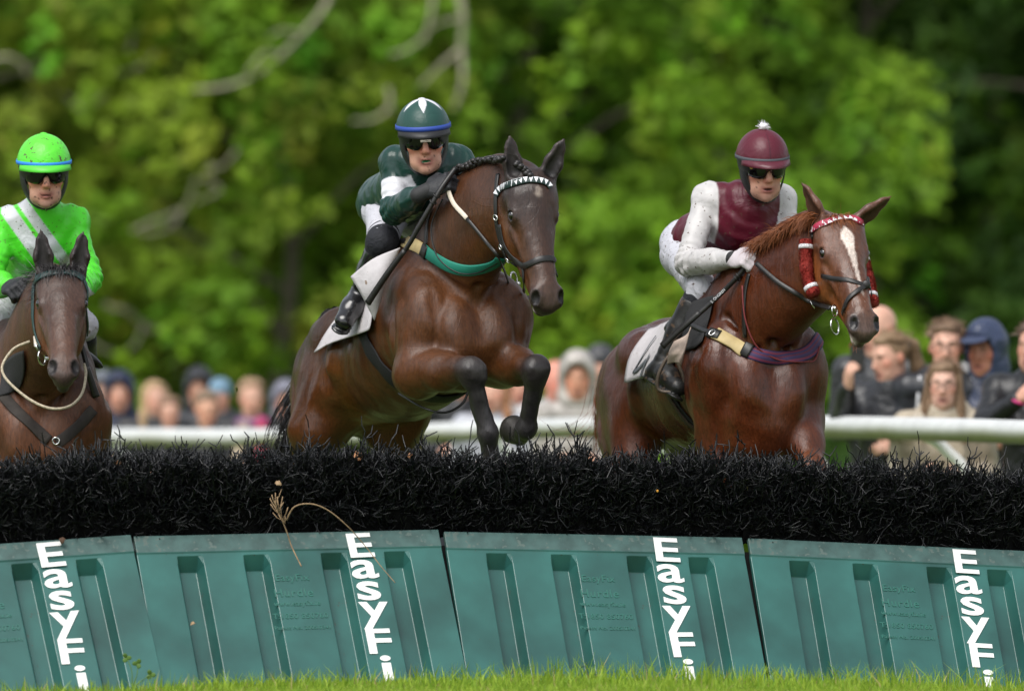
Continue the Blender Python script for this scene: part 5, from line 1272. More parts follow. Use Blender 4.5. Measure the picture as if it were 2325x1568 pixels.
rider2 = rider("jockey in lime green silks with two white sashes at the left edge", J2, h2,
    dict(silk=LG, silk_mat=m_silk2, paint=paint2, breech_mat=m_breech2, boot_mat=m_boot_dirty, glove_mat=m_glove_b, cuff_mat=mat("lime_cuff", (0.09, 0.55, 0.03), 0.5), seed=23, stubble=0.6, ruddy=0.5, mud=0.9,
         palmr=(0.25, 0.8, -0.6), thumbr=(0, -0.2, 1), palml=(-0.3, 0.2, -1), thumbl=(0, 0.4, 1), helm=helm2), P(60, 660, 1.95))
# ================================================================== TACK, MANES AND TAILS
def strands(name, guide, s0, s1, n, mt, parent, seed, w=0.003, waver=0.01, ragged=0.25, flat=None):
    """long hair following a guide line, spreading from s0 to s1 wide"""
    r = np.random.RandomState(seed); g = np.array([list(p) for p in cr(guide, 6)]); m = len(g); V = []; F = []
    for i in range(n):
        o = r.normal(size=3); o /= np.linalg.norm(o)*max(0.3, r.uniform()); o *= 0.6
        if flat is not None: o = o*np.array(flat)
        f0 = 1-ragged*r.uniform(); ph = r.uniform(0, 6.28, 3); k = max(4, int(m*f0)); b = len(V)
        for j in range(k):
            t = j/(m-1); p = g[j]+o*lerp(s0, s1, t)+waver*t*np.sin(ph+t*7*np.array([1, 1.3, 0.8])); d = g[min(j+1, m-1)]-g[max(j-1, 0)]; d = d/max(np.linalg.norm(d), 1e-9)
            sd = np.cross(d, (math.sin(ph[0]), math.cos(ph[0]), 0.4)); sd /= max(np.linalg.norm(sd), 1e-9); ww = w*(1-0.7*j/(k-1)); V += [p-sd*ww, p+sd*ww]
        for j in range(k-1): F.append((b+2*j, b+2*j+1, b+2*j+3, b+2*j+2))
    return link(name, np_mesh(name, np.array(V), quads=np.array(F)), mt, parent)
m_mane_b = mat("black_mane", (0.012, 0.010, 0.010), 0.42, spec=0.5)
m_mane_c = mat("chestnut_mane", (0.23, 0.075, 0.024), 0.5, spec=0.4)
m_tail_c = mat("chestnut_tail", (0.16, 0.045, 0.015), 0.5)
def strap(h, uv, w, th, mt, name, parent=None, off=0.003, n=5):
    p, nn = drape(h.bvh, [tuple(q)[:2] for q in cr([Vector((u, v, 0)) for u, v in uv], n)], off=off)
    for _ in range(2): p = [p[0]]+[(p[i-1]+p[i]*2+p[i+1])/4 for i in range(1, len(p)-1)]+[p[-1]]; nn = [nn[0]]+[(nn[i-1]+nn[i]+nn[i+1]).normalized() for i in range(1, len(nn)-1)]+[nn[-1]]
    m = MB(); m.ribbon(p, nn, w, th); o = m.build(name, mt, parent or h.e); return o, p, nn
def patch(h, rows, mt, name, parent, off=0.012, sub=4, flare=None, thick=0.004, ripple=0.0):
    """cloth lying on the horse: rows of picture points carried on to it"""
    grid = []
    for r in rows:
        c = cr([Vector((u, v, 0)) for u, v in r], sub); grid.append(c)
    cols = [cr([g[i] for g in grid], sub) for i in range(len(grid[0]))]; V = []; F = []; m = len(cols[0])
    for i, c in enumerate(cols):
        p, nn = drape(h.bvh, [(q.x, q.y) for q in c], off=off)
        for j in range(m):
            fl = 0.0 if flare is None else flare*(j/(m-1))**2
            V.append(p[j]+nn[j]*(fl+ripple*math.sin(i*0.9+j*0.35)))
    for i in range(len(cols)-1):
        for j in range(m-1): F.append((i*m+j, (i+1)*m+j, (i+1)*m+j+1, i*m+j+1))
    for _ in range(2):
        W = [v.copy() for v in V]
        for i in range(len(cols)):
            for j in range(m):
                nb = [W[a*m+b] for a, b in ((i-1, j), (i+1, j), (i, j-1), (i, j+1)) if 0 <= a < len(cols) and 0 <= b < m]; V[i*m+j] = W[i*m+j]*0.5+sum(nb, Vector())/len(nb)*0.5
    o = link(name, py_mesh(name, V, F), mt, parent); md = o.modifiers.new("t", 'SOLIDIFY'); md.thickness = thick; md.offset = 0; return o
def sheet(ctrl, mt, name, parent, sub=6, thick=0.004, ripple=0.004):
    """free-hanging cloth from a grid of points"""
    rows = [cr(r, sub) for r in ctrl]; cols = [cr([r[i] for r in rows], sub) for i in range(len(rows[0]))]; m = len(cols[0]); V = []; F = []
    for i, c in enumerate(cols):
        for j, p in enumerate(c): V.append(p+Vector((0, -1, 0))*ripple*math.sin(i*0.7+1.2*math.sin(j*0.4)))
    for i in range(len(cols)-1):
        for j in range(m-1): F.append((i*m+j, (i+1)*m+j, (i+1)*m+j+1, i*m+j+1))
    o = link(name, py_mesh(name, V, F), mt, parent); md = o.modifiers.new("t", 'SOLIDIFY'); md.thickness = thick; md.offset = 0; return o
def browband(h, uv, base_mat, tri_mat, n_tri, w):
    o, p, nn = strap(h, uv, w, 0.006, base_mat, "browband", off=0.004, n=8)
    if tri_mat is None: return o
    q = resample(p, n_tri+1, False); qn = [nn[min(len(nn)-1, int(i*(len(nn)-1)/n_tri))] for i in range(n_tri+1)]; m = MB()
    for i in range(n_tri):
        a, b, n_ = q[i], q[i+1], qn[i]; t = (b-a).normalized(); s = t.cross(n_).normalized()*w*0.46
        if s.z < 0: s = -s
        lo, up = (a+b)/2-s, s; k = n_*0.0075; e = (b-a)*0.46; c = (a+b)/2
        pts = [c-e+s*browband.sgn+k, c+e+s*browband.sgn+k, c-s*browband.sgn+k]; b0 = len(m.v); m.v += pts+[x-n_*0.003 for x in pts]
        m.f += [(b0, b0+1, b0+2), (b0+3, b0+5, b0+4), (b0, b0+3, b0+4, b0+1), (b0+1, b0+4, b0+5, b0+2), (b0+2, b0+5, b0+3, b0)]
    m.build("browband_triangles", tri_mat, o, False); return o
browband.sgn = 1
def band_loop(h, p3, w, th, mt, name, near, off=0.006, n=72, parent=None):
    a, b, c = [Vector(x) for x in p3]; no = (b-a).cross(c-a).normalized(); lp = plane_loop(h.me, a, no, near); lp = smooth_loop(resample(lp, n), 4)
    q, nn = snap(h.bvh, lp, off); m = MB(); m.ribbon(q, nn, w, th, closed=True); return m.build(name, mt, parent or h.e)
def saddle(h, x0=0.02):
    T = h.T; S = SDF(); L = h.L
    S.cap(T(x0+0.14, 0, 0.375), T(x0-0.14, 0, 0.350), 0.055, 0.065, 0.04, (h.U, 0.6)); S.cap(T(x0+0.16, 0, 0.385), T(x0+0.17, 0, 0.40), 0.04, 0.03, 0.03); S.cap(T(x0-0.17, 0, 0.36), T(x0-0.19, 0, 0.385), 0.06, 0.04, 0.04, (h.F, 0.6))
    for s in (1, -1): S.cap(T(x0+0.08, s*0.07, 0.345), T(x0+0.13, s*0.235, 0.20), 0.07, 0.075, 0.05, (h.L*0.6+h.U*0.8*s, 0.3))
    me, _, _ = S.mesh("saddle", 0.012); return link("saddle", me, m_leather, h.e)
m_tan = mat("tan_pad", (0.47, 0.36, 0.17), 0.6, noise=0.12, nscale=30)
m_cloth = mat("saddle_cloth", (0.50, 0.475, 0.485), 0.8, noise=0.08, nscale=20, wrinkle=0.2, wscale=18, speck=((0.22, 0.16, 0.12), 40, 0.68))
m_cloth2 = mat("soiled_cloth", (0.46, 0.36, 0.30), 0.85, noise=0.2, nscale=15, wrinkle=0.3, wscale=18)
m_teal = mat("green_elastic", (0.010, 0.20, 0.140), 0.6, bump=0.2, bscale=300, bdist=0.001)
m_bb_d = mat("browband_dark_green", (0.012, 0.03, 0.028), 0.5); m_bb_w = mat("browband_white", (0.78, 0.78, 0.82), 0.4)
m_rein_w = mat("white_rein", (0.66, 0.58, 0.48), 0.55)

# ---------------- leaping bay
H1 = horse1; e1 = H1.e
saddle(H1, 0.05)
browband(H1, [(1127, 444), (1137, 430), (1160, 418), (1190, 411), (1220, 411), (1240, 417), (1248, 427)], m_bb_d, m_bb_w, 15, 0.030)
strap(H1, [(1131, 396), (1127, 430), (1126, 480), (1130, 520), (1140, 560), (1152, 588), (1168, 612)], 0.020, 0.005, m_leather, "cheekpiece")
strap(H1, [(1134, 510), (1143, 552), (1160, 582), (1187, 603), (1202, 599), (1225, 589), (1250, 587), (1264, 593)], 0.028, 0.0035, m_leather, "noseband", off=0.004)
strap(H1, [(1187, 603), (1190, 630), (1186, 665)], 0.015, 0.004, m_leather, "lower_noseband", off=0.004)
mb = MB(); by = drape(H1.bvh, [(1183, 640)], off=0.012)[0][0]; mb.torus(by+Vector((-0.02, -0.01, 0.02)), (1, -0.5, 0.1), 0.032, 0.0042); mb.torus(by+Vector((0.018, -0.012, 0.045)), (1, -0.7, 0), 0.015, 0.0035, 12); mb.ball(by+Vector((0.0, -0.014, 0.0)), 0.011); mb.build("bit_ring", m_steel, e1)
for (u, v) in ((1129, 494), (1156, 588), (1141, 560)):
    mb = MB(); q, n_ = drape(H1.bvh, [(u, v)], off=0.012); mb.torus(q[0], n_[0], 0.011, 0.0028, 10, 5, 1.3); mb.build("buckle", m_steel, e1)
bit1 = by+Vector((-0.03, 0, -0.02)); hand1 = front(H1, 1016, 428, 0.585, .04)
pts = cr([hand1, front(H1, 1030, 462, 0.56, .012), front(H1, 1060, 496, 0.50, .012), front(H1, 1100, 545, 0.4, .012), front(H1, 1135, 590, 0.35, .015), bit1], 6); k = 12
mb = MB(); mb.ribbon(pts[:k+1], [Vector((-0.5, -1, 0.2))]*(k+1), 0.020, 0.005); mb.build("rein", m_rein_w, e1)
mb = MB(); mb.ribbon(pts[k:], [Vector((-0.5, -1, 0.2))]*(len(pts)-k), 0.015, 0.005); mb.build("rein", m_leather, e1)
mb = MB(); mb.tube(cr([bit1+Vector((.02, 0, -.03)), P(1172, 668, by.y-.01), P(1180, 688, by.y), P(1195, 690, by.y+.02), P(1200, 672, by.y+.05)], 5), 0.006, 6); mb.build("bit_connector", m_leather, e1)
# other rein on the far side of the neck
mb = MB(); q = cr([P(1040, 412, 0.72), P(1120, 470, 0.60)+Vector((.16, .25, 0)), H1.H(0.45, 0.08, -0.13)], 6); mb.ribbon(q, [Vector((1, -0.3, 0))]*len(q), 0.015, 0.005); mb.build("rein", m_leather, e1)
strap(H1, [(1138, 584), (1125, 596), (1100, 607), (1060, 613), (1020, 604), (985, 583), (962, 565)], 0.056, 0.008, m_teal, "breast_girth", off=0.004)
strap(H1, [(966, 570), (948, 558), (922, 551)], 0.056, 0.010, m_tan, "breast_girth_pad", off=0.005)
strap(H1, [(972, 576), (962, 566)], 0.062, 0.013, m_leather, "girth_keeper", off=0.005)
strap(H1, [(930, 553), (905, 552), (885, 565)], 0.022, 0.006, m_leather, "breast_girth_strap", off=0.008)
q = [P(1003, 448, 0.60), P(982, 490, 0.62), P(978, 540, 0.66), P(975, 575, 0.70)]; mb = MB()
qq, nq = drape(H1.bvh, [(985, 470), (974, 500), (970, 535), (968, 568)], off=0.008); mb.ribbon(cr(qq, 4), [nq[0]]*13, 0.018, 0.004); mb.build("neck_strap", m_leather, e1)
q, nq = drape(H1.bvh, [(1010, 455), (988, 500), (985, 540), (1000, 585), (1040, 616), (1085, 615), (1128, 592)], off=0.012); mb = MB(); mb.tube(cr(q, 5), 0.0032, 6); mb.build("neck_cord", m_leather, e1)
band_loop(H1, [H1.T(0.04, -0.30, 0.10), H1.T(0.20, -0.14, -0.34), H1.T(0.20, 0.14, -0.34)], 0.085, 0.006, m_web, "girth", H1.T(0.1, 0, 0))
mb = MB(); q = cr([P(905, 893, 0.86), P(960, 925, .62), P(1010, 936, .60), P(1050, 915, .62), P(1064, 880, .66)], 6); mb.tube(q, 0.0055, 6); mb.build("girth_loop", m_leather, e1)
# white cloth: a flap blown forward over the rider's shin, and the skirt under the boot
yb = 0.86
sheet([[P(796, 628, yb-.02), P(846, 588, yb-.06), P(908, 562, yb-.02)], [P(822, 672, yb-.04), P(862, 640, yb-.10), P(890, 612, yb-.02)], [P(850, 728, yb-.02), P(862, 690, yb-.03), P(872, 650, yb+.02)]], m_cloth, "saddle_cloth_flap", e1, ripple=0.006)
patch(H1, [[(856, 640), (806, 680), (768, 722)], [(860, 700), (808, 735), (738, 768)], [(862, 750), (798, 774), (722, 808)]], m_cloth, "saddle_cloth", e1, off=0.014, flare=0.03, ripple=0.003)
# plaited mane and forelock
mb = MB(); cp = [P(1018, 402, 0.78), P(1050, 384, 0.70), P(1085, 370, 0.60), P(1120, 368, 0.48)]; cp, _n = drape(H1.bvh, [(1012, 424), (1036, 400), (1062, 388), (1090, 378), (1118, 374), (1140, 372)], off=0.006); cc = resample(cr(cp, 6), 34, False)
rr = random.Random(5)
for i, p in enumerate(cc):
    for s in (-1, 1): mb.ball(p+Vector((s*0.008+rr.uniform(-.004, .004), -0.004, 0.012+0.010*(i % 2)+rr.uniform(-.004, .004))), (0.015, 0.013, 0.012), 8, 6)
mb.build("plaited_mane", m_mane_b, e1)
mb = MB(); fp, _n = drape(H1.bvh, [(1172, 372), (1180, 380), (1190, 390), (1200, 402)], off=0.006)
for i, p in enumerate(resample(cr(fp, 5), 9, False)): mb.ball(p+Vector((0.006*(-1)**i, -0.004, 0.004)), (0.016, 0.014, 0.013), 8, 6)
mb.build("plaited_forelock", m_mane_b, e1)
tr0 = H1.T(-1.03, 0, 0.18)
strands("tail", [tr0, P(765, 735, tr0.y+.10), P(735, 790, tr0.y+.12), P(715, 870, tr0.y+.10), P(685, 935, tr0.y+.08), P(662, 990, tr0.y+.08), P(652, 1060, tr0.y+.1)], 0.03, 0.060, 800, m_mane_b, e1, 9, w=0.0042, waver=0.02, ragged=0.35)

# ---------------- chestnut
H2 = horse2; e2 = H2.e
saddle(H2, 0.06)
m_red = mat("red_sheepskin", (0.30, 0.030, 0.022), 0.95, noise=0.3, nscale=40, bump=0.8, bscale=90, bdist=0.006); m_bb_r = mat("browband_red", (0.36, 0.02, 0.06), 0.45); m_silver = mat("silver_tape", (0.62, 0.62, 0.64), 0.4, noise=0.2, nscale=40)
browband.sgn = -1
browband(H2, [(1845, 524), (1860, 511), (1889, 501), (1916, 497), (1938, 497), (1956, 507)], m_bb_r, m_bb_w, 13, 0.028)
strap(H2, [(1842, 500), (1843, 520), (1846, 540)], 0.018, 0.005, m_leather, "headpiece")
for side, pix, name in ((-1, [(1838, 548), (1836, 585), (1842, 630), (1858, 668)], "near"), (1, [(1971, 540), (1978, 580), (1981, 620), (1976, 655)], "far")):
    if side == -1: ctr, _n = drape(H2.bvh, pix, off=0.020)
    else: ctr = [H2.H(x, 0.094, -0.150+0.03*x) for x in (0.13, 0.22, 0.31, 0.41)]
    cc = cr(ctr, 6); mb = MB(); mb.tube(cc, [0.027+0.004*math.sin(i*0.9) for i in range(len(cc))], 14); sk = mb.build("sheepskin_cheekpiece", m_red, e2)
    dirs = [Vector((-0.6, -0.8, 0.1)) for _ in cc]; r0 = np.random.RandomState(3); V = []; F = []
    for i in range(2600):
        f = r0.uniform(0, len(cc)-1.01); k_ = int(f); p = cc[k_].lerp(cc[k_+1], f-k_); t = (cc[k_+1]-cc[k_]).normalized(); o_ = Vector(r0.normal(size=3)); o_ = (o_-t*o_.dot(t)).normalized(); d = (o_+Vector(r0.normal(0, 0.35, 3))).normalized(); b0 = len(V); q0 = p+o_*0.027; sd = d.cross(t).normalized()*0.0018; V += [q0-sd, q0+sd, q0+d*0.011]; F.append((b0, b0+1, b0+2))
    link("sheepskin_pile", py_mesh("pile", V, F), m_red, sk)
    for f in (0.17, 0.86):
        k_ = int(f*(len(cc)-1)); t = (cc[k_+1]-cc[k_]).normalized(); mb = MB(); mb.tube([cc[k_]-t*0.009, cc[k_], cc[k_]+t*0.009], 0.0335, 14); mb.build("tape", m_silver, sk)
strap(H2, [(1866, 626), (1890, 632), (1925, 636), (1962, 648)], 0.020, 0.003, m_leather, "noseband", off=0.004)
strap(H2, [(1962, 650), (1943, 664), (1925, 682), (1915, 712)], 0.020, 0.003, m_leather, "noseband", off=0.008)
strap(H2, [(1962, 650), (1972, 640), (1976, 628)], 0.018, 0.005, m_leather, "noseband", off=0.006); strap(H2, [(1962, 650), (1976, 655), (1983, 672)], 0.018, 0.005, m_leather, "noseband", off=0.007)
mb = MB(); q, n_ = drape(H2.bvh, [(1962, 649)], off=0.010); mb.ball(q[0], (0.020, 0.009, 0.020), 10, 6); mb.build("noseband_rosette", m_leather, e2)
by2 = drape(H2.bvh, [(1906, 706)], off=0.012)[0][0]; mb = MB(); mb.torus(by2+Vector((-0.012, -0.01, 0.0)), (1, -0.6, 0.1), 0.024, 0.004); mb.torus(by2+Vector((-0.012, -0.006, -0.068)), (1, -0.6, 0.1), 0.036, 0.004, 20, 6, 0.9); mb.ball(by2+Vector((-0.012, -0.016, 0.01)), 0.011); mb.build("bit_ring", m_steel, e2)
hand3 = front(H2, 1716, 597, 0.70, .03); bit2 = by2+Vector((-0.03, 0.0, 0.01))
q = cr([hand3, front(H2, 1760, 636, 0.60, .015), front(H2, 1800, 662, 0.55, .015), front(H2, 1842, 686, 0.48, .015), bit2], 7); mb = MB(); mb.ribbon(q, [Vector((-0.4, -1, 0.3))]*len(q), 0.021, 0.006); mb.build("rein", m_leather, e2)
mb = MB(); mb.torus(front(H2, 1844, 690, 0.475, .02), (1, -0.2, 0.5), 0.018, 0.0032, 14, 6, 1.2); mb.build("martingale_ring", m_steel, e2)
q = cr([P(1720, 592, 0.92), P(1850, 620, 0.8)+Vector((.2, .1, 0)), H2.H(0.46, 0.07, -0.13)], 6); mb = MB(); mb.ribbon(q, [Vector((1, -0.3, 0))]*len(q), 0.018, 0.005); mb.build("rein", m_leather, e2)
def stripe_mat():
    m = mat("striped_webbing", (0.10, 0.03, 0.10), 0.7); nt = m.node_tree; N = nt.nodes; L = nt.links; at = N.new("ShaderNodeVertexColor"); at.layer_name = "Col"; L.new(at.outputs[0], N["Principled BSDF"].inputs["Base Color"]); return m
m_stripe = stripe_mat()
o, p, nn = strap(H2, [(1690, 796), (1720, 806), (1760, 812), (1800, 811), (1830, 802), (1850, 784), (1858, 768)], 0.060, 0.006, m_teal, "breast_girth", off=0.004)
bpy.data.objects.remove(o); me_v = []; me_c = []; F = []; K_ = 15; cols_ = [(0.035, 0.02, 0.07), (0.16, 0.02, 0.05), (0.035, 0.03, 0.11), (0.12, 0.02, 0.05), (0.05, 0.03, 0.10)]
for i in range(len(p)):
    t = (p[min(i+1, len(p)-1)]-p[max(i-1, 0)]).normalized(); w_ = t.cross(nn[i]).normalized()
    for j in range(K_+1): me_v.append(p[i]+w_*0.058*(j/K_-0.5)+nn[i]*(0.006-0.006*(2*j/K_-1)**6)); me_c.append(cols_[(j//2) % 5])
for i in range(len(p)-1):
    for j in range(K_): F.append((i*(K_+1)+j, (i+1)*(K_+1)+j, (i+1)*(K_+1)+j+1, i*(K_+1)+j+1))
me_ = py_mesh("breast_girth", me_v, F); set_col(me_, np.array(me_c)); o = link("breast_girth", me_, m_stripe, e2); md = o.modifiers.new("t", 'SOLIDIFY'); md.thickness = 0.006; md.offset = 0
strap(H2, [(1690, 797), (1660, 778), (1624, 758)], 0.062, 0.010, m_tan, "breast_girth_pad", off=0.005); strap(H2, [(1704, 800), (1688, 791)], 0.066, 0.014, m_leather, "girth_keeper", off=0.005); strap(H2, [(1634, 764), (1612, 757)], 0.050, 0.014, m_leather, "girth_keeper", off=0.005)
strap(H2, [(1630, 764), (1600, 752), (1572, 738)], 0.022, 0.006, m_leather, "breast_girth_strap", off=0.012)
mb = MB(); q, n_ = drape(H2.bvh, [(1619, 760)], off=0.016); mb.torus(q[0], n_[0], 0.014, 0.003, 8, 5, 1.2); mb.build("buckle", m_steel, e2)
strap(H2, [(1702, 622), (1693, 660), (1690, 710), (1692, 766)], 0.020, 0.004, m_leather, "neck_strap", off=0.006)
m_cord = mat("red_cord", (0.16, 0.02, 0.02), 0.6); q, n_ = drape(H2.bvh, [(1690, 650), (1695, 720), (1715, 780), (1750, 810), (1790, 824), (1825, 823), (1846, 818), (1856, 790)], off=0.014); mb = MB(); mb.tube(cr(q, 5), 0.0038, 6); mb.build("martingale_cord", m_cord, e2)
m_pad = mat("black_pad", (0.016, 0.016, 0.017), 0.85, bump=0.3, bscale=120)
patch(H2, [[(1560, 690), (1590, 680), (1628, 668)], [(1555, 745), (1590, 735), (1618, 715)], [(1548, 800), (1578, 797), (1598, 780)]], m_pad, "saddle_pad", e2, off=0.012)
patch(H2, [[(1535, 700), (1505, 740), (1476, 752)], [(1535, 770), (1490, 790), (1438, 808)], [(1520, 850), (1475, 862), (1428, 876)]], m_cloth, "saddle_cloth", e2, off=0.018, flare=0.02, ripple=0.004)
m_num = mat("number_print", (0.10, 0.11, 0.12), 0.8)
nb = bvh_of(bpy.data.objects[[o.name for o in e2.children if o.name.startswith("saddle_cloth")][0]])
for seg, w_ in ([(1492, 764), (1470, 796), (1440, 846)], 0.022), ([(1440, 846), (1452, 838), (1470, 818)], 0.018), ([(1478, 806), (1462, 838), (1446, 862)], 0.022):
    q, n_ = drape(nb, seg, off=0.004); n_ = [x if x.y < 0 else -x for x in n_]; q = [a+b*0.004 for a, b in zip(q, n_)]; mb = MB(); mb.ribbon(cr(q, 4), [n_[0]]*(4*(len(q)-1)+1), w_, 0.0015); mb.build("cloth_number", m_num, e2)
sheet([[P(1568, 742, 0.80), P(1558, 760, 0.78), P(1530, 775, 0.80)], [P(1556, 790, 0.78), P(1545, 800, 0.75), P(1518, 800, 0.79)], [P(1546, 832, 0.80), P(1535, 822, 0.79), P(1514, 826, 0.82)]], m_cloth2, "cloth_corner", e2, ripple=0.008)
G2 = [H2.T(0.04, -0.30, 0.10), H2.T(0.20, -0.14, -0.34), H2.T(0.20, 0.14, -0.34)]
band_loop(H2, G2, 0.075, 0.006, m_web, "girth", H2.T(0.1, 0, 0)); band_loop(H2, G2, 0.030, 0.004, mat("brown_webbing", (0.06, 0.035, 0.025), 0.7), "surcingle", H2.T(0.1, 0, 0), off=0.014)
band_loop(horse3, [horse3.T(0.04, -0.30, 0.10), horse3.T(0.18, -0.14, -0.34), horse3.T(0.18, 0.14, -0.34)], 0.075, 0.006, m_web, "girth", horse3.T(0.1, 0, 0))
ir = P(1522, 872, 0.90); mb = MB(); q = cr([ir+Vector((-.055, 0, -.02)), ir+Vector((-.05, -.01, .05)), ir+Vector((0, -.01, .125)), ir+Vector((.05, -.01, .05)), ir+Vector((.058, 0, -.02)), ir+Vector((0, -0.005, -.035))], 6, closed=True); mb.tube(q, 0.0085, 8, closed=True); mb.build("stirrup_iron", mat("muddy_steel", (0.10, 0.075, 0.055), 0.5, metal=0.3), e2)
mb = MB(); q = cr([ir+Vector((0, 0, .12)), P(1545, 790, 0.93), P(1580, 690, 0.98)], 5); mb.ribbon(q, [Vector((-0.5, -1, 0))]*len(q), 0.022, 0.004); mb.build("stirrup_leather", m_leather, e2)
# pale mane, forelock, tail
cz, _n = drape(H2.bvh, [(1716, 562), (1745, 545), (1775, 528), (1805, 510), (1832, 498), (1850, 492)], off=0.0)
hair("mane", cz, [Vector((-0.8, -0.25, 0.42))]*6, 0.085, 2200, m_mane_c, e2, 4, w=0.0020, curl=0.16, grav=1.15, spread=0.010, jit=0.22, segs=8)
fz = [H2.H(0.035, y, -0.045) for y in (-0.035, 0, 0.03)]
hair("forelock", fz, [Vector((-0.5, -0.7, 0.9)), Vector((0.1, -0.8, 0.9)), Vector((0.6, -0.7, 0.5))], 0.085, 800, m_mane_c, e2, 6, w=0.0018, curl=0.30, grav=1.5, spread=0.012, jit=0.28, segs=9)
tr0 = H2.T(-1.02, 0, 0.17)
strands("tail", [tr0, tr0+Vector((.05, .14, -.05)), P(1412, 880, tr0.y+.18), P(1400, 960, tr0.y+.2), P(1396, 1050, tr0.y+.22)], 0.05, 0.05, 500, m_tail_c, e2, 12, w=0.004, waver=0.02)
strands("tail_wisps", [P(1352, 880, tr0.y+.1), P(1340, 950, tr0.y+.1), P(1290, 985, tr0.y+.1), P(1250, 975, tr0.y+.1)], 0.02, 0.07, 12, m_tail_c, e2, 14, w=0.0012, waver=0.03)
hair("whiskers", [H2.H(0.60, -0.03, -0.165), H2.H(0.60, 0, -0.17), H2.H(0.59, 0.03, -0.165)], [Vector((-0.3, -0.3, -1)), Vector((0, -0.3, -1)), Vector((0.3, -0.3, -1))], 0.030, 46, m_mane_c, e2, 7, w=0.0011, curl=0.1, grav=0.3, spread=0.012, segs=2)

# ---------------- dark bay at the left
H3 = horse3; e3 = H3.e
saddle(H3, 0.05)
m_gl = mat("green_leather", (0.018, 0.050, 0.048), 0.45, noise=0.3, nscale=40); m_brl = mat("brown_webbing_muddy", (0.028, 0.022, 0.018), 0.8, noise=0.3, nscale=30)
browband(H3, [(82, 640), (90, 630), (108, 623), (137, 620), (166, 622), (180, 628), (187, 636)], m_gl, None, 0, 0.030)
strap(H3, [(84, 625), (78, 650), (76, 690), (77, 732), (84, 765), (94, 790)], 0.022, 0.005, m_gl, "cheekpiece"); strap(H3, [(188, 632), (197, 660), (200, 700), (196, 760)], 0.020, 0.005, m_gl, "cheekpiece")
by3 = drape(H3.bvh, [(104, 806)], off=0.012)[0][0]; mb = MB(); mb.torus(by3+Vector((-0.015, -0.005, 0.0)), (1, -0.5, 0), 0.034, 0.0045, 20, 6, 0.8); mb.tube([by3+Vector((0.0, -0.01, 0)), by3+Vector((0.045, -0.02, -0.004))], [0.008, 0.012], 8); mb.tube([by3+Vector((-0.03, 0, 0.03)), by3+Vector((-0.045, 0, 0.06))], 0.006, 6); mb.build("bit_ring", m_steel, e3)
q = cr([P(52, 668, 0.86), P(64, 712, 0.74), P(78, 750, 0.62), by3+Vector((-.04, 0, .05))], 6); mb = MB(); mb.ribbon(q, [Vector((-0.3, -1, 0.2))]*len(q), 0.017, 0.006); mb.build("rein", m_rein_w, e3)
m_rope = mat("muddy_rope_rein", (0.42, 0.36, 0.26), 0.7, noise=0.3, nscale=90, bump=0.7, bscale=160)
rp3 = [(68, 775, .62), (32, 791, .62), (8, 823, .60), (7, 848, .58), (29, 876, .54), (73, 910, .50), (118, 927, .47), (159, 921, .47), (186, 893, .50), (195, 850, .56), (191, 826, .62)]
mb = MB(); mb.tube(cr([P(u, v, y-0.06) for u, v, y in rp3], 6), 0.0062, 8); mb.build("loose_rein", m_rope, e3)
strap(H3, [(2, 893), (35, 930), (75, 968), (112, 1000)], 0.050, 0.006, m_brl, "breastplate_strap", off=0.004); strap(H3, [(212, 928), (185, 958), (150, 990), (130, 1005)], 0.050, 0.006, m_brl, "breastplate_strap", off=0.004)
mb = MB(); q, n_ = drape(H3.bvh, [(128, 1000)], off=0.012); mb.torus(q[0], n_[0], 0.015, 0.004); mb.build("breastplate_ring", m_steel, e3)
patch(H3, [[(60, 790), (35, 800), (5, 830)], [(62, 840), (35, 855), (0, 880)], [(50, 880), (25, 895), (-10, 905)]], m_pad, "saddle_pad", e3, off=0.012)
sheet([[P(196, 830, 1.3), P(208, 850, 1.28), P(214, 870, 1.3)], [P(204, 880, 1.28), P(214, 900, 1.25), P(220, 905, 1.28)], [P(205, 930, 1.3), P(216, 925, 1.27), P(224, 935, 1.3)]], m_cloth2, "cloth_corner", e3, ripple=0.006)
hair("forelock", [H3.H(0.03, y, -0.045) for y in (-0.05, 0, 0.05)], [Vector((-0.5, -0.5, 1.0)), Vector((0.0, -0.7, 1.1)), Vector((0.3, -0.5, 1.0))], 0.105, 900, m_mane_b, e3, 6, w=0.0019, curl=0.22, grav=1.7, spread=0.014, jit=0.25, segs=9)
hair("mane", [p+Vector((0, 0, 0.01)) for p in H3.crest[6:-1]], [Vector((-0.9, -0.1, 0.55))]*len(H3.crest[6:-1]), 0.16, 1100, m_mane_b, e3, 8, w=0.0019, curl=0.2, grav=0.9, spread=0.015, jit=0.25, segs=8)
tr0 = H3.T(-1.03, 0, 0.17); strands("tail", [tr0, tr0+Vector((0, .1, -.06)), tr0+Vector((0, .16, -.35)), tr0+Vector((0, .14, -.7))], 0.04, 0.07, 260, m_mane_b, e3, 17, w=0.0042)

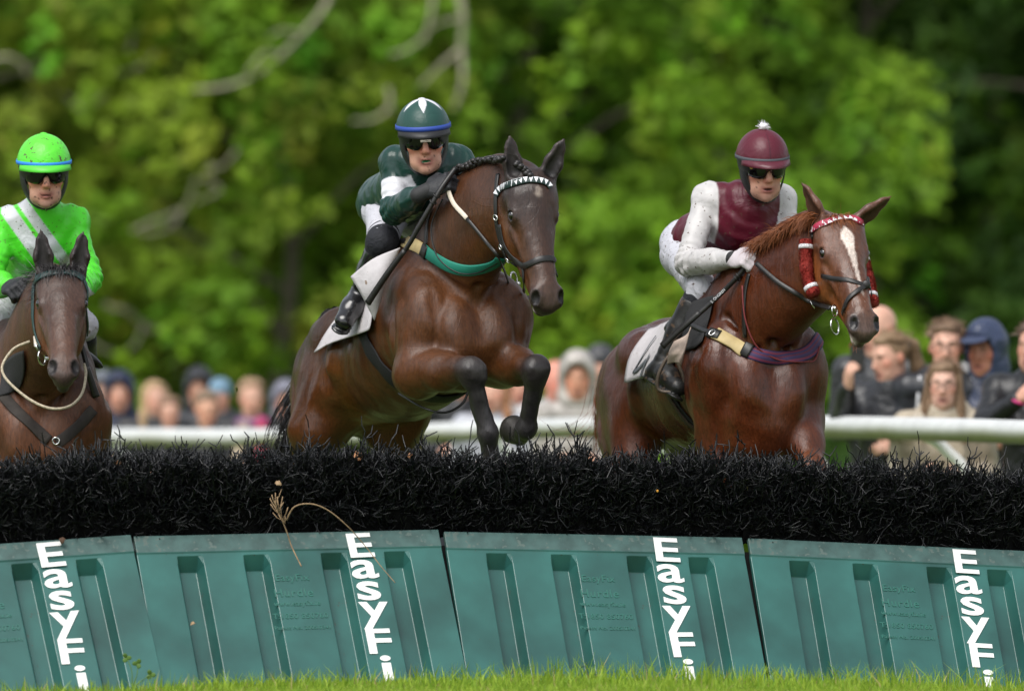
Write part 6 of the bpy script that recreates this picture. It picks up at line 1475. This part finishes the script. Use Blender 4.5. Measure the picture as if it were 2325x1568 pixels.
# ---------------- whips, held by the riders
def whip(label, pts, r0, r1, grip=True, text=None):
    q = cr(pts, 8); n = len(q); e = thing("riding_whip", label, "whip", q[-1], "whips held by the riders")
    m = MB(); m.tube(q, [lerp(r0, r1, i/(n-1)) for i in range(n)], 9); m.build("shaft", m_leather, e)
    k = int(n*0.62); d = (q[-1]-q[k]).normalized(); m = MB(); m.ribbon(q[k:], [Vector((-0.3, -1, 0.3))]*(n-k), [r1*2.2+0.008*((i)/(n-k)) for i in range(n-k)], r1*1.3); m.build("flap", m_leather, e)
    for f in (0.25, 0.30):
        m = MB(); p = q[int(f*n)]; m.torus(p, d, r0*1.3, 0.0035, 10, 5); m.build("ring", m_leather, e)
    if text:
        me, dim = text_mesh(text, 0.0165, 0.0005); a, b = q[int(n*0.62)], q[int(n*0.28)]; x = (b-a).normalized(); z = Vector((0.0, -1, 0.1)); z = (z-x*z.dot(x)).normalized(); y = z.cross(x); M = Matrix.Translation((a+b)/2+z*(r1+0.004)) @ Matrix((x, y, z)).transposed().to_4x4()
        for v in me.vertices: v.co = M @ v.co
        link("lettering", me, m_bb_w, e, False)
    return e
whip("black whip slanting down from the glove of the jockey in dark green", [front(H1, 1034, 382, 0.60, .04), front(H1, 1000, 430, 0.56, .03), front(H1, 965, 490, 0.56, .04), front(H1, 925, 560, 0.60, .05), P(880, 622, 0.66), P(836, 688, 0.74)], 0.012, 0.010)
whip("muddy black whip with white lettering held by the jockey in maroon", [front(H2, 1692, 600, 0.72, .03), front(H2, 1676, 626, 0.70, .03), front(H2, 1620, 682, 0.70, .03), P(1560, 735, 0.72), P(1504, 786, 0.76)], 0.011, 0.011, text="S. ÖHGREN")
whip("black whip hanging beside the left-hand horse's cheek", [P(150, 690, 0.9), P(185, 785, 0.95), P(200, 840, 0.95), P(219, 900, 0.97)], 0.012, 0.012)
# ================================================================== SPECTATORS
m_cloth_p = mat("rain_jacket", rough=0.40, attr="Col", noise=0.30, nscale=8, wrinkle=1.0, wscale=8, spec=0.45)
m_hair_p = mat("person_hair", rough=0.6, attr="Col", noise=0.35, nscale=60, bump=0.8, bscale=90, bdist=0.006)
m_trous = mat("dark_trousers", (0.02, 0.022, 0.03), 0.8)
def person(label, u, v, y, jac, style, hairc=(0.1, 0.06, 0.03), face=(0, -1, -0.05), hs=1.0, skin=SKIN, hands='front', glasses=False, shoulder=0.19, lean=0.0, build=1.0, far=None):
    far = (y > 12) if far is None else far
    """head centre seen at (u, v); standing on the ground behind the rail"""
    hc = P(u, v, y); gz0 = float(gz(hc.x, hc.y)); h = head_frame(hc, face, (0, 0, 1), hs)
    e = thing("person", label, "spectator", (hc.x, hc.y, gz0), "spectators behind the running rail")
    k = hs; nk = hc+Vector((0, 0.02, -0.15*k)); ch = hc+Vector((lean*0.5, 0.05, -0.36*k)); z_p = gz0+(hc.z-gz0)*0.54; pel = Vector((hc.x+lean, hc.y+0.06, z_p))
    side = Vector((-h.f.y, h.f.x, 0)).normalized(); bodyside = (side*0.45+Vector((1, 0, 0))*(1 if side.x > 0 else -1)*0.55).normalized(); bf = Vector((bodyside.y, -bodyside.x, 0)); bf = bf if bf.y < 0 else -bf
    sl, sr = nk+bodyside*shoulder*build+Vector((0, 0.02, -0.055)), nk-bodyside*shoulder*build+Vector((0, 0.02, -0.055))
    arms = {}
    for q, s0, sg in (('l', sl, 1), ('r', sr, -1)):
        el = s0+bodyside*sg*0.05+Vector((0, 0.02, -0.29*k)); wr = el-bodyside*sg*0.12+bf*0.22+Vector((0, 0, 0.03))
        if hands == 'phone' and q == ('l' if bodyside.x < 0 else 'r'):
            wr = P(1926, 872, y-0.35); el = s0.lerp(wr, 0.5)+Vector((-0.05, 0.05, -0.16))
        if hands == 'arm' and sg*bodyside.x < 0: wr = P(2312, 905, y-0.3); el = s0.lerp(wr, 0.5)+Vector((-0.12, 0, -0.15))
        arms[q] = (s0, el, wr)
    S = SDF(); face_prims(S, h, skin); S.cap(h.p(0, -0.02, -0.07), nk, 0.052*k, 0.055*k, 0.03, None, skin); S.cap(ch, pel, 0.125, 0.13, 0.05, None, skin); S.cap(nk, ch, 0.06, 0.11, 0.05, None, skin); S.cap(sl, sr, 0.05, 0.05, 0.04, None, skin)
    for q in 'lr':
        s0, el, wr = arms[q]; S.cap(s0, el, 0.045, 0.04, 0.02, None, skin); S.cap(el, wr, 0.04, 0.028, 0.02, None, skin); hd = (wr-el).normalized()
        hand_prims(S, wr, (hd+Vector((0, 0, 0.6))).normalized() if hands == 'phone' and wr.z > el.z+0.05 else hd, bf*-0.3+Vector((0.4 if q == 'r' else -0.4, 0.3, -0.3)), Vector((0, -0.2, 1)), curl=0.75, r=0.0105, col=skin)
        sg = 1 if q == 'l' else -1; kn = pel+bodyside*sg*0.10+bf*0.02+Vector((0, 0, -0.46*(z_p-gz0))); ft = pel+bodyside*sg*0.11+Vector((0, 0.03, -(z_p-gz0)+0.07))
        S.cap(pel+bodyside*sg*0.09, kn, 0.085, 0.06, 0.03, None, skin); S.cap(kn, ft, 0.055, 0.038, 0.02, None, skin); S.cap(ft, ft+bf*0.14, 0.035, 0.03, 0.02, None, skin)
        arms[q] += (kn, ft)
    me, V, c = S.mesh("body", 0.0205 if far else 0.0145, skin, smooth=1, soft=0.005)
    for q in (1, -1):                                        # eyes and brows
        for pos, rad, col in (((q*0.030, 0.098, 0.012), 0.013, (0.05, 0.035, 0.03)), ((q*0.032, 0.10, 0.034), 0.014, tuple(0.7*x for x in hairc))):
            f = np.clip(1.5-np.linalg.norm((V-np.array(h.p(*pos))), axis=1)/(rad*hs), 0, 1)[:, None]*0.5; c = c*(1-f)+np.array(col)*f
    me.color_attributes["Col"].data.foreach_set("color", np.concatenate([c, np.ones((len(c), 1))], 1).astype(np.float32).ravel()); link("body", me, m_skin, e)
    S = SDF(); S.cap(ch, pel+Vector((0, 0, -0.08)), 0.165*build, 0.165*build, 0.06, (bf, 0.8), jac); S.cap(sl, sr, 0.082*build, 0.082*build, 0.07, None, jac); S.cap(nk+Vector((0, 0, 0.01)), ch, 0.085, 0.155*build, 0.07, None, jac)
    for q in 'lr': s0, el, wr = arms[q][:3]; S.cap(s0, el, 0.078*build, 0.066, 0.04, None, jac); S.cap(el, vl(el, wr, 0.92), 0.066, 0.048, 0.03, None, jac)
    if style in ('hood_down', 'long_hood', 'short_collar'):
        S.cap(nk-bf*0.02+bodyside*0.09+Vector((0, 0, 0.03)), nk-bf*0.02-bodyside*0.09+Vector((0, 0, 0.03)), 0.055, 0.055, 0.03, None, tuple(min(1, x*1.15) for x in jac)); S.ell(nk-bf*0.10, (0.10, 0.07, 0.09), None, 0.03, jac)
    sd = int(u) % 97; me, V, c = S.mesh("jacket", 0.022, jac, disp=lambda p: (0.006*wob(p, sd, 24)+0.003*wob(p, sd+1, 60)).astype(np.float32), smooth=1); link("jacket", me, m_cloth_p, e)
    S = SDF()
    for q in 'lr':
        sg = 1 if q == 'l' else -1; kn, ft = arms[q][3:5]; S.cap(pel+bodyside*sg*0.085, kn, 0.10, 0.075, 0.03); S.cap(kn, ft, 0.075, 0.06, 0.03)
    me, _, _ = S.mesh("trousers", 0.03); link("trousers", me, m_trous, e)
    ax = (h.r, h.f, h.u); S = SDF()
    def E(cc, r, sub=False, kk=0.02, col=None): S.ell(h.p(*cc), tuple(x*hs for x in r), ax, kk, col or hairc, sub)
    if style.startswith('hood') and style != 'hood_down':
        col = jac if style == 'hood' else hairc
        E((0, -0.015, 0.035), (0.112, 0.128, 0.135), False, 0.02, col); E((0, -0.03, -0.09), (0.115, 0.12, 0.10), False, 0.05, col); E((0, 0.02, 0.10), (0.07, 0.10, 0.07), False, 0.03, col)
        E((0, 0.105, -0.015), (0.082, 0.085, 0.105), True, 0.015)
        if style == 'hood_cap':
            V_, F_ = [], []
        me, _, _ = S.mesh("hood", 0.014, col, disp=lambda p: (0.004*wob(p, sd, 40)).astype(np.float32)); link("hood", me, m_cloth_p, e)
        if style == 'hood_cap':
            m_ = MB(); m_.ball(h.p(0, 0.135, 0.070), (0.078, 0.075, 0.012), 16, 8, (h.r, (h.f-h.u*0.25).normalized(), (h.u+h.f*0.25).normalized())); m_.build("cap_peak", mat("cap_cloth", hairc, 0.8), e)
    elif style == 'beanie':
        E((0, -0.01, 0.065), (0.090, 0.108, 0.090), False); me, _, _ = S.mesh("beanie", 0.010, hairc); link("beanie", me, m_cloth_p, e)
    else:
        if style != 'bald':
            E((0, -0.024, 0.042), (0.079, 0.097, 0.092)); E((0, 0.085, -0.005), (0.070, 0.080, 0.078), True, 0.012); E((0, 0.030, 0.098), (0.060, 0.050, 0.026), False)
            if style in ('short', 'short_collar'):
                rr_ = np.random.RandomState(sd)
                for i in range(26): d = rr_.normal(size=3); d[2] = abs(d[2])*0.9+0.15; d[1] = -abs(d[1])*0.7+0.35; d /= np.linalg.norm(d); E((d[0]*0.074, d[1]*0.09-0.018, 0.05+d[2]*0.078), (0.022, 0.022, 0.016), False, 0.012)
            if style in ('long', 'long_hood'):
                for q in (1, -1): S.cap(h.p(q*0.068, 0.0, 0.05), h.p(q*0.085, 0.015, -0.12), 0.030*hs, 0.028*hs, 0.03, None, hairc); S.cap(h.p(q*0.085, 0.015, -0.12), h.p(q*0.092, 0.05, -0.29), 0.028*hs, 0.020*hs, 0.03, None, hairc)
                S.cap(h.p(0, -0.06, 0.03), h.p(0, -0.085, -0.22), 0.085*hs, 0.06*hs, 0.03, None, hairc)
            if style == 'pony':
                S.chain([h.p(0, -0.10, 0.06), h.p(0, -0.15, 0.03), h.p(0, -0.165, -0.08), h.p(0, -0.15, -0.20)], [0.035*hs, 0.04*hs, 0.038*hs, 0.018*hs], 0.02, None, hairc)
            me, _, _ = S.mesh("hair", 0.013, hairc, disp=lambda p: (0.0035*wob(p, sd, 70)+0.002*wob(p, sd+5, 140)).astype(np.float32)); link("hair", me, m_hair_p, e)
    if not far and style in ('short', 'short_collar', 'pony', 'long_hood'):       # loose strands over the mass of hair
        mh = mat("loose_hair", tuple(x*1.1 for x in hairc), 0.55); rr_ = np.random.RandomState(sd+2); V_ = []; F_ = []
        for i in range(420):
            if style in ('long_hood', 'pony') and i % 2:
                q = 1 if i % 4 == 1 else -1; base = h.p(q*rr_.uniform(.03, .07), rr_.uniform(-.05, .045), 0.12-rr_.uniform(0, .03))
                if style == 'long_hood': path = [base, h.p(q*0.088, 0.02+rr_.normal(0, .012), 0.03), h.p(q*(0.095+rr_.normal(0, .008)), 0.03+rr_.normal(0, .015), -0.12), h.p(q*(0.095+rr_.normal(0, .015)), 0.06+rr_.normal(0, .02), -0.30)]
                else: path = [h.p(q*rr_.uniform(.0, .06), 0.05, 0.11), h.p(q*rr_.uniform(.05, .085), -0.02, 0.08), h.p(q*0.03, -0.11, 0.05), h.p(rr_.normal(0, .02), -0.165, rr_.uniform(-.15, .02))]
            else:
                d = rr_.normal(size=3); d[2] = abs(d[2])*0.9+0.1; d[1] = d[1]*0.8-0.15; d /= np.linalg.norm(d); b_ = h.p(d[0]*0.078, d[1]*0.095-0.02, 0.05+d[2]*0.088); o_ = (h.r*d[0]+h.f*(d[1]+0.3*rr_.normal())+h.u*d[2]).normalized(); L_ = rr_.uniform(.008, .024); path = [b_, b_+o_*L_*0.6, b_+o_*L_+h.f*rr_.normal(0, .015)+h.r*rr_.normal(0, .015)]
            pc = cr(path, 3); b0 = len(V_); sd_ = Vector(rr_.normal(size=3)).normalized()*0.0022
            for p_ in pc: V_ += [p_-sd_, p_+sd_]
            for k_ in range(len(pc)-1): F_.append((b0+2*k_, b0+2*k_+1, b0+2*k_+3, b0+2*k_+2))
        link("loose_hair", py_mesh("loose_hair", V_, F_), mh, e)
    if glasses:
        m_ = MB()
        for q in (1, -1): m_.torus(h.p(q*0.032, 0.112, 0.010), h.f, 0.023*hs, 0.0022, 16, 5, 1.15); m_.tube([h.p(q*0.055, 0.105, 0.014), h.p(q*0.082, 0.0, 0.014)], 0.002, 5)
        m_.tube([h.p(-0.009, 0.116, 0.012), h.p(0.009, 0.116, 0.012)], 0.002, 5); m_.build("spectacles", m_leather, e)
    return e, h, arms
NAVY = (0.010, 0.016, 0.048); CHAR = (0.022, 0.023, 0.028); BLK = (0.009, 0.0095, 0.011); BEIGE = (0.46, 0.40, 0.31); PALE = (0.42, 0.41, 0.41); DEN = (0.022, 0.032, 0.068)
LSK = (0.58, 0.33, 0.24)
# left of the leaping bay
person("spectator in a navy blue hood beside the left-hand horse", 271, 897, 22.0, NAVY, 'hood', hs=1.02)
person("spectator in a grey hood half hidden behind the left-hand horse", 234, 893, 23.5, (0.10, 0.11, 0.13), 'hood', hs=0.98, skin=LSK)
person("woman with blonde hair next to the navy hood", 352, 906, 21.6, BLK, 'long', (0.42, 0.28, 0.15), face=(0.25, -1, 0), skin=LSK)
person("short spectator with a round face right of the blonde woman", 386, 938, 20.9, BLK, 'short', (0.22, 0.13, 0.08), hs=0.86, skin=LSK)
person("spectator in a dark grey hood standing behind the others at left", 452, 888, 23.0, CHAR, 'hood', hs=1.02, skin=(0.45, 0.24, 0.16))
person("brown-haired spectator in a black jacket below the dark grey hood", 470, 932, 20.8, BLK, 'short', (0.20, 0.14, 0.09), face=(0.2, -1, -0.1), skin=(0.60, 0.33, 0.22))
person("spectator in a light blue woollen hat", 500, 902, 22.6, (0.03, 0.03, 0.035), 'beanie', (0.16, 0.28, 0.38), hs=0.9)
er, hr_, _a = person("fair-haired man in a black jacket with a purple scarf by the horse's tail", 571, 906, 20.6, BLK, 'short', (0.30, 0.19, 0.11), face=(0.1, -1, -0.05), hs=1.04, skin=LSK)
S = SDF(); c0 = hr_.p(0, 0.0, -0.16); S.cap(c0+Vector((-.07, -.05, .0)), c0+Vector((.08, -.05, .01)), 0.05, 0.05, 0.03, None, (0.10, 0.02, 0.12)); S.cap(c0+Vector((.07, -.08, .0)), c0+Vector((.06, -.13, -.25)), 0.04, 0.035, 0.03, None, (0.42, 0.02, 0.07)); S.cap(c0+Vector((-.05, -.08, -.02)), c0+Vector((-.09, -.13, -.24)), 0.035, 0.04, 0.02, None, (0.50, 0.40, 0.28)); me, _, _ = S.mesh("scarf", 0.012, (0.1, 0.02, 0.12)); link("scarf", me, m_cloth_p, er)
person("spectator in a grey-blue hood mostly hidden behind the bay's tail", 648, 915, 22.5, (0.16, 0.16, 0.20), 'hood', hs=0.95)
# between the horses
person("spectator in a black and yellow jacket behind the bay's belly", 1045, 862, 17.5, BLK, 'short', (0.06, 0.04, 0.03))
person("woman with long ginger hair behind the bay's foreleg", 1122, 892, 16.6, (0.36, 0.37, 0.41), 'long', (0.32, 0.15, 0.07), face=(-0.35, -1, -0.05), skin=LSK, hs=1.05)
person("spectator in a white hood behind the bay's forelegs", 1180, 880, 17.6, PALE, 'hood', hs=1.0)
person("ruddy bald man beside the beige hood", 1262, 868, 17.0, PALE, 'bald', (0.3, 0.2, 0.15), face=(0.5, -1, -0.1), hs=1.08, skin=(0.60, 0.26, 0.19))
person("spectator in a beige hood next to the chestnut's tail", 1310, 862, 15.9, (0.38, 0.35, 0.32), 'hood', hs=1.1, skin=(0.56, 0.28, 0.18))
person("man in a dark cap half hidden by the chestnut's rump", 1362, 838, 17.2, CHAR, 'beanie', (0.05, 0.05, 0.055), hs=1.05)
# right of the chestnut
person("bald man in a grey jacket behind the chestnut's muzzle", 1995, 752, 10.2, (0.026, 0.027, 0.030), 'bald', (0.3, 0.2, 0.15), face=(-0.9, -0.75, -0.15), hs=1.08, skin=(0.60, 0.34, 0.25))
eo, ho, ao = person("blonde woman with a ponytail in a dark jacket holding up a phone", 2020, 812, 9.1, (0.017, 0.0175, 0.020), 'pony', (0.24, 0.155, 0.085), face=(-0.85, -0.62, -0.22), hs=1.06, skin=LSK, hands='phone')
eph = thing("phone", "black phone held up by the blonde woman with the ponytail", "phone", P(1946, 812, 8.70)); mb = MB(); mb.box(P(1946, 812, 8.70), (0.085, 0.012, 0.155), (Vector((0.85, -0.5, 0)).normalized(), Vector((0.5, 0.85, 0)).normalized(), Vector((0, 0, 1)))); po = mb.build("case", m_leather, eph, False); bvm = po.modifiers.new("b", 'BEVEL'); bvm.width = 0.006; bvm.segments = 2
mb = MB(); mb.ball(P(1940, 800, 8.66)+Vector((0, -0.02, 0.01)), (0.012, 0.004, 0.012), 10, 6); mb.build("camera_lens", m_lens, eph)
eq, hq, aq = person("brown-haired man with glasses in a dark grey jacket", 2148, 790, 9.0, (0.019, 0.021, 0.026), 'short_collar', (0.17, 0.105, 0.062), face=(-0.08, -1, -0.05), hs=1.12, skin=(0.60, 0.34, 0.25), glasses=True, build=1.08)
mz = mat("zip_white", (0.7, 0.7, 0.72), 0.5); bq = bvh_of(*[o for o in eq.children if o.name.startswith("jacket")])
for uv_ in ([(2088, 855), (2084, 900), (2082, 935)], [(2204, 850), (2218, 890), (2224, 930)], [(2178, 830), (2195, 838), (2208, 846)]):
    q, n_ = drape(bq, uv_, off=0.006, y_default=8.8); n_ = [Vector((0, -1, 0.1))]*3; mb = MB(); mb.ribbon(cr(q, 4), [n_[0]]*9, 0.014 if uv_[0][0] != 2178 else 0.05, 0.004); mb.build("jacket_zip", mz, eq)
person("young woman with long fair hair and glasses in a beige hooded coat", 2142, 876, 8.15, (0.32, 0.27, 0.20), 'long_hood', (0.20, 0.125, 0.07), face=(-0.12, -1, -0.05), hs=1.0, skin=(0.62, 0.37, 0.28), glasses=True)
person("man in a blue hood over a peaked cap at the right edge", 2236, 798, 9.0, DEN, 'hood_cap', (0.03, 0.042, 0.085), face=(-0.5, -1, -0.08), hs=1.06, skin=(0.42, 0.19, 0.12))
et, ht, at_ = person("spectator in a black jacket with a pink bracelet at the right edge", 2348, 790, 7.6, BLK, 'short', (0.12, 0.07, 0.05), face=(-0.5, -1, 0), hs=1.06, hands='arm')
mb = MB(); wr = P(2312, 905, 7.3); mb.torus(wr+Vector((0, 0, -.01)), Vector((0.3, -0.3, 0.9)), 0.036, 0.008); mb.build("bracelet", mat("pink_band", (0.5, 0.02, 0.16), 0.5), et)
# ================================================================== SMALL THINGS ON AND BY THE HURDLE
m_straw = mat("dry_stem", (0.30, 0.20, 0.11), 0.8, noise=0.3, nscale=60); m_dleaf = mat("dead_leaf", (0.42, 0.20, 0.09), 0.7, noise=0.4, nscale=50)
def hY(u): return (u-1004)/697*PW*math.sin(PSI)-0.35      # depth of the hurdle line
def stemY(u, v):                                           # a little in front of the sloping hurdle
    return hY(u)-0.02-0.36*max(0, (v-1213)/310)-0.05
e = thing("dry_weed_stem", "dry brown weed stem bent over the brush and hanging down the green panel", "plant", P(640, 1180, hY(640)-0.12))
mb = MB(); mb.tube(cr([P(650, 1180, hY(650)-.13), P(668, 1150, hY(668)-.16), P(705, 1143, hY(705)-.18), P(745, 1158, hY(745)-.18), P(790, 1195, hY(790)-.18), P(830, 1240, stemY(830, 1240)-.03), P(865, 1285, stemY(865, 1285)-.03), P(897, 1322, stemY(897, 1322)-.02)], 6), [0.0032*(1-0.5*i/42) for i in range(43)], 6); mb.build("bent_stem", m_straw, e)
mb = MB(); mb.tube(cr([P(640, 1180, hY(640)-.13), P(652, 1210, hY(652)-.12), P(662, 1240, stemY(662, 1240)-.02), P(684, 1285, stemY(684, 1285)-.02)], 6), 0.0028, 5); mb.build("hanging_stem", m_straw, e)
rq = random.Random(3)
for i in range(18):
    t = i/18; b = P(lerp(648, 622, t), lerp(1188, 1140, t), hY(640)-.14); d = Vector((rq.uniform(-.05, .035), rq.uniform(-.03, .02), rq.uniform(.015, .05))); mb = MB() if i == 0 else mb
    mb.tube([b, b+d*0.6, b+d+Vector((0, 0, .012))], [0.0014, 0.0014, 0.0020], 5)
mb.build("seed_head", m_straw, e)
def leaf(label, u, v, y, s, seed, mt=None):
    r = random.Random(seed); c = P(u, v, y+hY(u)); V = []; F = []; n = 9
    ax = Vector((r.uniform(-1, 1), r.uniform(-.4, .4), r.uniform(-.6, .6))).normalized(); up = Vector((r.uniform(-.3, .3), -1, r.uniform(.2, 1))).normalized(); w = ax.cross(up).normalized(); up = w.cross(ax)
    for i in range(n):
        t = i/(n-1); wd = s*0.42*math.sin(math.pi*min(1, t*0.95+0.03))**0.8*(1+0.3*r.uniform(-1, 1)); p = c+ax*(t-0.5)*s; cu = up*s*0.25*math.sin(t*3)
        V += [p-w*wd+cu+up*s*0.12, p+cu, p+w*wd+cu+up*s*0.10*r.uniform(0, 1.5)]
    for i in range(n-1):
        for j in (0, 1): F.append((3*i+j, 3*i+j+1, 3*i+j+4, 3*i+j+3))
    o = link("fallen_leaf", py_mesh("fallen_leaf", V, F), mt or m_dleaf); so = o.modifiers.new("t", 'SOLIDIFY'); so.thickness = 0.001
    tag(o, label, "leaf")
leaf("curled brown dead leaf caught in the brush under the bay's hind legs", 812, 1038, -0.02, 0.050, 4)
leaf("small dry orange leaf caught in the brush near the middle", 930, 1035, -0.02, 0.026, 6)
leaf("brown leaf lying on top of the left hurdle's brush", 268, 1050, -0.02, 0.026, 9)
leaf("orange leaf scrap on the brush under the chestnut's chest", 1492, 1114, -0.12, 0.012, 11, mat("orange_leaf", (0.55, 0.25, 0.02), 0.6))
leaf("crumpled dry leaf hanging on the brush face above the weed stem", 632, 1098, -0.13, 0.03, 13, m_straw)
leaf("pale leaf scrap stuck on the second green panel", 438, 1416, -0.32, 0.022, 15, m_straw)
leaf("brown curl of leaf lying on the left panel's top edge", 142, 1227, -0.03, 0.030, 17, mat("brown_leaf", (0.07, 0.035, 0.018), 0.8))
# clover sprig by the left-hand hurdle
m_clov = mat("clover_green", (0.10, 0.20, 0.03), 0.6, transl=0.3)
b = P(300, 1562, -1.35); e = thing("clover_sprig", "small clover sprig growing in front of the second hurdle", "plant", b)
for k, (u, v) in enumerate(((287, 1492), (312, 1505), (342, 1530))):
    t = P(u, v, -1.32); mb = MB(); mb.tube(cr([b, b.lerp(t, .5)+Vector((.01, 0, .01)), t], 4), 0.0018, 5); mb.build("stem", m_clov, e)
    for j in range(3):
        a = j*2.09+k; d = Vector((math.cos(a), -0.25, math.sin(a))).normalized(); mb = MB(); mb.ball(t+d*0.011, (0.0115, 0.002, 0.010), 10, 6, (d, Vector((0, 1, 0)), d.cross(Vector((0, 1, 0))))); mb.build("leaflet", m_clov, e)
# bits of turf kicked into the air
m_turf = mat("turf_bit", (0.13, 0.14, 0.03), 0.9, noise=0.5, nscale=80)
for k, (u, v, s) in enumerate(((538, 883, 0.030), (590, 912, 0.010), (562, 868, 0.006), (700, 640, 0.006), (1310, 60, 0.005), (420, 760, 0.005), (625, 700, 0.005))):
    r = random.Random(k+40); mb = MB(); c = P(u, v, 1.0)
    for i in range(4 if s > 0.02 else 2): d = Vector((r.uniform(-1, 1), r.uniform(-1, 1), r.uniform(-1, 1))).normalized()*s*0.5; mb.tube([c-d*0.3, c+d*0.4, c+d], [s*.10, s*.14, s*.05], 5)
    o = mb.build("turf_bit", m_turf); tag(o, ["tuft of grass flying through the air left of the bay's tail", "speck of turf flying just right of the grass tuft", "tiny speck of turf flying above the grass tuft", "tiny fleck of mud in the air left of the bay's saddle cloth", "tiny fleck in the air near the top of the picture", "tiny fleck of mud in the air over the left spectators", "tiny fleck of mud in the air behind the bay"][k], "turf")
